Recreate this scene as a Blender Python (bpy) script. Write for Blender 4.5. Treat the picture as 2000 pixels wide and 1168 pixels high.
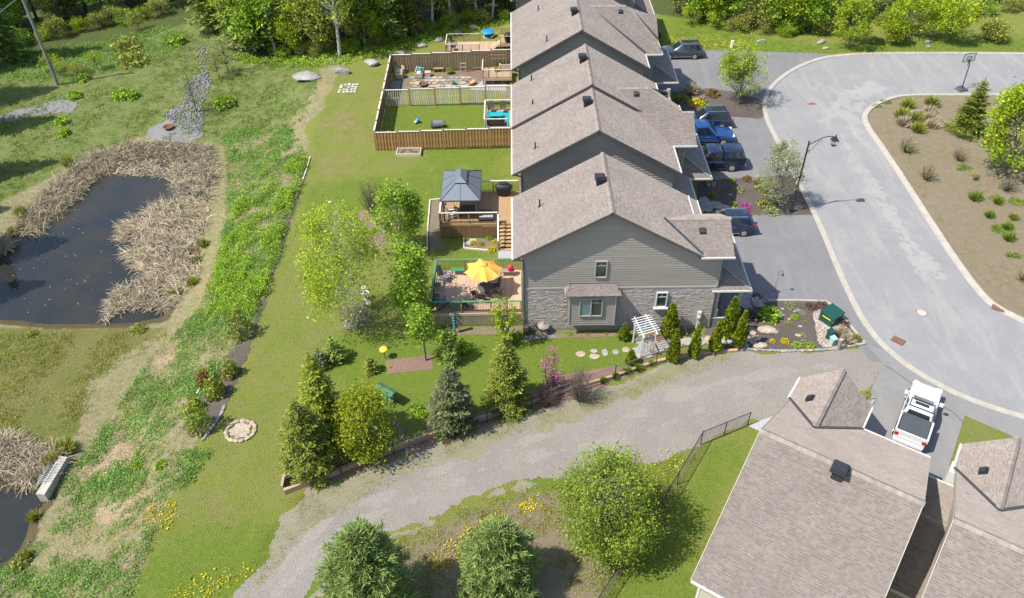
import bpy, math, random
import numpy as np
from mathutils import Vector, Matrix
for o in list(bpy.data.objects): bpy.data.objects.remove(o)
S = bpy.context.scene
C = S.collection
rnd = random.Random(7)
nr = np.random.default_rng(7)

# ------------------------------------------------------------------ camera
CAM_H = 39.5
F = 1567.0                                   # focal length in pixels of a 2000 px wide frame
RT = np.array([[0.99989934, -0.00312678, -0.01383981],
               [0.01248689, 0.65710396, 0.75369654],
               [-0.00673755, 0.75379348, -0.65707685]])   # rows: camera right, up, forward in the world
cd = bpy.data.cameras.new('camera'); cam = bpy.data.objects.new('camera', cd); C.objects.link(cam)
cd.sensor_width = 36; cd.lens = F / 2000 * 36; cd.clip_end = 4000; cd.clip_start = 0.5
cam.matrix_world = Matrix(((RT[0][0], RT[1][0], -RT[2][0], 0), (RT[0][1], RT[1][1], -RT[2][1], 0),
                           (RT[0][2], RT[1][2], -RT[2][2], CAM_H), (0, 0, 0, 1)))
S.camera = cam
S.render.resolution_x = 1024; S.render.resolution_y = 598
# ------------------------------------------------------------------ light
SUN_FROM = Vector((-4.6, -1.65, 7.04)).normalized()
sl = bpy.data.lights.new('sun', 'SUN'); sun = bpy.data.objects.new('sun', sl); C.objects.link(sun)
sl.energy = 4.5; sl.angle = math.radians(0.53); sl.color = (1.0, 0.955, 0.88)
sun.rotation_euler = SUN_FROM.to_track_quat('Z', 'Y').to_euler()
w = bpy.data.worlds.new('World'); S.world = w; w.use_nodes = True
nt = w.node_tree; sky = nt.nodes.new('ShaderNodeTexSky'); sky.sky_type = 'NISHITA'; sky.sun_disc = False
sky.sun_elevation = math.asin(SUN_FROM.z); sky.sun_rotation = math.atan2(SUN_FROM.x, SUN_FROM.y)
sky.air_density = 1.0; sky.dust_density = 1.0
bg = nt.nodes['Background']; bg.inputs['Strength'].default_value = 0.15
nt.links.new(sky.outputs[0], bg.inputs[0])
S.view_settings.view_transform = 'Standard'; S.view_settings.look = 'None'
S.view_settings.exposure = 0.78; S.view_settings.gamma = 1
S.render.engine = 'CYCLES'

# ------------------------------------------------------------------ terrain
def ss(t):
    t = np.clip(t, 0, 1); return t * t * (3 - 2 * t)
def ray(px, py):
    d = RT.T @ np.array([(px - 1000) / F, (584 - py) / F, 1.0]); return d
def at_z(px, py, z=0.0):
    d = ray(px, py); t = (z - CAM_H) / d[2]; return (t * d[0], t * d[1], z)
def at_y(px, py, y):
    d = ray(px, py); t = y / d[1]; return (t * d[0], y, CAM_H + t * d[2])
EDGE = [(640, 205), (605, 305), (575, 400), (545, 500), (512, 600), (480, 690), (440, 790), (395, 880), (345, 980), (300, 1070), (250, 1168), (200, 1270)]
_e = np.array([at_z(*p)[:2] for p in EDGE])[::-1]
POND_Z = -2.25
def edge_x(Y): return np.interp(Y, _e[:, 1], _e[:, 0])
POND_PX = [(-140, 630), (-140, 470), (10, 468), (60, 440), (110, 390), (165, 342), (230, 315), (310, 304), (375, 312), (402, 345), (392, 400),
           (365, 440), (378, 500), (352, 560), (330, 600), (318, 622), (250, 632), (100, 634), (0, 624)]
POND2_PX = [(-140, 940), (50, 942), (92, 955), (88, 985), (60, 1012), (48, 1062), (20, 1098), (-140, 1125)]
def poly_px(pts, z=0.0): return np.array([at_z(x, y, z)[:2] for x, y in pts])
POND = poly_px(POND_PX, POND_Z); POND2 = poly_px(POND2_PX, POND_Z)
def sdist(poly, P):
    """signed distance of points to a polygon, negative inside"""
    P = np.asarray(P, float); n = len(poly); d = np.full(len(P), 1e9); ins = np.zeros(len(P), bool)
    for i in range(n):
        a = poly[i]; b = poly[(i + 1) % n]; e = b - a; wv = P - a
        t = np.clip((wv @ e) / (e @ e + 1e-12), 0, 1); q = wv - t[:, None] * e
        d = np.minimum(d, np.hypot(q[:, 0], q[:, 1]))
        c = ((a[1] > P[:, 1]) != (b[1] > P[:, 1]))
        xi = a[0] + (P[:, 1] - a[1]) * e[0] / (e[1] if abs(e[1]) > 1e-9 else 1e-9)
        ins ^= c & (P[:, 0] < xi)
    return np.where(ins, -d, d)
def vnoise(P, s, seed=0):
    """cheap smooth value noise in the plane, -1..1"""
    x = P[:, 0] / s + seed * 17.3; y = P[:, 1] / s - seed * 9.7
    xi = np.floor(x); yi = np.floor(y); fx = x - xi; fy = y - yi
    fx = fx * fx * (3 - 2 * fx); fy = fy * fy * (3 - 2 * fy)
    def h(a, b):
        v = np.sin(a * 127.1 + b * 311.7 + seed * 74.7) * 43758.5453; return (v - np.floor(v)) * 2 - 1
    return (h(xi, yi) * (1 - fx) + h(xi + 1, yi) * fx) * (1 - fy) + (h(xi, yi + 1) * (1 - fx) + h(xi + 1, yi + 1) * fx) * fy
def fbm(P, s, seed=0, o=3):
    v = 0; a = 1; t = 0
    for k in range(o):
        v = v + a * vnoise(P, s / 2 ** k, seed + k); t += a; a *= .55
    return v / t
def hgt(X, Y, pond=True):
    X = np.atleast_1d(np.asarray(X, float)); Y = np.atleast_1d(np.asarray(Y, float))
    d = edge_x(Y) - X
    k = 1 - 0.55 * ss((Y - 66) / 22)
    z = -2.0 * ss(d / 8.5) * k
    far = np.hypot(X, Y - 60)
    P = np.stack([X, Y], 1)
    z = z + np.where(d > 0, ss(d / 4) * 0.13 * fbm(P, 2.2, 3), 0)
    if pond:
        s = np.minimum(sdist(POND, P), sdist(POND2, P))
        z = np.where(s < 1.6, np.minimum(z, POND_Z + 0.25 * (s + .1) / 1.0 * np.where(s > 0, 1, 2)), z)
        z = np.maximum(z, np.where(s < 0, POND_Z - 1.1, -9))
    return z
def h1(x, y): return float(hgt(x, y)[0])
def G(px, py, dz=0.0):
    """where the line of sight through a picture point meets the terrain"""
    z = 0.0; p = at_z(px, py)
    if p[0] > float(edge_x(p[1])) + .5: return Vector((p[0], p[1], dz))
    for _ in range(14):
        p = at_z(px, py, z); z = .5 * z + .5 * h1(p[0], p[1])
    p = at_z(px, py, z + 0.0); return Vector((p[0], p[1], z + dz))

# ------------------------------------------------------------------ materials
MATS = {}
def nd(nt, t, **k):
    n = nt.nodes.new(t)
    for a, b in k.items():
        if a in n.inputs.keys() if hasattr(n.inputs, 'keys') else False: n.inputs[a].default_value = b
        else: setattr(n, a, b)
    return n
def base_mat(name):
    m = bpy.data.materials.new(name); m.use_nodes = True; MATS[name] = m
    return m, m.node_tree, m.node_tree.nodes['Principled BSDF']
def rgb(c): return (c[0], c[1], c[2], 1)
def coords(nt, kind='Object'):
    return nt.nodes.new('ShaderNodeTexCoord').outputs[kind]
def noise(nt, vec, scale, detail=4, rough=.55, dist=0):
    n = nt.nodes.new('ShaderNodeTexNoise'); n.inputs['Scale'].default_value = scale; n.inputs['Detail'].default_value = detail
    n.inputs['Roughness'].default_value = rough; n.inputs['Distortion'].default_value = dist
    if vec is not None: nt.links.new(vec, n.inputs['Vector'])
    return n.outputs['Fac']
def ramp(nt, fac, stops, interp='LINEAR'):
    r = nt.nodes.new('ShaderNodeValToRGB'); e = r.color_ramp.elements; r.color_ramp.interpolation = interp
    while len(e) < len(stops): e.new(.5)
    for i, (p, c) in enumerate(stops):
        e[i].position = p; e[i].color = rgb(c) if hasattr(c, '__len__') else (c, c, c, 1)
    nt.links.new(fac, r.inputs[0]); return r.outputs[0]
def mix(nt, fac, a, b, mode='MIX'):
    m = nt.nodes.new('ShaderNodeMix'); m.data_type = 'RGBA'; m.blend_type = mode
    for s, v in ((m.inputs[0], fac), (m.inputs[6], a), (m.inputs[7], b)):
        if isinstance(v, (int, float)): s.default_value = v
        elif isinstance(v, tuple): s.default_value = rgb(v)
        else: nt.links.new(v, s)
    return m.outputs[2]
def bump(nt, bs, fac, strength, dist=.02):
    b = nt.nodes.new('ShaderNodeBump'); b.inputs['Strength'].default_value = strength; b.inputs['Distance'].default_value = dist
    nt.links.new(fac, b.inputs['Height']); nt.links.new(b.outputs[0], bs.inputs['Normal'])
def plain(name, col, rough=.6, var=.12, scale=3.0, metal=0, spec=.4, coat=0, island=0.0, objr=0.0, bmp=0, bscale=40):
    """a painted or natural surface: colour with noise, piece-to-piece and object-to-object variation"""
    m, nt, bs = base_mat(name)
    v = coords(nt); f = noise(nt, v, scale, 5)
    lo = tuple(max(0, c * (1 - var)) for c in col); hi = tuple(min(1, c * (1 + var)) for c in col)
    c = ramp(nt, f, [(.3, lo), (.7, hi)])
    if island:
        g = nt.nodes.new('ShaderNodeNewGeometry')
        k = ramp(nt, g.outputs['Random Per Island'], [(0, 1 - island), (1, 1 + island)])
        c = mix(nt, 1.0, c, k, 'MULTIPLY')
    if objr:
        g = nt.nodes.new('ShaderNodeObjectInfo')
        k = ramp(nt, g.outputs['Random'], [(0, 1 - objr), (1, 1 + objr)])
        c = mix(nt, 1.0, c, k, 'MULTIPLY')
    nt.links.new(c, bs.inputs['Base Color'])
    bs.inputs['Roughness'].default_value = rough; bs.inputs['Metallic'].default_value = metal
    bs.inputs['Specular IOR Level'].default_value = spec
    if coat: bs.inputs['Coat Weight'].default_value = coat; bs.inputs['Coat Roughness'].default_value = .05
    if bmp: bump(nt, bs, noise(nt, v, bscale, 4), bmp)
    return m
def wood(name, col, var=.3, objr=.16, rough=.75):
    m, nt, bs = base_mat(name)
    v = coords(nt); mp = nt.nodes.new('ShaderNodeMapping'); mp.inputs['Scale'].default_value = (5, 5, 5); nt.links.new(v, mp.inputs[0])
    f = noise(nt, mp.outputs[0], 2.2, 6, .65, 1.2)
    c = ramp(nt, f, [(.3, tuple(x * (1 - var) for x in col)), (.72, tuple(x * (1 + var * .6) for x in col))])
    g = nt.nodes.new('ShaderNodeObjectInfo'); k = ramp(nt, g.outputs['Random'], [(0, 1 - objr), (1, 1 + objr)])
    c = mix(nt, 1.0, c, k, 'MULTIPLY'); nt.links.new(c, bs.inputs['Base Color']); bs.inputs['Roughness'].default_value = rough
    bs.inputs['Specular IOR Level'].default_value = .25
    return m
def leaf(name, cols, trans=.35, objr=.1):
    """foliage: leaf-to-leaf colour steps, light passing through"""
    m, nt, bs = base_mat(name)
    g = nt.nodes.new('ShaderNodeNewGeometry')
    n = len(cols); c = ramp(nt, g.outputs['Random Per Island'], [(i / max(1, n - 1), cols[i]) for i in range(n)])
    f = noise(nt, coords(nt), .9, 3)
    k = ramp(nt, f, [(.3, .78), (.7, 1.2)]); c = mix(nt, 1.0, c, k, 'MULTIPLY')
    oi = nt.nodes.new('ShaderNodeObjectInfo'); k = ramp(nt, oi.outputs['Random'], [(0, 1 - objr), (1, 1 + objr)]); c = mix(nt, 1.0, c, k, 'MULTIPLY')
    nt.links.new(c, bs.inputs['Base Color']); bs.inputs['Roughness'].default_value = .6; bs.inputs['Specular IOR Level'].default_value = .25
    tr = nt.nodes.new('ShaderNodeBsdfTranslucent'); nt.links.new(c, tr.inputs[0])
    mx = nt.nodes.new('ShaderNodeMixShader'); mx.inputs[0].default_value = trans
    nt.links.new(bs.outputs[0], mx.inputs[1]); nt.links.new(tr.outputs[0], mx.inputs[2])
    nt.links.new(mx.outputs[0], nt.nodes['Material Output'].inputs[0])
    return m

# ------------------------------------------------------------------ mesh helpers
def link(o, parent=None):
    C.objects.link(o)
    if parent is not None: o.parent = parent
    return o
def new_mesh(name, verts, faces, mat=None, smooth=False):
    me = bpy.data.meshes.new(name); me.from_pydata([tuple(v) for v in verts], [], [tuple(f) for f in faces])
    if mat is not None: me.materials.append(MATS[mat] if isinstance(mat, str) else mat)
    if smooth:
        me.polygons.foreach_set('use_smooth', [True] * len(me.polygons))
        me.set_sharp_from_angle(angle=math.radians(40))
    me.update(); return me
def np_mesh(name, V, Fq, mat=None):
    """fast quads or triangles from arrays"""
    V = np.asarray(V, np.float32); Fq = np.asarray(Fq, np.int32); k = Fq.shape[1]
    me = bpy.data.meshes.new(name); me.vertices.add(len(V)); me.vertices.foreach_set('co', V.ravel())
    me.loops.add(Fq.size); me.loops.foreach_set('vertex_index', Fq.ravel())
    me.polygons.add(len(Fq)); me.polygons.foreach_set('loop_start', np.arange(0, Fq.size, k, dtype=np.int32))
    me.polygons.foreach_set('loop_total', np.full(len(Fq), k, np.int32))
    if mat is not None: me.materials.append(MATS[mat] if isinstance(mat, str) else mat)
    me.update(calc_edges=True); me.validate(); return me
class MB:
    """collects simple solids into one mesh"""
    def __init__(s, tf=None): s.v = []; s.f = []; s.tf = tf
    def add(s, vs, fs):
        o = len(s.v)
        s.v += [tuple(s.tf @ Vector(v)) if s.tf else tuple(v) for v in vs]; s.f += [tuple(i + o for i in f) for f in fs]; return s
    def box(s, c, d, rz=0, M=None):
        hx, hy, hz = d[0] / 2, d[1] / 2, d[2] / 2
        vs = [Vector((x, y, z)) for z in (-hz, hz) for x, y in ((-hx, -hy), (hx, -hy), (hx, hy), (-hx, hy))]
        Rm = M if M is not None else Matrix.Rotation(rz, 3, 'Z')
        return s.add([Rm @ v + Vector(c) for v in vs], [(3, 2, 1, 0), (4, 5, 6, 7), (0, 1, 5, 4), (1, 2, 6, 5), (2, 3, 7, 6), (3, 0, 4, 7)])
    def bb(s, x0, x1, y0, y1, z0, z1): return s.box(((x0 + x1) / 2, (y0 + y1) / 2, (z0 + z1) / 2), (abs(x1 - x0), abs(y1 - y0), abs(z1 - z0)))
    def bar(s, a, b, w, h=None, up=(0, 0, 1)):
        """rectangular bar from a to b"""
        a = Vector(a); b = Vector(b); h = h or w; d = b - a; L = d.length
        if L < 1e-6: return s
        x = d / L; u = Vector(up)
        if abs(x.dot(u)) > .98: u = Vector((0, 1, 0))
        y = u.cross(x).normalized(); z = x.cross(y)
        return s.box((a + b) / 2, (L, w, h), M=Matrix((x, y, z)).transposed())
    def cyl(s, a, b, r0, r1=None, n=8, caps=True):
        a = Vector(a); b = Vector(b); r1 = r0 if r1 is None else r1; d = (b - a)
        if d.length < 1e-6: return s
        x = d.normalized(); u = Vector((0, 0, 1)) if abs(x.z) < .9 else Vector((1, 0, 0)); p = x.cross(u).normalized(); q = x.cross(p)
        vs = []
        for c, r in ((a, r0), (b, r1)):
            for i in range(n):
                t = 2 * math.pi * i / n; vs.append(c + p * (r * math.cos(t)) + q * (r * math.sin(t)))
        fs = [(i, (i + 1) % n, n + (i + 1) % n, n + i) for i in range(n)]
        if caps: fs += [tuple(range(n))[::-1], tuple(range(n, 2 * n))]
        return s.add(vs, fs)
    def lathe(s, c, prof, n=14):
        vs = []; c = Vector(c); m = len(prof)
        for r, z in prof:
            for i in range(n):
                t = 2 * math.pi * i / n; vs.append(c + Vector((r * math.cos(t), r * math.sin(t), z)))
        fs = [(k * n + i, k * n + (i + 1) % n, (k + 1) * n + (i + 1) % n, (k + 1) * n + i) for k in range(m - 1) for i in range(n)]
        fs += [tuple(range(n))[::-1], tuple(range((m - 1) * n, m * n))]
        return s.add(vs, fs)
    def prism(s, poly, z0, z1):
        n = len(poly); vs = [(p[0], p[1], z0) for p in poly] + [(p[0], p[1], z1) for p in poly]
        a = sum(poly[i][0] * poly[(i + 1) % n][1] - poly[(i + 1) % n][0] * poly[i][1] for i in range(n))
        fs = [tuple(range(n))[::-1], tuple(range(n, 2 * n))] + [(i, (i + 1) % n, n + (i + 1) % n, n + i) for i in range(n)]
        if a < 0: fs = [f[::-1] for f in fs]
        return s.add(vs, fs)
    def ext(s, poly, off):
        """extrude a planar 3-D polygon by a vector"""
        n = len(poly); off = Vector(off); vs = [Vector(p) for p in poly] + [Vector(p) + off for p in poly]
        return s.add(vs, [tuple(range(n))[::-1], tuple(range(n, 2 * n))] + [(i, (i + 1) % n, n + (i + 1) % n, n + i) for i in range(n)])
    def tube(s, pts, r, n=6):
        pts = [Vector(p) for p in pts]
        for a, b in zip(pts, pts[1:]): s.cyl(a, b, r, r, n)
        return s
    def build(s, name, mat, parent=None, smooth=False, loc=None, rz=0):
        o = bpy.data.objects.new(name, new_mesh(name, s.v, s.f, mat, smooth)); link(o, parent)
        if loc is not None: o.location = loc
        o.rotation_euler = (0, 0, rz); return o
    def mesh(s, name, mat, smooth=False): return new_mesh(name, s.v, s.f, mat, smooth)
def tag(o, label=None, cat=None, group=None, kind=None):
    if label: o['label'] = label
    if cat: o['category'] = cat
    if group: o['group'] = group
    if kind: o['kind'] = kind
    return o
def thing(name, label, cat, loc=(0, 0, 0), rz=0, group=None):
    o = bpy.data.objects.new(name, None); o.empty_display_size = .2; link(o); o.location = loc; o.rotation_euler = (0, 0, rz)
    return tag(o, label, cat, group)
def inst(name, me, parent=None, loc=(0, 0, 0), rz=0, sc=1.0, rot=None):
    o = bpy.data.objects.new(name, me); link(o, parent); o.location = loc; o.rotation_euler = rot or (0, 0, rz)
    o.scale = (sc, sc, sc) if isinstance(sc, (int, float)) else sc; return o
_o1 = ['first', 'second', 'third', 'fourth', 'fifth', 'sixth', 'seventh', 'eighth', 'ninth']
ORD = _o1 + ['tenth', 'eleventh', 'twelfth', 'thirteenth', 'fourteenth', 'fifteenth', 'sixteenth', 'seventeenth', 'eighteenth', 'nineteenth']
for _a, _b in (('twentieth', 'twenty-'), ('thirtieth', 'thirty-'), ('fortieth', 'forty-'), ('fiftieth', 'fifty-'), ('sixtieth', 'sixty-')): ORD += [_a] + [_b + k for k in _o1]
# ================================================================== ground, water, roads
def ground_mat():
    m, nt, bs = base_mat('ground')
    v = coords(nt)
    def attr(n):
        a = nt.nodes.new('ShaderNodeAttribute'); a.attribute_name = n; return a.outputs['Fac']
    def mth(op, a, b, cl=False):
        k = nt.nodes.new('ShaderNodeMath'); k.operation = op; k.use_clamp = cl
        for s, x in ((k.inputs[0], a), (k.inputs[1], b)):
            if isinstance(x, (int, float)): s.default_value = x
            else: nt.links.new(x, s)
        return k.outputs[0]
    n1 = noise(nt, v, .22, 5, .6); n2 = noise(nt, v, 1.6, 6, .65); n3 = noise(nt, v, 11, 4, .7); n4 = noise(nt, v, 45, 3, .7)
    fine = mth('ADD', mth('MULTIPLY', n3, .55), mth('MULTIPLY', n4, .45))
    def rag(a, w=.5, n=n2):          # mask with a ragged edge
        t = mth('ADD', a, mth('MULTIPLY', mth('SUBTRACT', n, .5), w)); return ramp(nt, t, [(.42, 0.0), (.58, 1.0)])
    n5 = noise(nt, v, .7, 6, .7, .4); n6 = noise(nt, v, 3.2, 6, .8)
    lawn = mix(nt, ramp(nt, n1, [(.35, 0.0), (.65, 1.0)]), (.165, .202, .033), (.198, .214, .044))
    lawn = mix(nt, ramp(nt, n5, [(.42, 0.0), (.62, .75)]), lawn, (.200, .200, .066))
    lawn = mix(nt, rag(attr('dry'), 1.0, n5), lawn, mix(nt, n5, (.195, .180, .055), (.25, .212, .098)))
    lawn = mix(nt, rag(attr('lush'), .9, n5), lawn, mix(nt, n6, (.104, .166, .020), (.165, .212, .03)))
    lawn = mix(nt, ramp(nt, n6, [(.5, 0.0), (.68, .55)]), lawn, (.212, .212, .08))
    tan = mix(nt, ramp(nt, n5, [(.3, 0.0), (.7, 1.0)]), (.33, .265, .17), (.265, .22, .125))
    tan = mix(nt, ramp(nt, n6, [(.45, 0.0), (.58, .9)]), tan, (.16, .19, .055))
    tan = mix(nt, ramp(nt, n1, [(.54, 0.0), (.70, .65)]), tan, (.36, .255, .155))
    c = mix(nt, rag(attr('wild'), .5), lawn, tan)
    c = mix(nt, rag(attr('soil'), .8, n5), c, mix(nt, n6, (.35, .255, .165), (.40, .30, .205)))
    mead = mix(nt, ramp(nt, n5, [(.4, 0.0), (.6, 1.0)]), (.095, .15, .026), (.165, .19, .06)); mead = mix(nt, ramp(nt, n6, [(.50, 0.0), (.64, .7)]), mead, (.25, .21, .12))
    c = mix(nt, rag(attr('mead'), .6), c, mead)
    marsh = mix(nt, ramp(nt, n3, [(.35, 0.0), (.65, 1.0)]), (.115, .125, .03), (.215, .195, .075))
    marsh = mix(nt, ramp(nt, n1, [(.5, 0.0), (.7, .6)]), marsh, (.10, .145, .02))
    c = mix(nt, rag(attr('marsh'), .6), c, marsh)
    brown = mix(nt, ramp(nt, n2, [(.32, 0.0), (.68, 1.0)]), (.265, .205, .145), (.205, .175, .105))
    brown = mix(nt, ramp(nt, n1, [(.55, 0.0), (.7, .5)]), brown, (.26, .225, .175))
    c = mix(nt, rag(attr('brown'), .5), c, brown)
    fl = mix(nt, ramp(nt, n2, [(.4, 0.0), (.6, 1.0)]), (.085, .085, .034), (.075, .115, .024))
    c = mix(nt, rag(attr('forest'), .5), c, fl)
    mud = mix(nt, n2, (.075, .055, .028), (.15, .12, .06)); c = mix(nt, rag(attr('mud'), .4), c, mud)
    c = mix(nt, 1.0, c, ramp(nt, fine, [(.34, .55), (.5, 1.0), (.66, 1.4)]), 'MULTIPLY')
    nt.links.new(c, bs.inputs['Base Color']); bs.inputs['Roughness'].default_value = .95; bs.inputs['Specular IOR Level'].default_value = .1
    hb = mth('ADD', n3, mth('MULTIPLY', n4, .6)); bump(nt, bs, hb, .9, .12)
ground_mat()
def gravel_mat(name, a, b, c3, bs_=.7, patch=.25):
    m, nt, bs = base_mat(name); v = coords(nt)
    n1 = noise(nt, v, .35, 5, .6); n2 = noise(nt, v, 9, 4, .75); n3 = noise(nt, v, 60, 3, .8)
    vo = nt.nodes.new('ShaderNodeTexVoronoi'); vo.inputs['Scale'].default_value = 30; nt.links.new(v, vo.inputs['Vector'])
    c = mix(nt, ramp(nt, n1, [(.35, 0.0), (.65, 1.0)]), a, b)
    c = mix(nt, ramp(nt, n2, [(.45, 0.0), (.7, .6)]), c, c3)
    sp = nt.nodes.new('ShaderNodeSeparateColor'); nt.links.new(vo.outputs['Color'], sp.inputs[0]); c = mix(nt, 1.0, c, ramp(nt, sp.outputs[0], [(0, .80), (1, 1.18)]), 'MULTIPLY')
    c = mix(nt, 1.0, c, ramp(nt, n3, [(.3, .72), (.7, 1.25)]), 'MULTIPLY')
    nt.links.new(c, bs.inputs['Base Color']); bs.inputs['Roughness'].default_value = .95; bs.inputs['Specular IOR Level'].default_value = .15
    bump(nt, bs, n2, bs_, .05)
gravel_mat('gravel', (.200, .180, .160), (.232, .210, .184), (.175, .152, .115))
gravel_mat('grey_stone_dust', (.20, .195, .19), (.18, .178, .178), (.14, .138, .138))
gravel_mat('mulch', (.085, .07, .06), (.115, .095, .08), (.055, .045, .04), .9)
gravel_mat('red_mulch', (.185, .115, .09), (.225, .15, .12), (.13, .075, .06), .9)
gravel_mat('bed_soil', (.20, .155, .11), (.17, .14, .095), (.11, .10, .05), .9)
gravel_mat('slate_chips', (.20, .205, .215), (.165, .17, .18), (.12, .125, .135), .9)
gravel_mat('pebble_bed', (.33, .285, .24), (.28, .24, .205), (.2, .165, .14), .9)
def asphalt_mat(name, base, streak, amt):
    m, nt, bs = base_mat(name); v = coords(nt)
    n1 = noise(nt, v, .3, 5, .6, .6); n3 = noise(nt, v, 90, 3, .8); n2 = noise(nt, v, 2.5, 5, .7)
    mp = nt.nodes.new('ShaderNodeMapping'); mp.inputs['Scale'].default_value = (1.4, .22, 1); mp.inputs['Rotation'].default_value = (0, 0, math.radians(-38 if name == 'road_asphalt' else 80)); nt.links.new(v, mp.inputs[0])
    st = noise(nt, mp.outputs[0], .55, 5, .65, .8)
    c = mix(nt, ramp(nt, n1, [(.35, 0.0), (.65, 1.0)]), tuple(x * .95 for x in base), tuple(x * 1.06 for x in base))
    c = mix(nt, ramp(nt, st, [(.5, 0.0), (.66, amt)]), c, streak)
    c = mix(nt, 1.0, c, ramp(nt, n2, [(.3, .94), (.7, 1.06)]), 'MULTIPLY')
    c = mix(nt, 1.0, c, ramp(nt, n3, [(.3, .86), (.7, 1.14)]), 'MULTIPLY')
    nt.links.new(c, bs.inputs['Base Color']); bs.inputs['Roughness'].default_value = .9; bs.inputs['Specular IOR Level'].default_value = .25
    bump(nt, bs, n3, .25, .01)
asphalt_mat('road_asphalt', (.212, .207, .203), (.265, .252, .232), .7)
asphalt_mat('drive_asphalt', (.155, .152, .152), (.195, .19, .182), .5)
asphalt_mat('apron_asphalt', (.185, .179, .172), (.215, .206, .192), .5)
plain('kerb_concrete', (.33, .30, .25), .9, .12, 2.0, bmp=.2)
plain('slab_concrete', (.30, .30, .305), .9, .1, 2.0, bmp=.2)
def water_mat():
    m, nt, bs = base_mat('pond_water'); v = coords(nt)
    n = noise(nt, v, .25, 3); c = ramp(nt, n, [(.3, (.016, .020, .022)), (.7, (.036, .031, .020))])
    nt.links.new(c, bs.inputs['Base Color']); bs.inputs['Roughness'].default_value = .06; bs.inputs['IOR'].default_value = 1.33
    bs.inputs['Specular IOR Level'].default_value = .62
    bump(nt, bs, noise(nt, v, 2.2, 3), .06, .05)
water_mat()

def masks(P):
    X, Y = P[:, 0], P[:, 1]; d = edge_x(Y) - X; d = d + 1.3 * fbm(P, 4.5, 13, 4) * (1 + 1.6 * ss((Y - 62) / 15))
    wild = ss((d + .2) / .9)
    marsh_poly = poly_px([(-200, 640), (330, 640), (250, 690), (175, 740), (150, 850), (60, 900), (-200, 930)], -2)
    up_poly = poly_px([(-300, -40), (440, -60), (560, 60), (640, 120), (610, 200), (560, 250), (430, 270), (290, 250), (150, 300), (-300, 520)], -1)
    marsh = ss(.5 - sdist(marsh_poly, P) / 3)
    up = ss(.5 - sdist(up_poly, P) / 3)
    lush_up = up * .55
    isl = poly_px([(1690, 225), (1720, 200), (1780, 188), (2200, 186), (2300, 720), (2000, 622), (1935, 590), (1860, 505), (1750, 335)], 0)
    low = poly_px([(500, 1400), (640, 1110), (760, 1055), (900, 985), (1030, 945), (1290, 925), (1330, 900), (1100, 1400)], 0)
    brown = np.maximum(ss(.5 - sdist(isl, P) / 1.2), .60 * ss(.5 - sdist(low, P) / 3))
    fo = poly_px([(-500, -200), (-500, 40), (60, 110), (200, 90), (360, 30), (430, 40), (520, 118), (640, 112), (760, 85), (870, 60), (1000, 38), (1270, 25), (1330, 35), (1600, 58), (1800, 20), (2100, 5), (2600, -100), (1500, -330)], 0)
    forest = ss(.5 - sdist(fo, P) / 4)
    bank = poly_px([(1280, 20), (1330, 40), (1450, 70), (1600, 80), (2300, 60), (2300, 108), (1600, 108), (1290, 95)], 0)
    lush = np.clip(.38 + .5 * vnoise(P, 9, 5), 0, .62) * (d < 0)
    yard = poly_px([(645, 640), (1000, 640), (1380, 660), (1200, 740), (1020, 790), (800, 860), (690, 800), (600, 690)], 0)
    gard2 = poly_px([(755, 200), (1000, 200), (1000, 262), (740, 262)], 0)
    n1l = poly_px([(1480, 835), (1360, 1140), (1200, 1300), (1090, 1300), (1370, 860)], 0)
    bst = np.maximum.reduce([ss(.5 - sdist(q, P) / 5) for q in (yard, gard2, bank, n1l)])
    lush = np.maximum(lush, bst * (.72 + .25 * vnoise(P, 4, 8)))
    
    dryp = poly_px([(620, 280), (690, 330), (650, 480), (600, 640), (520, 760), (480, 900), (520, 1080), (420, 1130), (380, 1000), (470, 800), (540, 600), (600, 420)], 0)
    dryp2 = poly_px([(620, 200), (730, 200), (730, 330), (1000, 300), (1000, 345), (700, 380), (600, 330)], 0)
    dry = np.maximum(ss(.5 - sdist(dryp, P) / 9), ss(.5 - sdist(dryp2, P) / 9)) * (.5 + .3 * vnoise(P, 3, 2)) * (1 - bst)
    wild = wild * (1 - .62 * up); marsh = marsh
    soil = np.maximum.reduce([ss(.5 - sdist(poly_px(q, -1.2), P) / 3) for q in ([(150, 900), (230, 840), (310, 790), (345, 790), (310, 870), (220, 930), (160, 940)], [(170, 985), (300, 960), (330, 1000), (250, 1040), (180, 1030)], [(290, 680), (350, 640), (350, 690), (300, 720)], [(400, 600), (430, 590), (420, 640), (395, 650)])]) * .8
    pond = np.minimum(sdist(POND, P), sdist(POND2, P)); mud = ss(.5 - (pond - .7) / 2.2)
    return dict(wild=wild, marsh=marsh, brown=brown, forest=forest, lush=lush, dry=dry, mud=mud, soil=soil, mead=up * ss((d + 3) / 4.5))
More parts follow.
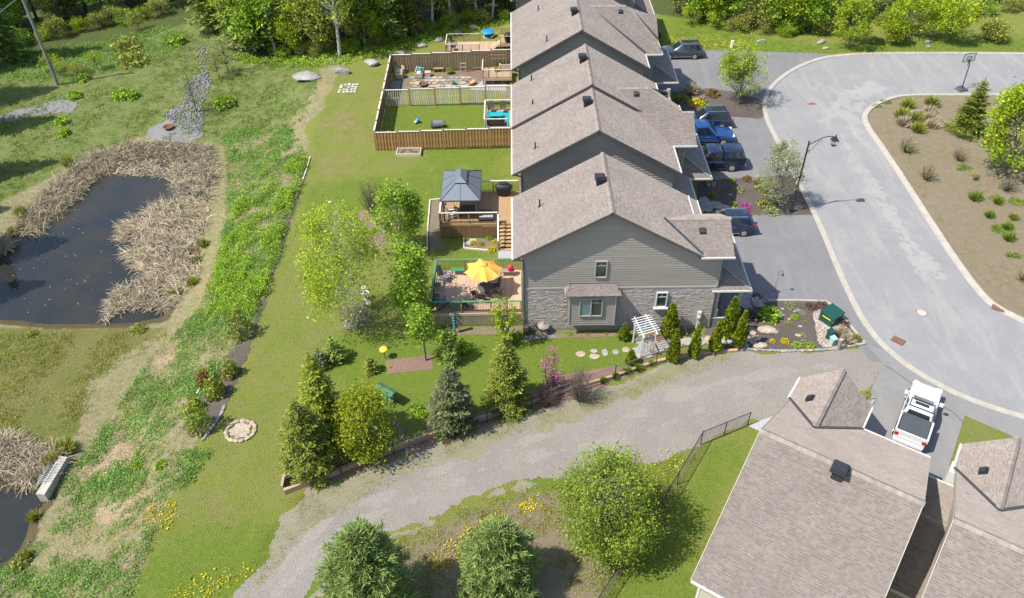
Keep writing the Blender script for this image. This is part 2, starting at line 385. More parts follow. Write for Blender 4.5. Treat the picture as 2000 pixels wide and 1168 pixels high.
def make_ground():
    xs = np.concatenate([[-1800, -900, -400, -200, -120], np.arange(-80, -28, .55), np.arange(-28, 16, .45), np.arange(16, 66, .8), [70, 80, 100, 140, 220, 420, 900, 1800]])
    ys = np.concatenate([[-300, -60, 0, 6], np.arange(10, 75, .5), np.arange(75, 135, 1.0), [140, 155, 180, 230, 330, 600, 1200, 2400]])
    Xg, Yg = np.meshgrid(xs, ys); P = np.stack([Xg.ravel(), Yg.ravel()], 1)
    z = hgt(P[:, 0], P[:, 1]); nx, ny = len(xs), len(ys)
    V = np.column_stack([P, z]); i = np.arange(nx * ny).reshape(ny, nx)
    Fq = np.stack([i[:-1, :-1].ravel(), i[:-1, 1:].ravel(), i[1:, 1:].ravel(), i[1:, :-1].ravel()], 1)
    me = np_mesh('ground', V, Fq, 'ground'); me.polygons.foreach_set('use_smooth', np.ones(len(me.polygons), bool))
    for k, a in masks(P).items():
        at = me.attributes.new(k, 'FLOAT', 'POINT'); at.data.foreach_set('value', a.astype(np.float32))
    o = bpy.data.objects.new('ground', me); link(o); tag(o, kind='structure')
make_ground()
def sheet(name, pts, z, mat, world=False, kind='structure', parent=None):
    P = [Vector((p[0], p[1])) for p in pts] if world else [Vector(at_z(*p)[:2]) for p in pts]
    import bmesh
    bm = bmesh.new(); f = bm.faces.new([bm.verts.new((p.x, p.y, z)) for p in P])
    if f.normal.z < 0: f.normal_flip()
    bm.normal_update()
    if f.normal.z < 0: bmesh.ops.reverse_faces(bm, faces=[f])
    bmesh.ops.triangulate(bm, faces=bm.faces[:]); me = bpy.data.meshes.new(name); bm.to_mesh(me); bm.free(); me.materials.append(MATS[mat])
    o = bpy.data.objects.new(name, me); link(o, parent)
    if kind: o['kind'] = kind
    return o
def patch(name, pts, dz, mat, cell=.14, rag=.3, rs=.8, kind='structure', follow=False, seed=1, world=False, h=0.0):
    """a ground patch whose outline wanders like loose material does"""
    Pg = np.array(pts) if world else (np.array([G(*p)[:2] for p in pts]) if follow else poly_px(pts))
    lo = Pg.min(0) - rag; hi = Pg.max(0) + rag
    xs = np.arange(lo[0], hi[0], cell); ys = np.arange(lo[1], hi[1], cell)
    Xg, Yg = np.meshgrid(xs, ys); P = np.stack([Xg.ravel(), Yg.ravel()], 1)
    s = sdist(Pg, P) + rag * fbm(P, rs, seed, 4)
    ins = (s < 0).reshape(Xg.shape)
    z = (hgt(P[:, 0], P[:, 1]) if follow else np.zeros(len(P))) + dz + h * ss(-s / .4)
    i = np.arange(len(P)).reshape(Xg.shape)
    q = ins[:-1, :-1] & ins[1:, :-1] & ins[:-1, 1:] & ins[1:, 1:]
    Fq = np.stack([i[:-1, :-1][q], i[:-1, 1:][q], i[1:, 1:][q], i[1:, :-1][q]], 1)
    # triangles fill the stair steps at the rim
    used = np.unique(Fq); mp = np.full(len(P), -1); mp[used] = np.arange(len(used))
    V = np.column_stack([P, z])[used]
    me = np_mesh(name, V, mp[Fq], mat); me.polygons.foreach_set('use_smooth', np.ones(len(me.polygons), bool))
    o = bpy.data.objects.new(name, me); link(o)
    if kind: o['kind'] = kind
    return o
tag(MB().prism([tuple(p) for p in (POND + (POND - POND.mean(0)) * .05)], POND_Z - .02, POND_Z).build('pond_water', 'pond_water'), kind='structure')
tag(MB().prism([tuple(p) for p in (POND2 + (POND2 - POND2.mean(0)) * .05)], POND_Z - .02, POND_Z).build('pond_water', 'pond_water'), kind='structure')

OUT = [(2400, 112), (2000, 106), (1800, 105), (1700, 106), (1640, 110), (1600, 117), (1560, 133), (1530, 152), (1508, 174), (1498, 197), (1498, 216), (1506, 242), (1522, 274), (1545, 322), (1570, 368),
       (1594, 414), (1616, 462), (1640, 520), (1665, 575), (1690, 622), (1718, 660), (1755, 695), (1800, 727), (1860, 760), (1920, 785), (2000, 810), (2150, 850), (2400, 905)]
INN = [(2400, 190), (2000, 183), (1880, 183), (1770, 184), (1725, 194), (1698, 208), (1684, 226), (1690, 248), (1720, 292), (1755, 345), (1790, 400), (1830, 462), (1870, 522), (1910, 574), (1942, 602), (2000, 632), (2150, 700), (2400, 790)]
def smooth_line(pts, n=6):
    P = [np.array(p, float) for p in pts]; out = []
    for i in range(len(P) - 1):
        p0 = P[max(0, i - 1)]; p1 = P[i]; p2 = P[i + 1]; p3 = P[min(len(P) - 1, i + 2)]
        for k in range(n):
            t = k / n; out.append(.5 * ((2 * p1) + (-p0 + p2) * t + (2 * p0 - 5 * p1 + 4 * p2 - p3) * t * t + (-p0 + 3 * p1 - 3 * p2 + p3) * t ** 3))
    out.append(P[-1]); return out
OUTW = smooth_line([at_z(*p)[:2] for p in OUT]); INW = smooth_line([at_z(*p)[:2] for p in INN])
sheet('road', list(OUTW) + list(INW)[::-1], .008, 'road_asphalt', world=True)
def kerb(name, line, prof, side=1, seg=None):
    """poured kerb: profile (offset, height) swept along a line"""
    L = [Vector((p[0], p[1], 0)) for p in line]; vs = []; fs = []; m = len(prof)
    for i, p in enumerate(L):
        t = (L[min(i + 1, len(L) - 1)] - L[max(i - 1, 0)]).normalized(); nrm = Vector((-t.y, t.x, 0)) * side
        for o_, h_ in prof: vs.append(p + nrm * o_ + Vector((0, 0, h_)))
    for i in range(len(L) - 1):
        for k in range(m - 1):
            f = (i * m + k, i * m + k + 1, (i + 1) * m + k + 1, (i + 1) * m + k); fs.append(f if side > 0 else f[::-1])
    o = bpy.data.objects.new(name, new_mesh(name, vs, fs, 'kerb_concrete')); link(o); o['kind'] = 'structure'; return o
KP = [(-.02, .004), (.0, .02), (.26, .035), (.31, .10), (.50, .105), (.52, .0)]
kerb('kerb', INW, KP, 1)
kerb('kerb', OUTW, [(-.02, .0), (.0, .045), (.42, .05), (.44, .0)], -1)
# driveways and aprons
sheet('driveway', [(1400, 560), (1400, 380), (1470, 413), (1590, 413), (1612, 470), (1640, 540), (1668, 600), (1705, 655), (1740, 690), (1775, 718), (1700, 705), (1640, 640), (1610, 600), (1530, 592), (1400, 600)], 0.012, 'drive_asphalt')
sheet('driveway', [(1330, 212), (1385, 218), (1497, 222), (1507, 246), (1524, 280), (1556, 345), (1480, 352), (1400, 356), (1330, 350)], 0.015, 'drive_asphalt')
sheet('driveway', [(1270, 96), (1420, 99), (1590, 104), (1640, 109), (1600, 118), (1560, 134), (1530, 153), (1508, 175), (1497, 204), (1440, 190), (1380, 182), (1330, 180), (1270, 175)], 0.018, 'drive_asphalt')
sheet('driveway', [(1690, 672), (1740, 690), (1800, 731), (1870, 768), (1960, 802), (2100, 842), (2300, 890), (2300, 1100), (2000, 905), (1978, 853), (1884, 812), (1855, 905), (1845, 1000), (1700, 1000), (1660, 880), (1690, 800), (1705, 750), (1726, 712)], 0.021, 'apron_asphalt')
# gravel lane
LANE = [(1690, 672), (1727, 712), (1706, 750), (1690, 790), (1640, 880), (1500, 822), (1462, 815), (1385, 862), (1335, 880), (1280, 905), (1200, 915), (1110, 925), (1030, 938), (960, 958), (880, 992), (790, 1032), (700, 1062), (640, 1100), (590, 1168), (540, 1260),
        (380, 1260), (450, 1168), (520, 1090), (560, 1010), (600, 965), (700, 925), (820, 878), (900, 845), (1020, 805), (1120, 780), (1210, 748), (1290, 712), (1370, 690), (1440, 683), (1560, 688), (1640, 682)]
patch('gravel_lane', LANE, .010, 'gravel', .13, .55, 1.6)
gravel_mat('lane_dust', (.228, .208, .184), (.238, .217, .19), (.20, .178, .145), .4)
for k, (f0, f1) in enumerate(((.30, .40), (.60, .71))):
    up_ = [(1640, 690), (1440, 698), (1290, 726), (1210, 762), (1120, 795), (1020, 822), (900, 862), (820, 896), (700, 945), (600, 1000), (540, 1080), (470, 1180)]; lo_ = [(1640, 760), (1440, 815), (1335, 872), (1280, 897), (1200, 908), (1110, 918), (960, 950), (880, 985), (790, 1024), (700, 1056), (630, 1100), (570, 1180)]
    mixp = lambda f: [(a[0] + (b[0] - a[0]) * f, a[1] + (b[1] - a[1]) * f) for a, b in zip(up_, lo_)]
    patch('wheel_track', mixp(f0) + mixp(f1)[::-1], .0135 + .002 * k, 'lane_dust', .12, .9, 1.6, seed=30 + k)
gravel_mat('weedy_gravel', (.215, .195, .145), (.18, .175, .10), (.20, .165, .11), .6)
patch('lane_verge', [(1440, 684), (1370, 692), (1290, 714), (1210, 750), (1120, 782), (1020, 808), (900, 848), (820, 882), (700, 930), (600, 970), (560, 1015), (520, 1095), (455, 1180), (490, 1180), (560, 1075), (620, 1020), (720, 970), (830, 915), (920, 890), (1020, 850), (1130, 820), (1220, 785), (1300, 745), (1370, 715)], .0115, 'weedy_gravel', .11, 1.1, 1.3, seed=33)
patch('lane_verge', [(1030, 940), (960, 960), (880, 994), (790, 1034), (700, 1064), (640, 1102), (600, 1168), (640, 1168), (720, 1075), (800, 1045), (890, 1005), (1000, 962), (1100, 938)], .012, 'weedy_gravel', .11, .7, 1.0, seed=43)
asphalt_mat('road_dust', (.255, .246, .232), (.275, .263, .245), .7)
for k, pl in enumerate([[(1700, 160), (1650, 175), (1615, 205), (1602, 235), (1618, 240), (1640, 215), (1680, 190), (1760, 172)], [(1640, 255), (1662, 290), (1700, 350), (1740, 420), (1790, 500), (1815, 545), (1800, 545), (1760, 480), (1710, 400), (1665, 320)], [(1640, 222), (1668, 200), (1690, 196), (1676, 222), (1680, 250), (1720, 300), (1700, 300), (1650, 250)], [(1690, 330), (1730, 380), (1790, 470), (1850, 545), (1830, 550), (1760, 460), (1700, 370)]]):
    patch('road_dust', pl, .0105 + .001 * k, 'road_dust', .11, 1.2, .9, seed=34 + k)
# soil, mulch and stone-dust areas
patch('mulch_bed', [(1383, 600), (1440, 640), (1470, 590), (1535, 588), (1615, 590), (1632, 602), (1692, 672), (1640, 682), (1560, 685), (1440, 680), (1385, 690), (1375, 650)], .020, 'mulch', .1, .06, .5)
patch('pebble_bed', [(1585, 612), (1606, 600), (1642, 620), (1668, 655), (1688, 672), (1636, 682), (1608, 681), (1596, 668), (1592, 640)], .030, 'pebble_bed', .09, .12, .5)
patch('mulch_bed', [(1362, 352), (1500, 345), (1552, 340), (1592, 421), (1470, 421), (1400, 415), (1362, 400)], .024, 'mulch', .1, .1, .5, seed=3)
patch('mulch_bed', [(1312, 180), (1380, 172), (1440, 180), (1494, 198), (1498, 222), (1488, 233), (1385, 226), (1320, 222)], .024, 'mulch', .12, .12, .5, seed=4)
patch('mulch_bed', [(750, 704), (844, 692), (848, 722), (756, 732)], .012, 'red_mulch', .08, .05, .4, seed=5)
patch('mulch_bed', [(1085, 651), (1205, 650), (1204, 658), (1085, 662)], .012, 'red_mulch', .08, .05, .4, seed=6)
patch('mulch_bed', [(1024, 655), (1086, 646), (1087, 661), (1024, 664)], .02, 'slate_chips', .08, .04, .4, seed=7)
patch('mulch_bed', [(780, 648), (885, 640), (1015, 636), (1015, 652), (890, 656), (790, 655)], .012, 'bed_soil', .08, .06, .4, seed=8)
patch('planting_bed', [(700, 410), (735, 410), (752, 440), (756, 475), (740, 492), (705, 495), (695, 450)], .012, 'bed_soil', .1, .12, .5, seed=9)
patch('planting_bed', [(660, 600), (700, 590), (722, 595), (728, 628), (690, 645), (660, 640)], .012, 'bed_soil', .1, .12, .5, seed=10)
patch('planting_bed', [(836, 392), (860, 392), (858, 470), (880, 488), (832, 488)], .012, 'bed_soil', .1, .08, .5, seed=11)
patch('planting_bed', [(906, 466), (974, 464), (974, 490), (955, 490), (906, 485)], .012, 'bed_soil', .1, .05, .5, seed=12)
patch('mulch_bed', [(560, 958), (640, 925), (740, 890), (830, 850), (930, 815), (1010, 780), (1090, 735), (1170, 720), (1250, 712), (1270, 702), (1380, 685), (1290, 712), (1205, 745), (1110, 783), (1000, 816), (880, 858), (800, 888), (700, 925), (570, 962)], .014, 'red_mulch', .1, .3, .7, seed=13)
patch('mulch_bed', [(1268, 648), (1278, 645), (1296, 658), (1300, 690), (1268, 700), (1246, 712), (1246, 695)], .016, 'red_mulch', .09, .08, .4, seed=14)
patch('stone_dust', [(290, 250), (330, 232), (395, 240), (398, 262), (370, 282), (320, 284), (285, 268)], .02, 'grey_stone_dust', .12, .3, .8, follow=True, seed=15)
patch('stone_dust', [(-150, 245), (0, 225), (60, 205), (120, 194), (152, 200), (145, 222), (90, 222), (40, 232), (0, 242), (-150, 275)], .02, 'grey_stone_dust', .14, .35, .8, follow=True, seed=16)
patch('mulch_bed', [(355, 840), (385, 760), (410, 720), (440, 700), (480, 640), (505, 560), (545, 440), (575, 370), (598, 310), (607, 310), (582, 400), (548, 500), (518, 600), (488, 690), (448, 780), (415, 855), (370, 858)], .02, 'mulch', .12, .25, .8, follow=True, seed=17)
patch('patio_stone_dust', [(768, 150), (850, 142), (960, 138), (990, 140), (990, 178), (940, 176), (770, 178)], .010, 'bed_soil', .12, .1, .8, seed=18)
patch('mulch_bed', [(884, 138), (990, 134), (990, 143), (940, 152), (900, 147)], .016, 'red_mulch', .1, .1, .8, seed=19)
# lawn triangle between the two right-hand driveways is bare ground already; blue utility paint on the asphalt
plain('blue_paint', (.19, .27, .33), .8, .3, 6)
for (x, y), lb in zip([(1678, 594), (1761, 687), (1900, 772)], ['highest blue spray paint mark by the kerb, near the green transformer box', 'blue spray paint mark beside the brown catch basin grate', 'lowest blue spray paint mark by the kerb above the grass triangle']):
    c = Vector(at_z(x, y)); t_ = thing('paint_mark', lb, 'paint mark', (c.x, c.y, .024), 0, 'blue utility paint marks')
    for k in range(6):
        MB().box((rnd.uniform(-.4, .4), rnd.uniform(-.3, .3), k * .0012), (rnd.uniform(.15, .4), .04, .001), rnd.uniform(0, 3.14)).build('paint_stroke', 'blue_paint', t_)

plain('seam_tar', (.085, .082, .08), .9, .2, 5)
t_ = thing('asphalt_seam', 'dark seam line across the driveway apron in front of the white pickup', 'seam', at_z(1727, 712)); o_ = Vector(at_z(1727, 712)); L_ = [(1727, 713), (1745, 724), (1770, 742), (1800, 765), (1835, 790), (1862, 806), (1882, 826)]
for a, b in zip(L_, L_[1:]): MB().bar(Vector(at_z(*a)) - o_ + Vector((0, 0, .022)), Vector(at_z(*b)) - o_ + Vector((0, 0, .022)), .07, .006).build('seam_piece', 'seam_tar', t_)
# ================================================================== houses
def shingle_mat(name, cols):
    m, nt, bs = base_mat(name)
    g = nt.nodes.new('ShaderNodeNewGeometry'); oi = nt.nodes.new('ShaderNodeObjectInfo')
    ad = nt.nodes.new('ShaderNodeMath'); ad.operation = 'ADD'; nt.links.new(g.outputs['Random Per Island'], ad.inputs[0]); nt.links.new(oi.outputs['Random'], ad.inputs[1])
    fr = nt.nodes.new('ShaderNodeMath'); fr.operation = 'FRACT'; nt.links.new(ad.outputs[0], fr.inputs[0])
    c = ramp(nt, fr.outputs[0], [(i / (len(cols) - 1), k) for i, k in enumerate(cols)])
    v = coords(nt); c = mix(nt, 1.0, c, ramp(nt, noise(nt, v, .5, 4), [(.3, .92), (.7, 1.08)]), 'MULTIPLY')
    c = mix(nt, 1.0, c, ramp(nt, noise(nt, v, 120, 2), [(.3, .86), (.7, 1.14)]), 'MULTIPLY')
    nt.links.new(c, bs.inputs['Base Color']); bs.inputs['Roughness'].default_value = .95; bs.inputs['Specular IOR Level'].default_value = .15; bs.inputs['Diffuse Roughness'].default_value = 1.0
shingle_mat('shingles_taupe', [(.212, .180, .156), (.232, .20, .176), (.194, .163, .143), (.224, .188, .160), (.242, .21, .186), (.204, .172, .15), (.22, .188, .166)])
plain('ridge_caps', (.235, .20, .168), .95, .15, 4, island=.12, spec=.15)
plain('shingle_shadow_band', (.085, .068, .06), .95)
plain('fascia_dark', (.075, .074, .07), .6)
plain('gutter_pale', (.48, .46, .42), .45, .06)
plain('siding_grey', (.275, .243, .204), .65, .05, 1.5, objr=.045, spec=.25)
plain('siding_beige', (.36, .325, .25), .65, .06, 1.5, objr=.03)
plain('stone_grey', (.325, .286, .248), .9, .22, 5, island=.09, objr=.09, bmp=.2, bscale=25)
plain('stone_mortar', (.30, .265, .235), .95)
plain('foundation', (.24, .235, .225), .9, .1)
plain('trim_grey', (.33, .315, .28), .6, .06)
plain('trim_white', (.55, .53, .5), .5, .05)
plain('downspout_grey', (.11, .12, .115), .5, .08)
plain('vent_black', (.026, .028, .032), .5, .15)
plain('valley_metal', (.06, .07, .075), .45, .1, metal=.3)
plain('door_dark', (.035, .037, .04), .5)
plain('column_stone', (.20, .19, .18), .9, .2, 6, bmp=.4)
def glass_mat():
    m, nt, bs = base_mat('window_glass'); v = coords(nt); c = ramp(nt, noise(nt, v, .8, 2), [(.35, (.02, .03, .03)), (.65, (.05, .07, .06))])
    nt.links.new(c, bs.inputs['Base Color']); bs.inputs['Roughness'].default_value = .08; bs.inputs['Specular IOR Level'].default_value = .8
glass_mat()
plain('pane_blind', (.13, .21, .20), .12, .1, spec=.7)
SL = .5776
TABW = (.11, .16, .22, .29)
TABM = {}; BUTT = .026
def tab_mesh(wd, hi, mat):
    k = (wd, hi, mat)
    if k not in TABM:
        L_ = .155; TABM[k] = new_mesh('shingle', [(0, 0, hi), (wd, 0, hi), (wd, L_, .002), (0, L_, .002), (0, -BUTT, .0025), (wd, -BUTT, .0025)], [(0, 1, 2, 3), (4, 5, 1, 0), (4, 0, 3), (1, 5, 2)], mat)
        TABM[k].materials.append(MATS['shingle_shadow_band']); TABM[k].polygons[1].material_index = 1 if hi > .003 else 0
    return TABM[k]
def roof_plane(roof, O, e, up, poly, mat='shingles_taupe', single=0, expo=.145, near=None, thick=.16):
    """one roof slope: a solid deck under overlapping shingles; poly is the outline in (along eave, up slope)"""
    O = Vector(O); e = Vector(e).normalized(); up = Vector(up).normalized(); n = e.cross(up).normalized()
    b = MB(); b.ext([O + e * a + up * c - n * .012 for a, c in poly], -n * thick); b.build('roof_deck', 'fascia_dark', roof)
    P = np.array(poly, float); W0, W1 = P[:, 0].min(), P[:, 0].max(); L1 = P[:, 1].max(); L0 = P[:, 1].min()
    tabs = []; r = L0; row = 0
    while r < L1 - .03:
        a = W0 - rnd.uniform(0, .3)
        while a < W1:
            wd = rnd.choice(TABW)
            tabs.append((a, r, wd, (.007 if rnd.random() < .38 else .0015))); a += wd
        r += expo; row += 1
    T = np.array(tabs); x1_ = np.minimum(T[:, 0] + T[:, 2], W1); T[:, 0] = np.maximum(T[:, 0], W0); T[:, 2] = np.maximum(x1_ - T[:, 0], .01)
    cen = T[:, :2] + np.stack([T[:, 2] / 2, np.full(len(T), .075)], 1)
    s = sdist(P, cen); keep = s < -.004
    T = T[keep]; cen = cen[keep]
    idx = np.arange(len(T)); solo = []
    if single:
        world = [roof.matrix_world @ (O + e * float(c[0]) + up * float(c[1])) for c in cen] if near is None else None
        d = np.array([near(O + e * float(c[0]) + up * float(c[1])) for c in cen])
        solo = list(np.argsort(d)[:single])
    rest = np.setdiff1d(idx, solo)
    Mx = np.array([list(e), list(up), list(n)])
    t = T[rest]; k = len(t); z0 = np.zeros(k); Lc = .155
    cor = [(t[:, 0], t[:, 1], t[:, 3]), (t[:, 0] + t[:, 2] - .004, t[:, 1], t[:, 3]), (t[:, 0] + t[:, 2] - .004, t[:, 1] + Lc, z0 + .002), (t[:, 0], t[:, 1] + Lc, z0 + .002), (t[:, 0], t[:, 1] - BUTT, z0 + .0025), (t[:, 0] + t[:, 2] - .004, t[:, 1] - BUTT, z0 + .0025)]
    V = np.stack([np.stack(c, 1) for c in cor], 1).reshape(-1, 3) @ Mx + np.array(list(O))
    q = np.arange(k)[:, None] * 6; Fq = np.concatenate([q + np.array([0, 1, 2, 3]), q + np.array([4, 5, 1, 0])])
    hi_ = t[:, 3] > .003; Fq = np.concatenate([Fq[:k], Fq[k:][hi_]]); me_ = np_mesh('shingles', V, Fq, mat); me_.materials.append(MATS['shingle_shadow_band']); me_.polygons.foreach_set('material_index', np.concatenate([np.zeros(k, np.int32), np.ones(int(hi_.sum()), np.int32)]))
    o = bpy.data.objects.new('shingles', me_); link(o, roof); o['kind'] = 'stuff'
    M4 = Matrix((e, up, n)).transposed().to_4x4()
    for i in solo:
        a, r, wd, hi = T[i]; wq = min(TABW, key=lambda q_: abs(q_ - wd))
        s_ = bpy.data.objects.new('shingle', tab_mesh(wq, round(float(hi), 3), mat)); link(s_, roof)
        mm = M4.copy(); mm.translation = O + e * float(a) + up * float(r); s_.matrix_local = mm; s_.scale = (float(wd - .004) / wq, 1, 1)
def ridge(roof, a, b, dz=.035, step=.24, wd=.17):
    a = Vector(a); b = Vector(b); d = (b - a); L = d.length; x = d / L; y = Vector((-x.y, x.x, 0)).normalized(); m = MB()
    k = int(L / step)
    for i in range(k):
        p = a + x * (i * L / k); q = a + x * ((i + 1) * L / k + .05)
        z0 = dz + .012; z1 = dz
        vs = [p + y * wd + Vector((0, 0, -wd * SL + z0 - .01)), p + Vector((0, 0, z0)), p - y * wd + Vector((0, 0, -wd * SL + z0 - .01)),
              q + y * wd + Vector((0, 0, -wd * SL + z1 - .01)), q + Vector((0, 0, z1)), q - y * wd + Vector((0, 0, -wd * SL + z1 - .01))]
        m.add(vs, [(0, 1, 4, 3), (1, 2, 5, 4)])
    tag(m.build('ridge_caps', 'ridge_caps', roof), kind='stuff')
def box_vent(roof, p, rz=0, s=1.0, n=(0, 0, 1)):
    M_ = Matrix.Translation(Vector(p)) @ Matrix.Rotation(rz, 4, 'Z'); b = MB(M_)
    b.box((0, 0, .15 * s), (.44 * s, .44 * s, .5 * s)); b.box((0, 0, .43 * s), (.62 * s, .62 * s, .06)); b.box((0, 0, .51 * s), (.70 * s, .70 * s, .05)); b.box((0, 0, .585 * s), (.60 * s, .60 * s, .10 * s)); b.box((0, 0, .65 * s), (.46 * s, .46 * s, .03))
    return b.build('roof_vent', 'vent_black', roof)
def flat_vent(roof, p, up, e, sz=.36):
    up = Vector(up).normalized(); e = Vector(e).normalized(); n = e.cross(up).normalized(); M_ = Matrix((e, up, n)).transposed().to_4x4(); M_.translation = Vector(p)
    b = MB(M_); b.box((0, 0, .03), (sz * 1.2, sz * 1.3, .03)); b.box((0, 0, .10), (sz * .95, sz, .12)); b.box((0, 0, .165), (sz * .8, sz * .85, .02)); b.build('roof_vent', 'vent_black', roof)
def pipe(roof, p, h=.55):
    p = Vector(p); MB().cyl(p - Vector((0, 0, .15)), p + Vector((0, 0, h)), .055, .055, 8).cyl(p - Vector((.0, 0, .1)), p + Vector((0, 0, .08)), .14, .06, 10).build('vent_pipe', 'vent_black', roof)
def window(house, x0, x1, z0, z1, y, mull=1, frame='trim_grey', blind=None, sill=True):
    w_ = thing_part = bpy.data.objects.new('window', None)
    t = .07; b = MB()
    for a in ((x0, x1, z0, z0 + t), (x0, x1, z1 - t, z1), (x0, x0 + t, z0 + t, z1 - t), (x1 - t, x1, z0 + t, z1 - t)): b.bb(a[0], a[1], y - .09, y + .02, a[2], a[3])
    fr = b.build('window', frame, house)
    bpy.data.objects.remove(w_)
    n = mull; wd = (x1 - x0 - 2 * t) / n
    for i in range(n):
        a = x0 + t + wd * i
        MB().bb(a + .01, a + wd - .01, y - .03, y - .015, z0 + t, z1 - t).build('pane', 'pane_blind' if (blind and i == 0) else 'window_glass', fr)
        if i: MB().bb(a - .04, a + .04, y - .085, y - .01, z0 + t, z1 - t).build('mullion', frame, fr)
        MB().bb(a + .02, a + wd - .02, y - .055, y - .032, z1 - .44, z1 - .40).build('muntin', frame, fr)
        MB().bb(a + wd / 2 - .015, a + wd / 2 + .015, y - .05, y - .033, z1 - .40, z1 - t).build('muntin', frame, fr)
    if sill: MB().bb(x0 - .12, x1 + .12, y - .2, y + .0, z0 - .12, z0 - .005).build('sill', 'trim_white' if frame == 'trim_white' else 'trim_grey', fr)
    return fr
def siding(house, y, xr, z0, z1, step=.2, mat='siding_grey', sgn=-1):
    z = z0
    while z < z1 - .05:
        a, b_ = xr(z + .02); c, d_ = xr(min(z + step, z1))
        if d_ - c < .25: break
        m = MB(); zt = z + step
        m.add([(a, y + sgn * .045, z), (b_, y + sgn * .045, z), (d_, y + sgn * .012, zt), (c, y + sgn * .012, zt), (a, y + .01 * sgn, z), (b_, y + .01 * sgn, z), (d_, y + .004 * sgn, zt), (c, y + .004 * sgn, zt)],
              [(0, 1, 2, 3), (1, 0, 4, 5), (0, 3, 7, 4), (2, 1, 5, 6)])
        m.build('siding_board', mat, house); z += step
def stones(house, y, x0, x1, z0, z1, holes, nmax=300, rows=.115):
    backing = MB(); lst = []
    z = z0
    while z < z1 - .06:
        h = min(rows * rnd.choice((.75, 1, 1, 1.25)), z1 - z); x = x0
        while x < x1 - .02:
            L = min(rnd.uniform(.2, .55), x1 - x)
            if x1 - x - L < .12: L = x1 - x
            if not any(x + L > a and x < b_ and z + h > c and z < d for a, b_, c, d in holes): lst.append((x, z, L, h))
            x += L
        z += h
    cache = {}; order = sorted(range(len(lst)), key=lambda i: -lst[i][2] * lst[i][3])
    solo = set(order[:nmax]); j = MB()
    for i, (x, z, L, h) in enumerate(lst):
        dep = rnd.uniform(.012, .03); g = .006
        vs = [(x + g, y, z + g), (x + L - g, y, z + g), (x + L - g, y, z + h - g), (x + g, y, z + h - g)]
        k = .018; vs2 = [(x + g + k, y - dep, z + g + k), (x + L - g - k, y - dep * rnd.uniform(.8, 1.1), z + g + k), (x + L - g - k, y - dep, z + h - g - k), (x + g + k, y - dep * rnd.uniform(.8, 1.1), z + h - g - k)]
        fs = [(4, 5, 6, 7), (0, 1, 5, 4), (1, 2, 6, 5), (2, 3, 7, 6), (3, 0, 4, 7)]
        if i in solo: MB().add(vs + vs2, fs).build('stone', 'stone_grey', house)
        else: j.add(vs + vs2, fs)
    if j.v: tag(j.build('stones', 'stone_grey', house), kind='stuff')
XL, XR, XM = -.25, 12.4, 6.05        # eaves and ridge of the row
def row_house(name, label, Y0, Y1, dz=0.0, wall_near=True, board_from=3.9, gutters=True, down=True, far_over=.45, group='grey townhouses in the back row'):
    hs = thing(name, label, 'house', (6.5, Y0 + .5, 0)); hs['group'] = group
    T = Matrix.Translation((-6.5, -(Y0 + .5), 0)); yn = Y0 + .5; yf = Y1 - far_over
    ze, zr = 6.85 + dz, 10.48 + dz
    # walls: one shell whose ends follow the gable
    sec = [(.36, 0), (12.0, 0), (12.0, ze - .10), (XM, zr - .32), (.36, ze + .12)]
    b = MB(T); b.ext([(x, yn, z) for x, z in sec], (0, yf - yn, 0)); b.build('wall', 'siding_grey', hs)
    if wall_near:
        def xr(z):
            lim = (zr - .32 - z) / SL
            return max(.37, XM - lim), min(12.0, XM + lim)
        tmp = MB; old = yn - Y0 - .5
        root = bpy.data.objects.new('t', None)
        siding_at(hs, T, yn, xr, board_from, zr - .34)
        bpy.data.objects.remove(root)
    rf = bpy.data.objects.new('roof', None); 
    # the roof part is a thin ridge board; decks, shingles and vents hang on it
    bpy.data.objects.remove(rf)
    rf = MB(T).bb(XM - .03, XM + .03, Y0 + .02, Y1 - .02, zr - .4, zr - .14).build('roof', 'fascia_dark', hs)
    Ls = math.hypot(XM - XL, zr - ze); upL = Vector((XM - XL, 0, zr - ze)); upR = Vector((XM - XR, 0, SL * (XR - XM)))
    off = Vector((-6.5, -(Y0 + .5), 0)); D = Y1 - Y0
    roof_plane(rf, Vector((XL, Y1, ze)) + off, (0, -1, 0), upL, [(0, 0), (D, 0), (D, Ls), (0, Ls)])
    LR = math.hypot(XR - XM, SL * (XR - XM))
    roof_plane(rf, Vector((XR, Y0, zr - SL * (XR - XM))) + off, (0, 1, 0), upR, [(0, 0), (D, 0), (D, LR), (0, LR)])
    ridge(rf, Vector((XM, Y0, zr)) + off, Vector((XM, Y1, zr)) + off)
    # rake boards
    for s_, xe in ((1, XL), (-1, XR)):
        a = Vector((xe, Y0 - .02, zr - SL * abs(XM - xe) - .1)) + off; c = Vector((XM, Y0 - .02, zr - .1)) + off
        MB().bar(a, c, .035, .17).build('fascia', 'fascia_dark', rf)
    if gutters:
        MB(T).bb(XL - .11, XL - .002, Y0, Y1, ze - .12, ze + .005).build('gutter', 'gutter_pale', rf)
        zg = zr - SL * (XR - XM); MB(T).bb(XR + .002, XR + .11, Y0, Y1, zg - .12, zg + .005).build('gutter', 'gutter_pale', rf)
    if down:
        b = MB(T); b.tube([(XL, Y0 + .12, ze - .1), (XL + .15, Y0 + .3, ze - .25), (.42, yn - .1, ze - .45), (.42, yn - .1, .15)], .06, 6); b.build('downspout', 'downspout_grey', hs)
    return hs, rf, T, off
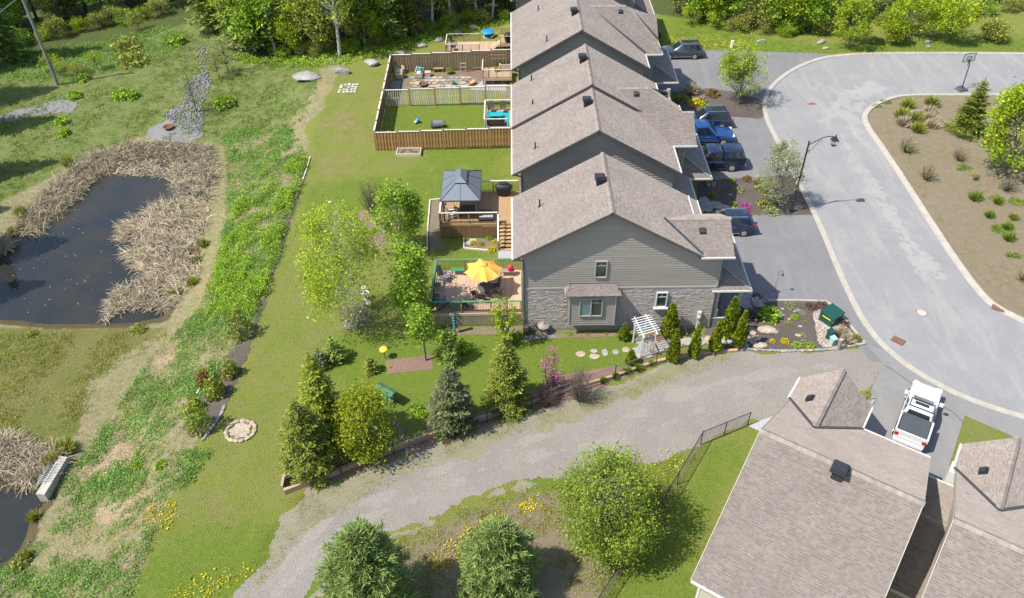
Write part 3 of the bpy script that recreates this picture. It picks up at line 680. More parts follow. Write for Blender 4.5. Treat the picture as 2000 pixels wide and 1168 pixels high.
def siding_at(hs, T, y, xr, z0, z1, step=.2, mat='siding_grey'):
    z = z0
    while z < z1 - .05:
        a, b_ = xr(z + .02); c, d_ = xr(min(z + step, z1 - .01))
        if b_ - a < .4: break
        c = max(c, a); d_ = min(d_, b_)
        if d_ - c < .1: c = (a + b_) / 2 - .05; d_ = c + .1
        zt = min(z + step, z1); m = MB(T)
        m.add([(a, y - .045, z), (b_, y - .045, z), (d_, y - .012, zt), (c, y - .012, zt), (a, y - .01, z), (b_, y - .01, z)], [(0, 1, 2, 3), (1, 0, 4, 5)])
        m.build('siding_board', mat, hs); z += step
def cross_plane(rf, off, Ye, ze, x0, x1, ytop, sl=SL, poly=None, single=0):
    """near slope of a gable that points to the street: eave at Ye, climbing away from the camera"""
    up = Vector((0, 1, sl)); k = math.hypot(1, sl)
    if poly is None: pl = [(0, 0), (x1 - x0, 0), (x1 - x0, (ytop - Ye) * k), (0, (ytop - Ye) * k)]
    else: pl = [(x - x0, (y - Ye) * k) for x, y in poly]
    roof_plane(rf, Vector((x0, Ye, ze)) + off, (1, 0, 0), up, pl)
def far_plane(rf, off, Ye, ze, x0, x1, ytop, sl=SL, poly=None):
    up = Vector((0, -1, sl)); k = math.hypot(1, sl)
    pl = [(0, 0), (x1 - x0, 0), (x1 - x0, (Ye - ytop) * k), (0, (Ye - ytop) * k)] if poly is None else [(x1 - x, (Ye - y) * k) for x, y in poly]
    roof_plane(rf, Vector((x1, Ye, ze)) + off, (-1, 0, 0), up, pl)
def valley(rf, off, a, b):
    MB().bar(Vector(a) + off + Vector((0, 0, .05)), Vector(b) + off + Vector((0, 0, .05)), .16, .05).build('valley_flashing', 'valley_metal', rf)
def porch_roof(hs, off, x0, x1, Y0, Y1, ze, rise=1.0, hip=1.9):
    """lean-to roof over garage and porch, hipped towards the camera"""
    xw = x0
    rf = MB().bb(x0 + .02 + off.x, x1 - .1 + off.x, Y0 + .1 + off.y, Y1 + off.y, ze - .22, ze - .14).build('porch_roof', 'trim_grey', hs)
    L = x1 - x0; up = Vector((-L, 0, rise)); Lu = up.length
    roof_plane(rf, Vector((x1, Y0, ze)) + off, (0, 1, 0), up, [(0, 0), (Y1 - Y0, 0), (Y1 - Y0, Lu), (hip, Lu)], thick=.1)
    up2 = Vector((0, hip, rise)); Lv = up2.length
    roof_plane(rf, Vector((x0 - .35, Y0, ze)) + off, (1, 0, 0), up2, [(0, 0), (L + .35, 0), (.35, Lv), (0, Lv)], thick=.1)
    MB().bar(Vector((x1, Y0, ze + .04)) + off, Vector((x0, Y0 + hip, ze + rise + .04)) + off, .2, .04).build('hip_cap', 'ridge_caps', rf)
    MB().bb(x0 - .35 + off.x, x1 + .08 + off.x, Y0 - .10 + off.y, Y0 - .002 + off.y, ze - .11, ze + .005).build('gutter', 'gutter_pale', rf)
    MB().bb(x1 + .002 + off.x, x1 + .10 + off.x, Y0 + off.y, Y1 + off.y, ze - .11, ze + .005).build('gutter', 'gutter_pale', rf)
    return rf
def garage_front(hs, T, x, Y0, Y1):
    """ground floor front with a panelled garage door"""
    m = MB(T).bb(x - .02, x + .06, Y0 + .35, Y1 - .3, .05, 2.3).build('garage_door', 'trim_grey', hs)
    for i in range(4):
        for j in range(4):
            y0 = Y0 + .45 + j * (Y1 - Y0 - .85) / 4
            MB(T).bb(x + .061, x + .085, y0, y0 + (Y1 - Y0 - .85) / 4 - .1, .15 + i * .53, .58 + i * .53).build('door_panel', 'trim_grey', m)

# ---- nearest house of the row, gable end towards the lane
hs, rf, T, off = row_house('house', 'nearest grey townhouse of the row, stone base and bay window facing the gravel lane', 41.4, 48.65, 0, wall_near=False)
HOUSE1 = hs; yn = 41.9
b = MB(T); b.bb(12.0, 13.62, yn, 46.3, 0, 6.72); b.build('wall', 'siding_grey', hs)
def xr1(z):
    lim = (10.16 - z) / SL; return max(.37, XM - lim), (13.62 if z < 6.6 else min(13.62, XM + lim))
siding_at(hs, T, yn, xr1, 3.98, 10.14)
MB(T).bb(.36, 13.65, yn - .07, yn - .002, 3.86, 3.975).build('trim_band', 'trim_grey', hs)
MB(T).bb(.34, 13.66, yn - .03, yn - .004, .28, 3.86).build('mortar', 'stone_mortar', hs)
MB(T).bb(.33, 13.67, yn - .06, yn - .005, -.1, .28).build('foundation', 'foundation', hs)
class TT: pass
def stones_T(hs, T, *a, **k):
    n0 = set(o.name for o in hs.children); stones(hs, *a, **k)
    for o in hs.children:
        if o.name not in n0:
            for v in o.data.vertices: v.co = T @ v.co
stones_T(hs, T, yn - .03, .36, 13.64, .3, 3.85, [(3.5, 6.75, .7, 3.9), (9.45, 10.5, 2.0, 3.6)])
for x in (.34, 13.6): MB(T).bb(x, x + .1, yn - .075, yn - .02, 3.98, 6.75).build('corner_trim', 'trim_grey', hs)
def window_T(*a, **k):
    fr = window(*a, **k)
    for o in [fr] + list(fr.children):
        for v in o.data.vertices: v.co = T @ v.co
    return fr
window_T(hs, 5.22, 6.05, 4.86, 6.3, yn - .035, 1, sill=False)
window_T(hs, 9.58, 10.36, 2.16, 3.5, yn - .06, 1, 'trim_white')
# bay window
bay = MB(T).bb(3.55, 6.72, 41.3, yn - .02, 1.0, 3.8).build('bay', 'siding_grey', hs)
siding_at(bay, T, 41.3, lambda z: (3.63, 6.64), 1.02, 3.78)
for x in (3.5, 6.65): MB(T).bb(x, x + .12, 41.22, 41.32, .98, 3.8).build('corner_trim', 'trim_grey', bay)
window_T(hs, 4.25, 5.85, 1.9, 3.55, 41.25, 2, blind=True, sill=False)
br = MB(T).bb(3.3, 6.95, 41.12, yn - .04, 3.80, 3.88).build('bay_roof', 'fascia_dark', hs)
k = Vector((0, .72, .42))
roof_plane(br, Vector((3.2, 41.02, 3.9)) + off, (1, 0, 0), k, [(0, 0), (3.85, 0), (3.45, k.length), (.4, k.length)], thick=.05)
roof_plane(br, Vector((3.2, yn, 3.9)) + off, (0, -1, 0), (.4, 0, .42), [(0, 0), (.88, 0), (.1, .58), (0, .58)], thick=.05)
roof_plane(br, Vector((7.05, 41.02, 3.9)) + off, (0, 1, 0), (-.4, 0, .42), [(0, 0), (.88, 0), (.88, .58), (.78, .58)], thick=.05)
# street-side gable, low front strip, porch
cross_plane(rf, off, 41.38, 6.84, 9.6, 14.28, 43.85, poly=[(12.0, 41.38), (14.28, 41.38), (14.28, 43.85), (9.6, 43.85)])
far_plane(rf, off, 46.3, 6.84, 10, 14.28, 43.85)
ridge(rf, Vector((9.95, 43.85, 8.27)) + off, Vector((14.28, 43.85, 8.27)) + off)
MB(T).bb(12.1, 14.32, 41.27, 41.378, 6.74, 6.85).build('gutter', 'gutter_pale', rf)
valley(rf, off, (12.2, 41.55, 6.93), (9.85, 43.8, 8.28))
b = MB(T); b.ext([(13.6, 41.9, 6.7), (13.6, 46.2, 6.7), (13.6, 43.85, 8.0)], (.02, 0, 0)); b.build('gable', 'siding_grey', hs)
roof_plane(rf, Vector((13.08, 46.2, 6.42)) + off, (0, 1, 0), (-.66, 0, .36), [(0, 0), (2.4, 0), (2.4, .75), (0, .75)], thick=.06)
MB(T).bb(13.09, 13.19, 46.2, 48.6, 6.30, 6.42).build('gutter', 'gutter_pale', rf)
box_vent(rf, Vector((5.55, 45.2, 10.18)) + off); pipe(rf, Vector((1.61, 45.9, 7.95)) + off)
flat_vent(rf, Vector((12.32, 43.0, 7.78)) + off, (0, 1, SL), (1, 0, 0))
porch_roof(hs, off, 13.66, 15.98, 41.7, 48.4, 3.68, 1.25)
b = MB(T); b.tube([(13.72, 41.82, 6.7), (13.72, 41.82, 4.6), (13.9, 41.95, 4.5)], .06, 6); b.build('downspout', 'downspout_grey', hs)
# porch: slab, half wall, columns, rail, chair
pc = MB(T).bb(13.62, 15.7, 41.95, 44.6, -.05, .85).build('porch', 'column_stone', hs)
MB(T).bb(13.60, 15.7, 41.93, 42.0, .86, .95).build('porch_ledge', 'trim_white', pc)
for x in (13.68, 15.25):
    MB(T).bb(x, x + .42, 41.95, 42.4, .95, 1.7).build('column_base', 'column_stone', pc); MB(T).bb(x + .08, x + .34, 42.02, 42.3, 1.7, 3.5).build('column', 'trim_grey', pc)
MB(T).bb(14.1, 15.25, 42.06, 42.1, 1.75, 1.82).build('hand_rail', 'door_dark', pc)
for i in range(9): MB(T).bb(14.16 + i * .125, 14.18 + i * .125, 42.07, 42.09, .95, 1.75).build('baluster', 'door_dark', pc)
b = MB(T); b.bb(13.66, 13.72, 42.6, 43.5, .86, 2.9); b.build('front_door', 'door_dark', hs)
garage_front(hs, T, 13.63, 44.8, 48.0)
# meters on the stone wall
for x, z0, z1, nm in ((12.75, .75, 1.75, 'electric_meter'),): 
    b = MB(T); b.bb(x - .13, x + .13, yn - .28, yn - .1, 1.15, 1.75); b.cyl((x, yn - .28, 1.3), (x, yn - .36, 1.3), .09, .09, 12); b.cyl((x - .04, yn - .18, .1), (x - .04, yn - .18, 1.15), .045); b.cyl((x + .07, yn - .18, .1), (x + .07, yn - .18, 1.15), .04); b.build(nm, 'trim_white', hs)
b = MB(T); b.cyl((11.15, yn - .25, .1), (11.15, yn - .25, .75), .03); b.cyl((11.45, yn - .25, .1), (11.45, yn - .25, .75), .03); b.box((11.3, yn - .28, .72), (.34, .24, .26)); b.cyl((11.3, yn - .28, .85), (11.3, yn - .28, .98), .09, .05); b.build('gas_meter', 'slab_concrete', hs)

# ---- second and third house: a pair under one stepped roof
hs, rf, T, off = row_house('house', 'second grey townhouse of the row, behind the deck with the metal gazebo', 51.65, 58.45, .05, board_from=4.0)
HOUSE2 = hs
b = MB(T); b.bb(12.0, 13.55, 56.1, 61.2, 0, 6.75); b.build('wall', 'siding_grey', hs)
for i in range(16): MB(T).bb(13.55, 13.585, 56.12 + i * .3, 56.15 + i * .3, 4.4, 6.72).build('batten', 'siding_grey', hs)
for i in range(5): MB(T).bb(12.05 + i * .32, 12.08 + i * .32, 56.06, 56.098, 3.9, 6.7).build('batten', 'siding_grey', hs)
cross_plane(rf, off, 55.6, 6.85, 6.2, 14.3, 60.25, poly=[(12.0, 55.6), (14.3, 55.6), (14.3, 58.27), (13.29, 58.27), (10.83, 60.25), (7.0, 60.25)])
ridge(rf, Vector((7.0, 60.25, 9.54)) + off, Vector((10.83, 60.25, 9.54)) + off)
a = Vector((13.29, 58.27, 8.39)); c_ = Vector((10.83, 60.25, 9.54)); g = Vector((14.0, 61.3, 6.95)); g2 = Vector((13.55, 58.27, 8.2))
b = MB(); b.ext([p + off for p in (c_, a, Vector((14.0, 60.6, 7.0)), Vector((13.9, 62.0, 6.95)), Vector((10.9, 62.0, 9.0)))], (0, 0, -.12)); b.build('roof_deck', 'shingles_taupe', rf)
nq = (a - c_).cross(Vector((14.0, 60.6, 7.0)) - c_)
MB().bar(a + off + Vector((0, 0, .03)), c_ + off + Vector((0, 0, .03)), .2, .04).build('hip_cap', 'ridge_caps', rf)
far_plane(rf, off, 60.9, 6.85, 12.0, 14.3, 58.27)
ridge(rf, Vector((13.3, 58.27, 8.39)) + off, Vector((14.3, 58.27, 8.39)) + off)
MB(T).bb(12.05, 14.36, 55.49, 55.598, 6.74, 6.86).build('gutter', 'gutter_pale', rf)
MB().bar(Vector((13.84, 60.5, 7.16)) + off, Vector((13.8, 61.6, 7.16)) + off, .1, .12).build('gutter', 'gutter_pale', rf)
valley(rf, off, (12.05, 55.75, 6.98), (7.1, 60.2, 9.56))
box_vent(rf, Vector((5.5, 56.1, 10.2)) + off); pipe(rf, Vector((1.5, 53.7, 7.9)) + off); flat_vent(rf, Vector((9.8, 59.7, 9.25)) + off, (0, 1, SL), (1, 0, 0))
porch_roof(hs, off, 13.6, 15.95, 55.75, 63.0, 3.7, 1.2)
pc = MB(T).bb(13.0, 14.6, 53.0, 55.7, -.05, .8).build('porch', 'column_stone', hs)
MB(T).bb(13.5, 13.9, 53.2, 53.6, .8, 1.6).build('column_base', 'column_stone', pc); MB(T).bb(13.55, 13.85, 53.25, 53.55, 1.6, 3.95).build('column', 'trim_grey', pc)
MB(T).bb(14.45, 14.5, 53.6, 55.6, 1.6, 1.66).build('hand_rail', 'door_dark', pc)
for i in range(14): MB(T).bb(14.46, 14.49, 53.65 + i * .14, 53.67 + i * .14, .8, 1.6).build('baluster', 'door_dark', pc)
roof_plane(rf, Vector((14.05, 51.9, 3.9)) + off, (0, 1, 0), (-2.0, 0, .9), [(0, 0), (3.8, 0), (3.8, 2.19), (0, 2.19)], thick=.08)
MB(T).bb(14.06, 14.16, 51.9, 55.6, 3.78, 3.9).build('gutter', 'gutter_pale', rf)
MB(T).bb(12.0, 13.2, 52.2, 56.1, 0, 3.9).build('wall', 'stone_grey', hs)
garage_front(hs, T, 13.56, 56.6, 60.4)
hs, rf, T, off = row_house('house', 'third grey townhouse of the row, stepped up behind the second one', 58.35, 65.9, .34, board_from=8.0)
b = MB(T); b.bb(12.0, 13.5, 61.3, 65.4, 0, 6.7); b.build('wall', 'siding_grey', hs)
far_plane(rf, off, 64.9, 6.85, 6.2, 13.4, 60.25, poly=[(13.4, 64.9), (10.83, 60.3), (7.0, 60.3), (12.2, 64.9)])
box_vent(rf, Vector((5.62, 63.0, 10.56)) + off); pipe(rf, Vector((1.45, 64.6, 8.15)) + off); pipe(rf, Vector((1.45, 60.4, 8.15)) + off, .4)
garage_front(hs, T, 13.51, 61.6, 65.2)
# ---- third block, the farthest fully seen roof
hs, rf, T, off = row_house('house', 'fourth grey townhouse of the row, beside the dark grey SUV', 69.7, 83.2, 0, board_from=4.0)
b = MB(T); b.bb(12.0, 13.4, 73.0, 81.8, 0, 6.75); b.build('wall', 'siding_grey', hs)
for i in range(5): MB(T).bb(12.05 + i * .3, 12.08 + i * .3, 72.96, 72.998, 3.9, 6.7).build('batten', 'siding_grey', hs)
cross_plane(rf, off, 72.48, 6.85, 6.2, 13.96, 77.38, poly=[(12.4, 72.48), (13.96, 72.48), (13.7, 73.7), (10.76, 77.38), (7.1, 77.38)])
far_plane(rf, off, 82.3, 6.85, 6.2, 13.96, 77.38, poly=[(12.4, 82.3), (13.96, 82.3), (10.76, 77.38), (7.1, 77.38)])
ridge(rf, Vector((7.1, 77.38, 9.68)) + off, Vector((10.76, 77.38, 9.68)) + off)
b = MB(); b.ext([Vector(p) + off for p in ((10.76, 77.38, 9.68), (13.96, 72.48, 6.85), (13.98, 82.3, 6.85))], (0, 0, -.12)); b.build('roof_deck', 'shingles_taupe', rf)
cross_plane(rf, off, 75.6, 6.85, 12.0, 14.1, 78.25); far_plane(rf, off, 80.9, 6.85, 12.0, 14.1, 78.25)
MB(T).bb(12.3, 14.02, 72.37, 72.478, 6.74, 6.86).build('gutter', 'gutter_pale', rf)
MB().bar(Vector((14.05, 72.45, 6.8)) + off, Vector((14.0, 75.5, 6.8)) + off, .1, .12).build('gutter', 'gutter_pale', rf)
valley(rf, off, (12.4, 72.6, 6.98), (7.15, 77.3, 9.7)); valley(rf, off, (14.0, 75.7, 7.0), (12.0, 78.2, 8.5))
box_vent(rf, Vector((5.6, 73.9, 10.2)) + off); pipe(rf, Vector((3.0, 71.4, 8.75)) + off); pipe(rf, Vector((2.45, 79.6, 8.4)) + off); flat_vent(rf, Vector((10.33, 76.7, 9.3)) + off, (0, 1, SL), (1, 0, 0))
porch_roof(hs, off, 13.45, 15.95, 73.0, 80.5, 3.7, 1.2)
pc = MB(T).bb(13.0, 15.4, 70.6, 73.0, -.05, .6).build('porch', 'column_stone', hs)
MB(T).bb(14.7, 15.1, 71.6, 72.0, .6, 1.4).build('column_base', 'column_stone', pc); MB(T).bb(14.75, 15.05, 71.65, 71.95, 1.4, 3.6).build('column', 'trim_grey', pc)
MB(T).bb(12.0, 13.0, 70.2, 73.0, 0, 3.9).build('wall', 'stone_grey', hs)
garage_front(hs, T, 13.41, 73.6, 76.8); garage_front(hs, T, 13.41, 77.4, 80.8)
# ---- block beyond, only its base edge shows at the top of the picture
hs, rf, T, off = row_house('house', 'farthest grey townhouse, only its wall and porch roof showing at the top', 86.6, 100, 0, board_from=4.0)
b = MB(T); b.bb(12.0, 13.4, 88.6, 98, 0, 6.75); b.build('wall', 'siding_grey', hs)
porch_roof(hs, off, 13.45, 15.95, 88.9, 97, 3.7, 1.2)

# ---- the two bungalows on the near right, turned to the bend of the road
A0 = Vector((12.4, 26.53, 0)); RZ = math.radians(-34.3)
def bungalow(name, label, s0, zr, vent_at, width=7.96, single=0):
    hs = thing(name, label, 'house', A0 + Matrix.Rotation(RZ, 3, 'Z') @ Vector((s0, 0, 0)), RZ, 'beige bungalows in the near right corner')
    bpy.context.view_layer.update()
    W = width; te = 7.1; ze = 3.0; p = (zr - ze) / te
    sec = [(-6.6, 0), (6.75, 0), (6.75, ze + .05), (0, zr - .3), (-6.6, ze + .12)]
    b = MB(); b.ext([(.35, y, z) for y, z in sec][::-1], (W - .7, 0, 0)); b.build('wall', 'siding_beige', hs)
    z = .3
    while z < ze - .1:
        MB().add([(.36, -6.645, z), (W - .36, -6.645, z), (W - .36, -6.612, z + .19), (.36, -6.612, z + .19), (.36, -6.61, z), (W - .36, -6.61, z)], [(0, 1, 2, 3), (1, 0, 4, 5)]).build('siding_board', 'siding_beige', hs)
        MB().add([(.305, 6.5, z), (.305, -6.5, z), (.338, -6.5, z + .19), (.338, 6.5, z + .19), (.34, 6.5, z), (.34, -6.5, z)], [(0, 1, 2, 3), (1, 0, 4, 5)]).build('siding_board', 'siding_beige', hs); z += .19
    for x, y in ((.3, -6.66), (W - .42, -6.66), (.3, 6.7)): MB().bb(x, x + .12, y, y + .1, .1, ze).build('corner_trim', 'trim_white', hs)
    rf = MB().bb(.05, W - .05, -.03, .03, zr - .42, zr - .16).build('roof', 'fascia_dark', hs)
    Ls = math.hypot(te, zr - ze); Mw = hs.matrix_world.copy(); cp = Vector((0, 0, CAM_H))
    def near(q):
        wq = Mw @ q; d = wq - cp; c = [sum(RT[i][j] * d[j] for j in range(3)) for i in range(3)]
        x = 1000 + F * c[0] / c[2]; y = 584 - F * c[1] / c[2]
        return c[2] + (0 if (8 < x < 1990 and 8 < y < 1160) else 1000)
    roof_plane(rf, (0, -te, ze), (1, 0, 0), (0, te, zr - ze), [(0, 0), (W, 0), (W, Ls), (0, Ls)], single=single, near=near)
    roof_plane(rf, (W, te, ze), (-1, 0, 0), (0, -te, zr - ze), [(0, 0), (W, 0), (W, Ls), (0, Ls)])
    ridge(rf, (0, 0, zr), (W, 0, zr), wd=.2)
    MB().bb(0, W, -te - .12, -te - .002, ze - .12, ze).build('gutter', 'gutter_pale', rf); MB().bb(4.2, W, te + .002, te + .12, ze - .12, ze).build('gutter', 'gutter_pale', rf)
    for x in (-.03, W): MB().bar((x, -te, ze - .1), (x, 0, zr - .1), .035, .2).build('fascia', 'siding_beige', rf); MB().bar((x, te, ze - .1), (x, 0, zr - .1), .035, .2).build('fascia', 'siding_beige', rf)
    # steep garage gable towards the street
    zc = 5.05; hw = 2.155; sc = (zc - ze) / hw; xm = 2.03; tf = 9.12; tb = (zr - zc) / p
    Lc = math.hypot(hw, zc - ze)
    roof_plane(rf, (xm - hw, tf, ze), (0, -1, 0), (hw, 0, zc - ze), [(0, 0), (tf - te + .1, 0), (tf - tb, Lc), (0, Lc)], thick=.1)
    roof_plane(rf, (xm + hw, te - .1, ze), (0, 1, 0), (-hw, 0, zc - ze), [(0, 0), (tf - te + .1, 0), (tf - te + .1, Lc), (te - .1 - tb, Lc) if False else (-(te - .1 - tb), Lc)], thick=.1)
    ridge(rf, (xm, tb, zc), (xm, tf, zc), wd=.17)
    MB().bb(xm - hw - .11, xm - hw - .002, te, tf, ze - .12, ze).build('gutter', 'gutter_pale', rf); MB().bb(xm + hw + .002, xm + hw + .11, te, tf, ze - .12, ze).build('gutter', 'gutter_pale', rf)
    for sgn in (-1, 1):
        a = Vector((xm + sgn * hw, te, ze + .06)); b_ = Vector((xm, tb, zc + .06)); MB().bar(a, b_, .16, .05).build('valley_flashing', 'valley_metal', rf)
    b = MB(); b.ext([(xm - hw + .3, 6.7, 0), (xm + hw - .3, 6.7, 0), (xm + hw - .3, 6.7, ze + .1), (xm, 6.7, zc - .2), (xm - hw + .3, 6.7, ze + .1)], (0, 2.0, 0)); b.build('wall', 'siding_beige', hs)
    MB().bb(xm - 1.5, xm + 1.5, 8.7, 8.76, .05, 2.3).build('garage_door', 'trim_white', hs)
    flat_vent(rf, (xm - .95, 6.6, zc - .95 * sc), (hw, 0, zc - ze), (0, -1, 0), .4)
    if vent_at: box_vent(rf, vent_at, 0, 1.15)
    return hs, rf
bungalow('house', 'beige bungalow beside the white pickup truck, black box vent near its ridge', 0, 7.3, (4.1, -.45, 6.95), single=300)
hsb, rfb = bungalow('house', 'beige bungalow in the lower right corner of the picture, cut off by the frame', 9.35, 7.1, None)
# low link roof joining the two, on the right-hand house
lk = MB().bb(-1.5, .3, -.8, 6.2, 0, 1.5).build('link_wall', 'siding_beige', hsb)
up = Vector((0, 4.2, 1.4)); roof_plane(lk, (-1.7, -1.1, 1.6), (1, 0, 0), up, [(0, 0), (2.05, 0), (2.05, up.length), (0, up.length)])
up = Vector((0, -3.4, .8)); roof_plane(lk, (.35, 6.5, 2.2), (-1, 0, 0), up, [(0, 0), (2.05, 0), (2.05, up.length), (0, up.length)])
MB().bb(-1.6, .34, 6.502, 6.61, 2.08, 2.2).build('gutter', 'gutter_pale', lk); MB().bb(-1.6, .34, -1.21, -1.102, 1.48, 1.6).build('gutter', 'gutter_pale', lk); ridge(lk, (-1.7, 3.1, 3.0), (.34, 3.1, 3.0))
b = MB(); b.bb(-.3, .32, 6.75, 7.6, 0, 2.95); b.build('front_post', 'trim_white', hsb)
# ================================================================== vegetation
leaf('leaf_maple', [(0.132, 0.202, 0.011), (0.29, 0.38, 0.015), (0.396, 0.481, 0.026), (0.211, 0.297, 0.015)])
leaf('leaf_yellowgreen', [(0.181, 0.246, 0.016), (0.326, 0.404, 0.028), (0.422, 0.52, 0.047), (0.253, 0.347, 0.023)])
leaf('leaf_green', [(0.134, 0.23, 0.02), (0.268, 0.415, 0.034), (0.415, 0.59, 0.048), (0.195, 0.328, 0.024)])
leaf('leaf_fresh', [(0.138, 0.232, 0.022), (0.268, 0.4, 0.036), (0.37, 0.509, 0.055), (0.204, 0.325, 0.029)])
leaf('leaf_gold', [(.19, .235, .014), (.31, .355, .02), (.40, .44, .03), (.24, .29, .016)])
leaf('leaf_shrub', [(.14, .20, .022), (.24, .32, .035), (.31, .39, .05), (.18, .25, .025)])
leaf('leaf_weed', [(0.148, 0.27, 0.052), (0.216, 0.367, 0.072), (0.296, 0.465, 0.103), (0.17, 0.315, 0.057)])
leaf('leaf_pale', [(0.2, 0.237, 0.084), (0.325, 0.35, 0.156), (0.425, 0.45, 0.24), (0.25, 0.288, 0.096)])
leaf('leaf_olive', [(0.171, 0.194, 0.035), (0.29, 0.31, 0.053), (0.393, 0.394, 0.088), (0.222, 0.252, 0.035)])
leaf('leaf_purple', [(.12, .075, .055), (.19, .12, .09), (.15, .10, .07)])
leaf('leaf_orange', [(.30, .12, .03), (.26, .18, .05), (.16, .15, .03)])
leaf('blossom_pink', [(.46, .14, .27), (.58, .26, .40), (.36, .09, .20), (.22, .12, .12)])
leaf('blossom_magenta', [(.45, .07, .30), (.55, .14, .40), (.12, .15, .04)])
leaf('blossom_yellow', [(.55, .46, .01), (.62, .50, .015), (.46, .40, .02)], .2)
leaf('spruce_green', [(0.094, 0.122, 0.021), (0.166, 0.197, 0.028), (0.265, 0.286, 0.039), (0.121, 0.157, 0.021)], .15)
leaf('spruce_yellow', [(0.111, 0.16, 0.018), (0.212, 0.262, 0.025), (0.311, 0.349, 0.034), (0.149, 0.204, 0.02)], .2)
leaf('spruce_blue', [(.085, .105, .042), (.14, .162, .066), (.20, .222, .095), (.10, .125, .05)], .15)
leaf('spruce_dark', [(0.104, 0.152, 0.032), (0.187, 0.255, 0.046), (0.281, 0.361, 0.059)], .12)
leaf('pine_green', [(.13, .19, .05), (.21, .29, .075), (.30, .38, .11), (.16, .23, .06)], .2)
leaf('cedar_green', [(0.121, 0.172, 0.011), (0.216, 0.272, 0.015), (0.29, 0.336, 0.024), (0.162, 0.215, 0.013)], .15)
leaf('reed_straw', [(0.374, 0.308, 0.204), (0.484, 0.407, 0.281), (0.275, 0.226, 0.143), (0.55, 0.473, 0.341)], .2)
leaf('grass_blade', [(0.15, 0.225, 0.035), (0.25, 0.317, 0.053), (0.112, 0.198, 0.026)], .3)
plain('bark_grey', (.12, .105, .09), .9, .3, 6, bmp=.5); plain('bark_birch', (.42, .40, .36), .8, .35, 5); plain('bark_brown', (.085, .062, .045), .9, .3, 6); plain('twig_grey', (.16, .13, .11), .9, .2)
plain('deadwood', (.22, .205, .19), .9, .2)
def rv(n, s=1.0): return nr.normal(0, s, (n, 3))
def unit(v): return v / (np.linalg.norm(v, axis=1, keepdims=True) + 1e-9)
def quads(cen, a, b):
    """leaf quads: centre, two half axes; slightly kite-shaped"""
    n = len(cen); V = np.stack([cen - a, cen - b * .9 + a * .15, cen + a, cen + b * .9 + a * .15], 1).reshape(-1, 3)
    return V, np.arange(4 * n).reshape(-1, 4)
def leaf_quads(cen, size, outward=None, flat=.0):
    n = len(cen); a = unit(rv(n)); 
    if outward is not None: a = unit(a + outward * .9)
    r = unit(rv(n)); b = unit(np.cross(a, r)); s = (size * nr.uniform(.65, 1.35, n))[:, None]
    if flat: a[:, 2] *= (1 - flat); a = unit(a); b[:, 2] *= (1 - flat); b = unit(b)
    return quads(cen, a * s * .5, b * s * .36)
class TB:
    """branch tubes"""
    def __init__(s): s.v = []; s.f = []
    def seg(s, p, q, r0, r1, n=4):
        p = np.asarray(p, float); q = np.asarray(q, float); d = q - p; L = np.linalg.norm(d)
        if L < 1e-4: return
        d = d / L; u = np.array([0, 0, 1.]) if abs(d[2]) < .9 else np.array([1., 0, 0]); x = np.cross(d, u); x /= np.linalg.norm(x); y = np.cross(d, x); o = len(s.v)
        for c, r in ((p, r0), (q, r1)):
            for i in range(n):
                t = 2 * math.pi * i / n; s.v.append(c + x * r * math.cos(t) + y * r * math.sin(t))
        s.f += [(o + i, o + (i + 1) % n, o + n + (i + 1) % n, o + n + i) for i in range(n)]
    def curve(s, p, q, r0, r1, bend=.15, k=3, n=4):
        p = np.asarray(p, float); q = np.asarray(q, float); L = np.linalg.norm(q - p); m = nr.normal(0, bend * L / 3, 3); prev = p; pts = [p]
        for i in range(1, k + 1):
            t = i / k; c = p + (q - p) * t + m * math.sin(math.pi * t); s.seg(prev, c, r0 + (r1 - r0) * (i - 1) / k, r0 + (r1 - r0) * t, n); prev = c; pts.append(c)
        return pts
    def mesh(s, name, mat): return np_mesh(name, s.v, s.f, mat)
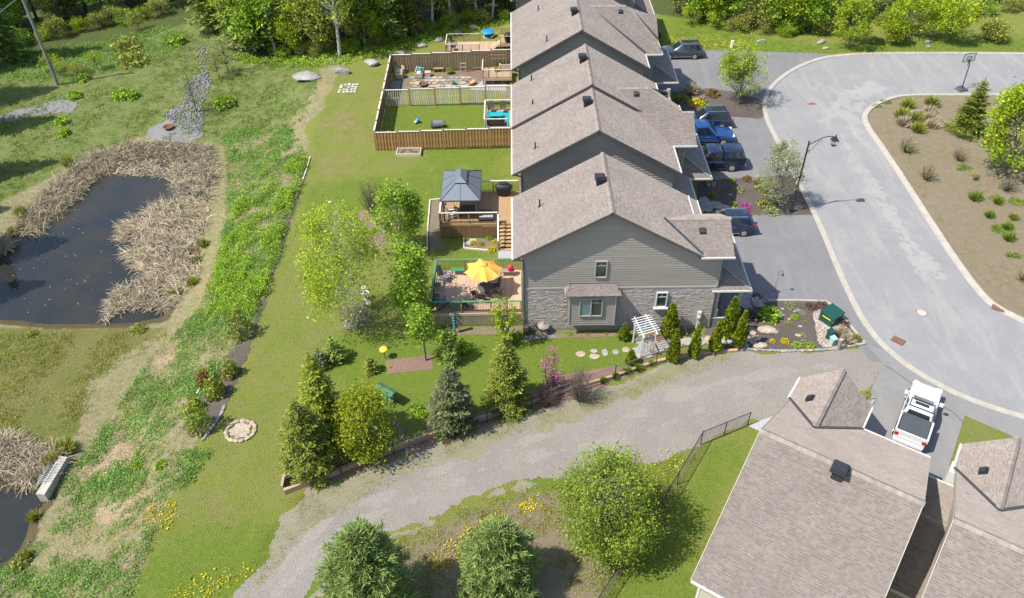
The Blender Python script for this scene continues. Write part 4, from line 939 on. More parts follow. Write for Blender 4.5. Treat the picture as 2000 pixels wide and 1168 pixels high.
def broadleaf(lf, bark, H, R, base=.25, shape='round', clumps=170, per=26, lsize=.22, stems=1, spread=.3, lean=0, seed=0, cr=.42, up=.5, trunk_r=None):
    """tapered trunk(s) with limbs and twigs, leaves gathered in clumps at the twig ends"""
    global nr
    nr = np.random.default_rng(seed + 100)
    tb = TB(); tr = trunk_r or H * .016; z0 = H * base; cz = (z0 + H) / 2; hz = (H - z0) / 2
    tops = []
    for k in range(stems):
        an = 2 * math.pi * k / max(1, stems) + nr.uniform(0, 1); off = (R * spread if stems > 1 else 0)
        b0 = np.array([math.cos(an), math.sin(an), 0]) * (.12 if stems > 1 else 0); tp = np.array([math.cos(an) * off + lean, math.sin(an) * off, H * (.86 if stems == 1 else nr.uniform(.7, .92))])
        tops.append((tb.curve(b0 - [0, 0, .1], tp, tr / math.sqrt(stems) * (1.2 if stems > 1 else 1), tr * .18, .06, 7, 6)))
    cen = []; outw = []; lob = unit(rv(max(7, clumps // (16 if clumps < 300 else 34)))); lob[:, 2] = lob[:, 2] * .9
    for i in range(clumps):
        d = unit(rv(1))[0] if i % (3 if shape == 'dome' else 4) == 0 else unit(lob[i % len(lob)][None] + rv(1, .24))[0]; rr = nr.uniform(.35, 1) ** .45
        z = d[2] * rr
        if shape == 'cone': prof = max(.08, (1 - (z + 1) / 2) ** .8) * 1.35
        elif shape == 'column': prof = .92 * math.sqrt(max(0, 1 - (abs(z) ** 3.0))) + .05
        elif shape == 'egg': prof = math.sqrt(max(0, 1 - z * z)) * (1.12 - .32 * z)
        elif shape == 'dome': prof = math.sqrt(max(0, 1 - max(0, z) ** 2)) * (1 if z > 0 else (1 - .25 * abs(z)))
        else: prof = math.sqrt(max(0, 1 - z * z))
        hd = np.array([d[0], d[1]]); hd /= (np.linalg.norm(hd) + 1e-6); rad = R * prof * rr ** .6 * nr.uniform(.55, 1.06)
        c = np.array([hd[0] * rad + lean * (z + 1) / 2, hd[1] * rad, cz + hz * z]); cen.append(c); outw.append(np.array([hd[0], hd[1], .5]))
        # limb and twig to this clump
        if i % (2 if clumps < 250 else 4) == 0 or clumps < 120:
            ti = tops[i % len(tops)]; zz = max(z0 * .8, c[2] - up * math.hypot(rad, .1) - .2)
            zs = np.array([q[2] for q in ti]); j = int(np.clip(np.searchsorted(zs, zz), 1, len(ti) - 1)); tt = np.clip((zz - zs[j - 1]) / (zs[j] - zs[j - 1] + 1e-6), 0, 1); st = ti[j - 1] + (ti[j] - ti[j - 1]) * tt
            tb.curve(st, c, tr * .26, tr * .05, .12, 3, 3)
    cen = np.array(cen); outw = np.array(outw)
    per = int(per * 1.35); lsize = lsize * .86; n = clumps * per; ci = np.repeat(np.arange(clumps), per)
    p = cen[ci] + rv(n, cr * .6) * np.array([1, 1, .75]) * np.repeat(nr.uniform(.6, 1.35, clumps), per)[:, None]; V, Fq = leaf_quads(p, lsize * nr.choice([.6, .8, 1.0, 1.3], n), outw[ci] * .6)
    return dict(crown=np_mesh('crown', V, Fq, lf), trunk=tb.mesh('trunk', bark), h=H)
def spruce(lf, bark, H, R, base=.04, whorl=.34, seed=0, dens=1.0, droop=.25, bare=0.0, tip=.16, ragged=.18):
    """whorls of drooping boughs, each bough a flat spray of needle twigs"""
    global nr
    nr = np.random.default_rng(seed + 500)
    tb = TB(); tb.curve((0, 0, -.1), (0, 0, H), H * .017 + .02, .012, .01, 5, 6)
    C_, A_, B_ = [], [], []
    z = H * max(base, bare)
    while z < H - .12:
        f = (z - H * base) / (H * (1 - base)); r = R * (1 - f ** 1.55) ** .85 * (.7 + .3 * min(1, f / .12 + .4)) * nr.uniform(.88, 1.12) + .05
        nb = max(4, int((5 + 6 * r / max(R, .1)) * dens)); a0 = nr.uniform(0, 6.28)
        for i in range(nb):
            an = a0 + 6.283 * i / nb + nr.uniform(-.25, .25); L = r * nr.uniform(1 - ragged * 2, 1 + ragged); hd = np.array([math.cos(an), math.sin(an), 0]); sd = np.array([-hd[1], hd[0], 0])
            rise = .35 * f - droop * (1 - f)
            tipp = hd * L + np.array([0, 0, z + rise * L])
            tb.seg((0, 0, z), tipp * np.array([.8, .8, 1]) , .012 + .012 * (1 - f), .006, 3)
            k = max(3, int(L / (tip * .62)))
            for j in range(1, k + 1):
                t = j / k; c = hd * L * t + np.array([0, 0, z + rise * L * t ** 1.3 - .03 * j % .05]); wd = (1 - t * .6) * L * .42 + tip * .5
                for sgn in (-1, 1):
                    m = max(1, int(wd / (tip * 1.0)))
                    for q in range(m):
                        u = (q + .5) / m; cc = c + sd * sgn * wd * u + hd * wd * u * .35 + np.array([0, 0, nr.normal(-.05 * u, tip * .22)])
                        ax = sd * sgn * .7 + hd * .75 + np.array([0, 0, nr.normal(.12, .35)]); C_.append(cc); A_.append(ax)
                if t == 1 or nr.random() < .5: C_.append(c + [0, 0, .02]); A_.append(hd + np.array([0, 0, .3]))
        z += whorl * nr.uniform(.8, 1.2) * (.75 + .25 * (1 - f))
    for j in range(6): C_.append(np.array([0, 0, H - .1 + .05 * j])); A_.append(np.array([nr.normal(0, .3), nr.normal(0, .3), 1]))
    C_ = np.array(C_); A_ = unit(np.array(A_)); n = len(C_); B_ = unit(np.cross(A_, unit(rv(n) * .55 + np.array([0, 0, 1])))); s = nr.uniform(.75, 1.3, n)[:, None] * tip
    V, Fq = quads(C_, A_ * s * 1.05, B_ * s * .30)
    return dict(crown=np_mesh('crown', V, Fq, lf), trunk=tb.mesh('trunk', bark), h=H)
def pine(lf, bark, H, R, seed=0, tuft=.34, base=.05, n_tuft=420, per=22):
    """soft white-pine crown: whorled boughs ending in brushes of long needles"""
    global nr
    nr = np.random.default_rng(seed + 900)
    tb = TB(); tb.curve((0, 0, -.1), (0, 0, H * .97), H * .018, .02, .02, 5, 6); Vs = []; k = 0; Fs = []
    for i in range(n_tuft):
        f = nr.random() ** 1.25; z = H * (base + (1 - base) * f); r = R * (1 - f ** 1.7) ** .62 * (1.0 if f > .12 else .8 + f * 1.6) * (.82 + .18 * math.sin(i * 2.4)); an = nr.uniform(0, 6.283); rr = r * nr.uniform(.35, 1.0) ** .5 * nr.uniform(.8, 1.12)
        hd = np.array([math.cos(an), math.sin(an), 0]); c = hd * rr + np.array([0, 0, z + .22 * rr * (.3 + f)])
        if i % 2 == 0: tb.seg((0, 0, max(.1, z - .15 * rr)), c, .03, .008, 3)
        d = unit(rv(per, .75) + hd * .8 + np.array([0, 0, .75])); L = tuft * nr.uniform(.7, 1.2, (per, 1)); sd = unit(np.cross(d, rv(per))) * .024
        c0 = c + rv(per, tuft * .22); V = np.stack([c0 - sd, c0 + sd, c0 + d * L + sd * .5, c0 + d * L - sd * .5], 1).reshape(-1, 3); Vs.append(V)
    V = np.concatenate(Vs); Fq = np.arange(len(V)).reshape(-1, 4)
    return dict(crown=np_mesh('crown', V, Fq, lf), trunk=tb.mesh('trunk', bark), h=H)
def cedar(lf, H, R, seed=0, n=2600, prof=None):
    """dense clipped-looking cedar: scale sprays over a lumpy column"""
    global nr
    nr = np.random.default_rng(seed + 1300)
    f = nr.random(n) ** .9; pr = (np.clip(f / .12, 0, 1) ** .5) * (1 - f) ** .62 * 1.15 if prof is None else prof(f)
    an = nr.uniform(0, 6.283, n); lump = 1 + .16 * np.sin(an * 3 + f * 9) + .10 * np.sin(an * 5 - f * 17)
    rr = R * np.minimum(pr, 1) * lump * nr.uniform(.62, 1.05, n); hd = np.stack([np.cos(an), np.sin(an), np.zeros(n)], 1)
    c = hd * rr[:, None] + np.array([0, 0, 1.]) * (f * H)[:, None]; a = unit(hd * .55 + np.array([0, 0, 1.]) + rv(n, .35)); b = unit(np.cross(a, hd + rv(n, .5)))
    s = nr.uniform(.6, 1.3, n)[:, None] * min(.15, R * .32); V, Fq = quads(c, a * s, b * s * .55)
    tb = TB(); tb.seg((0, 0, -.05), (0, 0, H * .85), R * .12, .01, 5)
    for i in range(24):
        z = H * (.08 + .8 * i / 24); t = nr.uniform(0, 6.28); tb.seg((0, 0, z), (math.cos(t) * R * .5 * (1 - z / H), math.sin(t) * R * .5 * (1 - z / H), z + .2), .012, .004, 3)
    return dict(crown=np_mesh('crown', V, Fq, lf), trunk=tb.mesh('trunk', 'bark_brown'), h=H)
def mound(lf, R, H, n=420, size=.12, seed=0, stems='bark_brown', spiky=0.0):
    """perennial or low shrub: leaves over short stems"""
    global nr
    nr = np.random.default_rng(seed + 1700)
    d = unit(rv(n)); d[:, 2] = np.abs(d[:, 2]); lump = 1 + .22 * np.sin(d[:, 0] * 7 + seed) * np.cos(d[:, 1] * 6)
    p = d * nr.uniform(.45, 1.0, (n, 1)) ** .5 * np.array([R, R, H]) * lump[:, None]
    if spiky:
        ax = unit(d * np.array([1, 1, 1.2]) + [0, 0, .5]); b = unit(np.cross(ax, rv(n))); s = nr.uniform(.7, 1.3, n)[:, None] * size; V, Fq = quads(p * .8, ax * s * spiky, b * s * .14)
    else: V, Fq = leaf_quads(p, np.full(n, size), d * .5)
    tb = TB()
    for i in range(14):
        q = d[i] * np.array([R, R, H]) * .7; tb.seg((q[0] * .1, q[1] * .1, -.03), q, .010, .004, 3)
    return dict(crown=np_mesh('crown', V, Fq, lf), trunk=tb.mesh('trunk', stems), h=H)
def twiggy(lf, H, R, n=150, leaves=500, lsize=.07, seed=0, bark='twig_grey'):
    """thin leafless-looking shrub or young tree with only a haze of buds"""
    global nr
    nr = np.random.default_rng(seed + 2100); tb = TB(); ends = []
    for i in range(n):
        an = nr.uniform(0, 6.28); rr = R * math.sqrt(nr.random()); tip = np.array([math.cos(an) * rr, math.sin(an) * rr, H * nr.uniform(.45, 1) * (1 - .3 * (rr / R) ** 2)])
        b0 = np.array([math.cos(an), math.sin(an), 0]) * .12 * R * nr.random(); pts = tb.curve(b0, tip, .016, .005, .2, 3, 3); ends += pts[1:]
    e = np.array(ends); ci = nr.integers(0, len(e), leaves); V, Fq = leaf_quads(e[ci] + rv(leaves, R * .09), np.full(leaves, lsize))
    return dict(crown=np_mesh('crown', V, Fq, lf), trunk=tb.mesh('trunk', bark), h=H)
def plant(name, label, cat, proto, loc, sc=1.0, rz=None, group=None):
    t = thing(name, label, cat, loc, rnd.uniform(0, 6.28) if rz is None else rz, group)
    t.scale = (sc, sc, sc) if isinstance(sc, (int, float)) else sc
    inst('crown', proto['crown'], t); inst('trunk' if cat == 'tree' else 'stem', proto['trunk'], t); return t
def height_px(px, py, top_py):
    """real height of an upright thing standing at a picture point and reaching another picture height"""
    g = G(px, py); lo, hi = 0.0, 30.0
    for _ in range(30):
        m = (lo + hi) / 2; d = np.array([g.x, g.y, g.z + m - CAM_H]); c = RT @ d; y = 584 - F * c[1] / c[2]
        if y > top_py: lo = m
        else: hi = m
    return lo
def width_m(px, py, w): 
    g = G(px, py); d = np.array([g.x, g.y, g.z - CAM_H + 1]); return w * (RT @ d)[2] / F
def tree_at(name, label, make, px, py, top, wpx, group=None, cat='tree', **k):
    H = height_px(px, py, top); R = width_m(px, py, wpx) / 2
    return plant(name, label, cat, make(H, R), G(px, py), 1.0, group=group)
# ---- the trees of the gardens, each built to its own size
tree_at('birch_tree', 'large airy yellow-green birch clump with several pale stems on the back lawn', lambda H, R: broadleaf('leaf_yellowgreen', 'bark_birch', H, R, .12, 'egg', 460, 26, .16, 5, .6, seed=1, cr=.55, trunk_r=.07), 690, 640, 392, 140)
tree_at('broadleaf_tree', 'dense bright green tree with a pale trunk left of the gazebo deck', lambda H, R: broadleaf('leaf_fresh', 'bark_birch', H, R, .26, 'egg', 260, 30, .2, 1, seed=2, cr=.42), 783, 492, 357, 84)
tree_at('broadleaf_tree', 'tall dense green tree at the left end of the deck with the yellow umbrella', lambda H, R: broadleaf('leaf_fresh', 'bark_grey', H, R, .05, 'column', 330, 28, .2, 2, .3, seed=3, cr=.36), 812, 628, 476, 84)
tree_at('broadleaf_tree', 'small light green tree standing in the red mulch rectangle', lambda H, R: broadleaf('leaf_fresh', 'bark_grey', H, R, .34, 'round', 120, 22, .17, 1, seed=4, cr=.34), 832, 704, 600, 62)
tree_at('broadleaf_tree', 'slim yellow-green tree growing against the right front of the umbrella deck', lambda H, R: broadleaf('leaf_maple', 'bark_grey', H, R, .08, 'column', 90, 20, .16, 2, .4, seed=5, cr=.3), 990, 672, 566, 48)
tree_at('ornamental_tree', 'small bare purplish-brown tree on the back lawn', lambda H, R: twiggy('leaf_purple', H, R, 130, 1100, .08, 6), 728, 416, 346, 50)
tree_at('crabapple_tree', 'pink blossoming crabapple beside the gravel lane fence', lambda H, R: broadleaf('blossom_pink', 'bark_brown', H, R, .04, 'egg', 80, 16, .11, 3, .5, seed=7, cr=.24), 1075, 755, 678, 40)
def dark_spruce(k, lf): return lambda H, R: spruce(lf, 'bark_brown', H, R, .03, .3, seed=k, tip=.135)
tree_at('spruce_tree', 'tall yellow-green spruce, rear one of the two at the lawn corner', dark_spruce(11, 'spruce_yellow'), 642, 852, 692, 92)
tree_at('spruce_tree', 'broad dark spruce at the timber corner where lane and lawn meet', dark_spruce(12, 'spruce_green'), 610, 916, 783, 108)
tree_at('spruce_tree', 'bushy golden-green conifer by the lane fence, the yellowest of the conifers', lambda H, R: broadleaf('leaf_gold', 'bark_brown', H, R, .03, 'egg', 260, 34, .17, 1, seed=13, cr=.42), 724, 880, 762, 112)
tree_at('spruce_tree', 'blue-green spruce in the middle of the fenced garden', lambda H, R: spruce('spruce_blue', 'bark_brown', H, R, .03, .3, seed=14, tip=.145, dens=1.15, droop=.1), 885, 832, 716, 92)
tree_at('spruce_tree', 'tall dark green spruce left of the pink crabapple', dark_spruce(15, 'spruce_green'), 990, 792, 655, 84)
tree_at('spruce_tree', 'narrow dark conifer right of the red mulch rectangle', dark_spruce(16, 'spruce_dark'), 880, 708, 640, 32)
tree_at('spruce_tree', 'little blue spruce tucked beside the spreading dark conifer', dark_spruce(17, 'spruce_blue'), 628, 716, 684, 42)
tree_at('spruce_tree', 'spreading dark conifer with open boughs on the back lawn', lambda H, R: spruce('spruce_dark', 'bark_brown', H, R, .1, .34, seed=18, tip=.17, dens=.7, droop=-.1), 655, 702, 662, 46)
tree_at('spruce_tree', 'very small round spruce on a bare patch left of the red mulch rectangle', dark_spruce(19, 'spruce_green'), 725, 726, 700, 30)
tree_at('pine_tree', 'soft green pine at the bottom edge, left of the two pines', lambda H, R: pine('pine_green', 'bark_brown', H, R, 1, .36, n_tuft=900, per=24), 732, 1196, 1046, 205)
tree_at('pine_tree', 'soft green pine at the bottom edge, right of the two pines', lambda H, R: pine('pine_green', 'bark_brown', H, R, 2, .33, n_tuft=850, per=24), 976, 1150, 1036, 182)
tree_at('large_shrub', 'large round budding shrub between the gravel lane and the chain-link fence', lambda H, R: broadleaf('leaf_shrub', 'twig_grey', H, R, .02, 'dome', 900, 28, .14, 6, .6, seed=20, cr=.46), 1180, 1058, 912, 204, cat='shrub')
tree_at('young_tree', 'upright yellow-green young tree in the mulch bed by the bend of the road', lambda H, R: broadleaf('leaf_yellowgreen', 'bark_grey', H, R, .2, 'egg', 300, 26, .16, 1, seed=21, cr=.4, up=.9), 1442, 204, 72, 86)
tree_at('young_tree', 'pale grey-green tree beside the street lamp', lambda H, R: broadleaf('leaf_pale', 'bark_grey', H, R, .12, 'egg', 230, 22, .13, 3, .4, seed=22, cr=.38, up=.9), 1512, 404, 274, 78)
tree_at('maple_tree', 'bright yellow-green maple on the road island at the right edge', lambda H, R: broadleaf('leaf_maple', 'bark_grey', H, R, .14, 'round', 420, 30, .26, 1, seed=23, cr=.55), 1960, 345, 166, 140)
tree_at('spruce_tree', 'small spruce on the road island below the basketball hoop', dark_spruce(24, 'spruce_green'), 1884, 258, 154, 62)
# ---- cedars along the garden path
CED = [(1256, 622, 588, 20, 'cedar standing behind the white arbor'), (1306, 655, 594, 32, 'cedar by the stone wall right of the white arbor, below the small window'), (1313, 705, 644, 24, 'cedar in front of the path, first in the row along the lane fence'),
       (1354, 697, 637, 22, 'cedar in front of the path, second in the row along the lane fence'), (1394, 686, 632, 24, 'cedar in front of the path, third in the row along the lane fence'), (1421, 656, 582, 34, 'tallest cedar, beside the porch steps'), (1441, 678, 608, 24, 'slim cedar right of the tallest one, by the boulders'),
       (1218, 662, 634, 20, 'squat round cedar left of the white arbor'), (1232, 710, 685, 20, 'short cedar beside the stepping stones')]
for i, (x, y, tp, wd, lb) in enumerate(CED):
    H = height_px(x, y, tp); R = width_m(x, y, wd) / 2
    plant('cedar_shrub', 'green pointed ' + lb if i not in (7,) else 'green ' + lb, 'shrub', cedar('cedar_green', H, R, i, 1900), G(x, y), group='cedars of the side garden')
# ---- shrubs at the edge of the back lawn
for x, y, tp, wd, lf, lb in [(472, 655, 608, 50, 'spruce_green', 'dark round conifer shrub on the lawn edge above the tan bank'), (392, 838, 778, 50, 'spruce_yellow', 'largest yellow-green conifer shrub in the stone-edged bed'), (423, 772, 738, 40, 'spruce_yellow', 'yellow-green conifer shrub in the mulch strip, right of the orange one'),
                             (452, 732, 706, 34, 'leaf_olive', 'small yellowish shrub at the top of the mulch strip'), (402, 748, 724, 30, 'leaf_orange', 'small orange-brown shrub in the mulch strip'), (385, 800, 780, 24, 'spruce_yellow', 'small yellow-green shrub just behind the largest one in the stone-edged bed')]:
    H = height_px(x, y, tp); R = width_m(x, y, wd) / 2
    plant('garden_shrub', lb, 'shrub', mound(lf, R, H, 900, .16, int(x)), G(x, y), group='shrubs on the lawn edge')
# ---- dormant shrubs
for x, y, tp, wd, lb in [(1132, 782, 715, 72, 'bare brown twiggy shrub right of the pink crabapple'), (1068, 790, 752, 46, 'low bare brown shrub at the foot of the pink crabapple')]:
    H = height_px(x, y, tp); R = width_m(x, y, wd) / 2; plant('bare_shrub', lb, 'shrub', twiggy('leaf_purple', H, R, 200, 420, .06, int(x)), G(x, y))
# ---- saplings at the upper left
SAP = [(385, 220, 130, 56, 'leaf_pale', 'pale flowering young tree over the grey rubble'), (428, 152, 100, 36, 'leaf_olive', 'thin sapling left of the pair near the forest edge'), (446, 140, 66, 60, 'leaf_pale', 'thin pale sapling, right of the pair near the forest edge'),
       (192, 137, 98, 26, 'leaf_yellowgreen', 'tiny yellow-green sapling right of the utility pole'), (155, 148, 118, 30, 'leaf_olive', 'small olive sapling beside the utility pole'), (108, 148, 106, 52, 'leaf_yellowgreen', 'yellow-green sapling leaning against the utility pole'), (272, 60, 20, 40, 'leaf_olive', 'olive sapling in the shade of the upper left meadow')]
for i, (x, y, tp, wd, lf, lb) in enumerate(SAP):
    H = height_px(x, y, tp); R = width_m(x, y, wd) / 2; plant('sapling', lb, 'tree', broadleaf(lf, 'bark_grey', H, R, .25, 'egg', 60, 14, .14, 1, seed=40 + i, cr=.3, up=.8), G(x, y))
# ---- street trees beyond the road
ST = [(1656, 90, 2, 76, 'leaf_maple', 'leftmost bright green street tree beyond the far kerb'), (1737, 83, 20, 44, 'leaf_maple', 'thin green tree between two fuller street trees'), (1775, 70, -20, 92, 'leaf_maple', 'full bright green street tree above the curved road'), (1851, 80, -14, 78, 'leaf_maple', 'bright green street tree above the basketball hoop'), (1934, 80, 38, 32, 'leaf_olive', 'small olive bush-like tree at the far right of the verge')]
for i, (x, y, tp, wd, lf, lb) in enumerate(ST):
    H = height_px(x, y, tp); R = width_m(x, y, wd) / 2; plant('street_tree', lb, 'tree', broadleaf(lf, 'bark_grey', H, R, .2, 'egg', 200, 20, .24, 1, seed=60 + i, cr=.5, up=.8), G(x, y), group='trees on the far verge')

# ---- forest: shared prototypes, every tree its own object
PF = {'spruce': [spruce('spruce_dark', 'bark_brown', 15, 2.6, .05, .55, seed=70 + i, tip=.32, bare=b_, dens=.8) for i, b_ in enumerate((.08, .22, .34))] + [spruce('spruce_green', 'bark_brown', 14, 2.5, .05, .55, seed=75, tip=.32, dens=.8, bare=.12)],
      'birch': [broadleaf('leaf_yellowgreen', 'bark_birch', 13, 2.3, .34, 'egg', 190, 18, .26, 1, seed=80, cr=.6, up=.9), broadleaf('leaf_green', 'bark_birch', 14, 2.2, .42, 'column', 170, 18, .26, 1, seed=81, cr=.6, up=.9)],
      'broad': [broadleaf('leaf_maple', 'bark_grey', 10, 3.2, .1, 'round', 280, 20, .34, 2, .3, seed=82, cr=.7), broadleaf('leaf_green', 'bark_grey', 11, 3.0, .12, 'egg', 280, 20, .34, 1, seed=83, cr=.7), broadleaf('leaf_olive', 'bark_grey', 9, 2.8, .1, 'round', 240, 18, .3, 3, .4, seed=84, cr=.7)],
      'bush': [broadleaf('leaf_green', 'bark_grey', 2.6, 1.7, .03, 'dome', 110, 18, .2, 4, .5, seed=85, cr=.45), broadleaf('leaf_olive', 'bark_grey', 2.4, 1.6, .03, 'dome', 110, 16, .18, 4, .5, seed=86, cr=.45), broadleaf('leaf_maple', 'bark_grey', 3.0, 1.8, .03, 'dome', 120, 16, .2, 4, .5, seed=87, cr=.45)],
      'dead': [twiggy('leaf_purple', 9, 1.6, 90, 60, .08, 88, 'deadwood')]}
NAMEF = {'spruce': ('spruce_tree', 'dark spruce of the back forest', 'tree'), 'birch': ('birch_tree', 'tall thin birch of the back forest', 'tree'), 'broad': ('broadleaf_tree', 'leafy broadleaf tree of the back forest', 'tree'), 'bush': ('forest_bush', 'low leafy bush along the forest edge', 'shrub'), 'dead': ('dead_tree', 'bare grey dead tree in the forest', 'tree')}
FOREST = []   # (kind, proto, px, py, height)
def row(kind, x0, x1, n, yf, hr, jit=8, protos=None):
    for i in range(n):
        x = x0 + (x1 - x0) * (i + .5) / n + rnd.uniform(-jit, jit); y = yf(x) + rnd.uniform(-4, 4)
        FOREST.append((kind, rnd.choice(protos) if protos else rnd.randrange(len(PF[kind])), x, y, rnd.uniform(*hr)))
ed = lambda x: float(np.interp(x, [-200, 0, 60, 200, 330, 400, 440, 520, 640, 760, 870, 1000, 1270, 1340, 1500, 1620, 1800, 2000, 2100], [150, 110, 95, 70, 40, 30, 88, 104, 100, 76, 50, 26, 16, 40, 62, 66, 40, 20, 10]))
row('spruce', 405, 1000, 15, lambda x: ed(x) - 6, (12, 17)); row('birch', 440, 990, 13, lambda x: ed(x) + 1, (9, 14)); row('broad', 560, 760, 4, lambda x: ed(x) + 1, (6, 9), protos=[0, 2]); row('broad', 480, 980, 6, lambda x: ed(x) - 8, (8, 12), protos=[1, 2])
row('spruce', 380, 1000, 15, lambda x: ed(x) - 42, (14, 19)); row('spruce', -180, 330, 11, lambda x: ed(x) - 52, (10, 15)); row('broad', -100, 330, 5, lambda x: ed(x) - 40, (7, 10), protos=[1, 2])
row('broad', 1300, 1640, 9, lambda x: ed(x) - 8, (6, 9.5)); row('broad', 1620, 2080, 9, lambda x: ed(x) - 24, (6, 9), protos=[0, 2, 2, 1]); row('spruce', 1280, 1680, 7, lambda x: ed(x) - 40, (9, 13)); row('dead', 1320, 1600, 3, lambda x: ed(x) - 4, (7, 9)); row('dead', 500, 900, 3, lambda x: ed(x), (7, 10))
row('bush', 520, 990, 17, lambda x: ed(x) + 7, (1.1, 2.0), 12); row('bush', 1340, 1640, 9, lambda x: ed(x) + 4, (1.4, 2.4), 12); row('bush', 1700, 2050, 10, lambda x: ed(x) - 2, (1.3, 2.3), 12, protos=[1, 0]); row('bush', -120, 330, 14, lambda x: ed(x) - 14, (1.6, 2.8), 14)
FOREST.append(('birch', 0, 664, 112, 12.5)); FOREST.append(('broad', 0, 1545, 58, 8.5)); FOREST.append(('broad', 0, 1385, 40, 8))
for kd in NAMEF:
    L = sorted([f for f in FOREST if f[0] == kd], key=lambda f: f[2]); nm, lb, ct = NAMEF[kd]
    for i, f in enumerate(L):
        pr = PF[kd][f[1]]; s_ = f[4] / pr['h']; g_ = G(f[2], f[3])
        plant(nm, '%s, %s from the left' % (lb, ORD[i]), ct, pr, g_, (s_ * rnd.uniform(.9, 1.1), s_ * rnd.uniform(.9, 1.1), s_), group='forest behind the gardens')
# trees beyond the left edge of the view whose shadows and reflections fall into it
OFFT = [(-62, 54, 14), (-47.5, 47.5, 13), (-49, 53, 15), (-55, 58, 14), (-54, 66, 13), (-58, 74, 14), (-61, 80, 15), (-66, 86, 16), (-60, 90, 15), (-66, 97, 17), (-58, 101, 16), (-70, 106, 17), (-52, 109, 16), (-44, 113, 16)]
for i, (x, y, h) in enumerate(OFFT):
    plant('spruce_tree', 'spruce beyond the left edge of the view, %s of its row from the front' % ORD[i], 'tree', PF['spruce'][i % 4], (x, y, h1(x, y)), h / 15, group='spruces left of the pond')
# ================================================================== ground cover (uncountable)
def scatter(poly, n, follow=True, world=False, seed=0, mask=None):
    r = np.random.default_rng(seed); Pg = np.array(poly) if world else np.array([G(*p)[:2] for p in poly])
    lo, hi = Pg.min(0), Pg.max(0); out = []
    while len(out) < n:
        P = r.uniform(lo, hi, (n * 3, 2)); k = sdist(Pg, P) < 0
        if mask is not None: k &= mask(P, r)
        out += list(P[k])
        if not k.any(): break
    P = np.array(out[:n]); return P, hgt(P[:, 0], P[:, 1])
def tufts(name, label, cat, P, z, mat, size, per, spread, hgt_=.3, upright=.7, width=.5, seed=0, parent=None):
    global nr
    nr = np.random.default_rng(seed); n = len(P) * per; ci = np.repeat(np.arange(len(P)), per); sc = np.repeat(nr.uniform(.6, 1.5, len(P)), per)
    off = rv(n) * np.array([spread, spread, 0]) * .5 * sc[:, None]; dome = np.clip(1 - (np.hypot(off[:, 0], off[:, 1]) / (spread * 1.2 * sc + 1e-6)) ** 2, .1, 1)
    c = np.column_stack([P[ci], z[ci]]) + off + np.array([0, 0, 1.0]) * (hgt_ * sc * dome * nr.uniform(.2, 1, n))[:, None]
    a = unit(rv(n, .6) + np.array([0, 0, upright])); b = unit(np.cross(a, rv(n))); s = (size * nr.uniform(.6, 1.4, n) * np.sqrt(sc))[:, None]
    V, Fq = quads(c, a * s * .5, b * s * width * .5); o = bpy.data.objects.new(name, np_mesh(name, V, Fq, mat)); link(o, parent)
    return tag(o, label, cat, kind='stuff')
# green weeds on the bank between lawn and pond
BANK = [(600, 308), (585, 370), (552, 470), (520, 575), (490, 650), (450, 720), (410, 800), (360, 880), (330, 980), (290, 1080), (240, 1200), (40, 1200), (120, 1050), (130, 930), (230, 800), (300, 690), (385, 610), (424, 520), (440, 430), (442, 330), (436, 250), (560, 240)]
def dens(s, lo, seed): return lambda P, r: (fbm(P, s, seed, 3) + r.uniform(-.25, .25, len(P))) > lo
P, z = scatter(BANK, 3600, seed=1, mask=dens(2.0, .06, 3)); tufts('weeds', 'mid-green weeds spread over the tan bank', 'weeds', P, z, 'leaf_weed', .09, 26, .34, .13, .5, .75, 2)
BELT = [(600, 310), (570, 400), (540, 500), (515, 575), (480, 640), (410, 640), (405, 590), (428, 520), (442, 450), (472, 390), (525, 330)]
P, z = scatter(BELT, 620, seed=4, mask=dens(1.6, .0, 9)); tufts('weeds', 'dense bright green weed belt along the lawn edge above the pond', 'weeds', P, z, 'leaf_fresh', .105, 80, .46, .62, .5, .8, 5)
P, z = scatter(BANK, 900, seed=6, mask=dens(3.2, .30, 21)); tufts('weeds', 'tall bright weed clumps scattered on the bank', 'weeds', P, z, 'leaf_weed', .10, 30, .36, .22, .5, .8, 7)
P, z = scatter([(-60, 900), (200, 900), (420, 880), (330, 1000), (240, 1200), (-60, 1200)], 700, seed=8, mask=dens(2.4, .22, 31)); tufts('weeds', 'weeds on the lower bank near the concrete outlet', 'weeds', P, z, 'leaf_weed', .09, 28, .34, .16, .5, .8, 9)
P, z = scatter(BANK, 2600, seed=91, mask=dens(1.7, -.1, 17)); tufts('dead_grass', 'tan dead grass tufts mixed through the bank', 'grass', P, z, 'reed_straw', .13, 9, .30, .06, .5, .22, 92)
P, z = scatter(BANK, 2000, seed=93, mask=dens(1.4, .0, 27)); tufts('weeds', 'dull olive weeds mixed through the bank', 'weeds', P, z, 'leaf_olive', .08, 16, .32, .09, .5, .6, 94)
MARSH = [(-80, 650), (330, 648), (280, 690), (190, 740), (150, 850), (60, 890), (-80, 900)]
P, z = scatter(MARSH, 1500, seed=10, mask=dens(2.0, .0, 41)); tufts('marsh_grass', 'olive tufts of marsh grass left of the bank', 'grass', P, z, 'leaf_olive', .13, 12, .26, .10, .8, .3, 11)
UPL = [(-80, 210), (60, 130), (300, 80), (420, 60), (560, 120), (640, 130), (590, 240), (420, 300), (260, 290), (100, 330), (-80, 480)]
P, z = scatter(UPL, 2600, seed=12, mask=dens(2.6, -.05, 51)); tufts('meadow_grass', 'rough meadow grass above the pond', 'grass', P, z, 'grass_blade', .2, 12, .32, .12, .8, .28, 13)
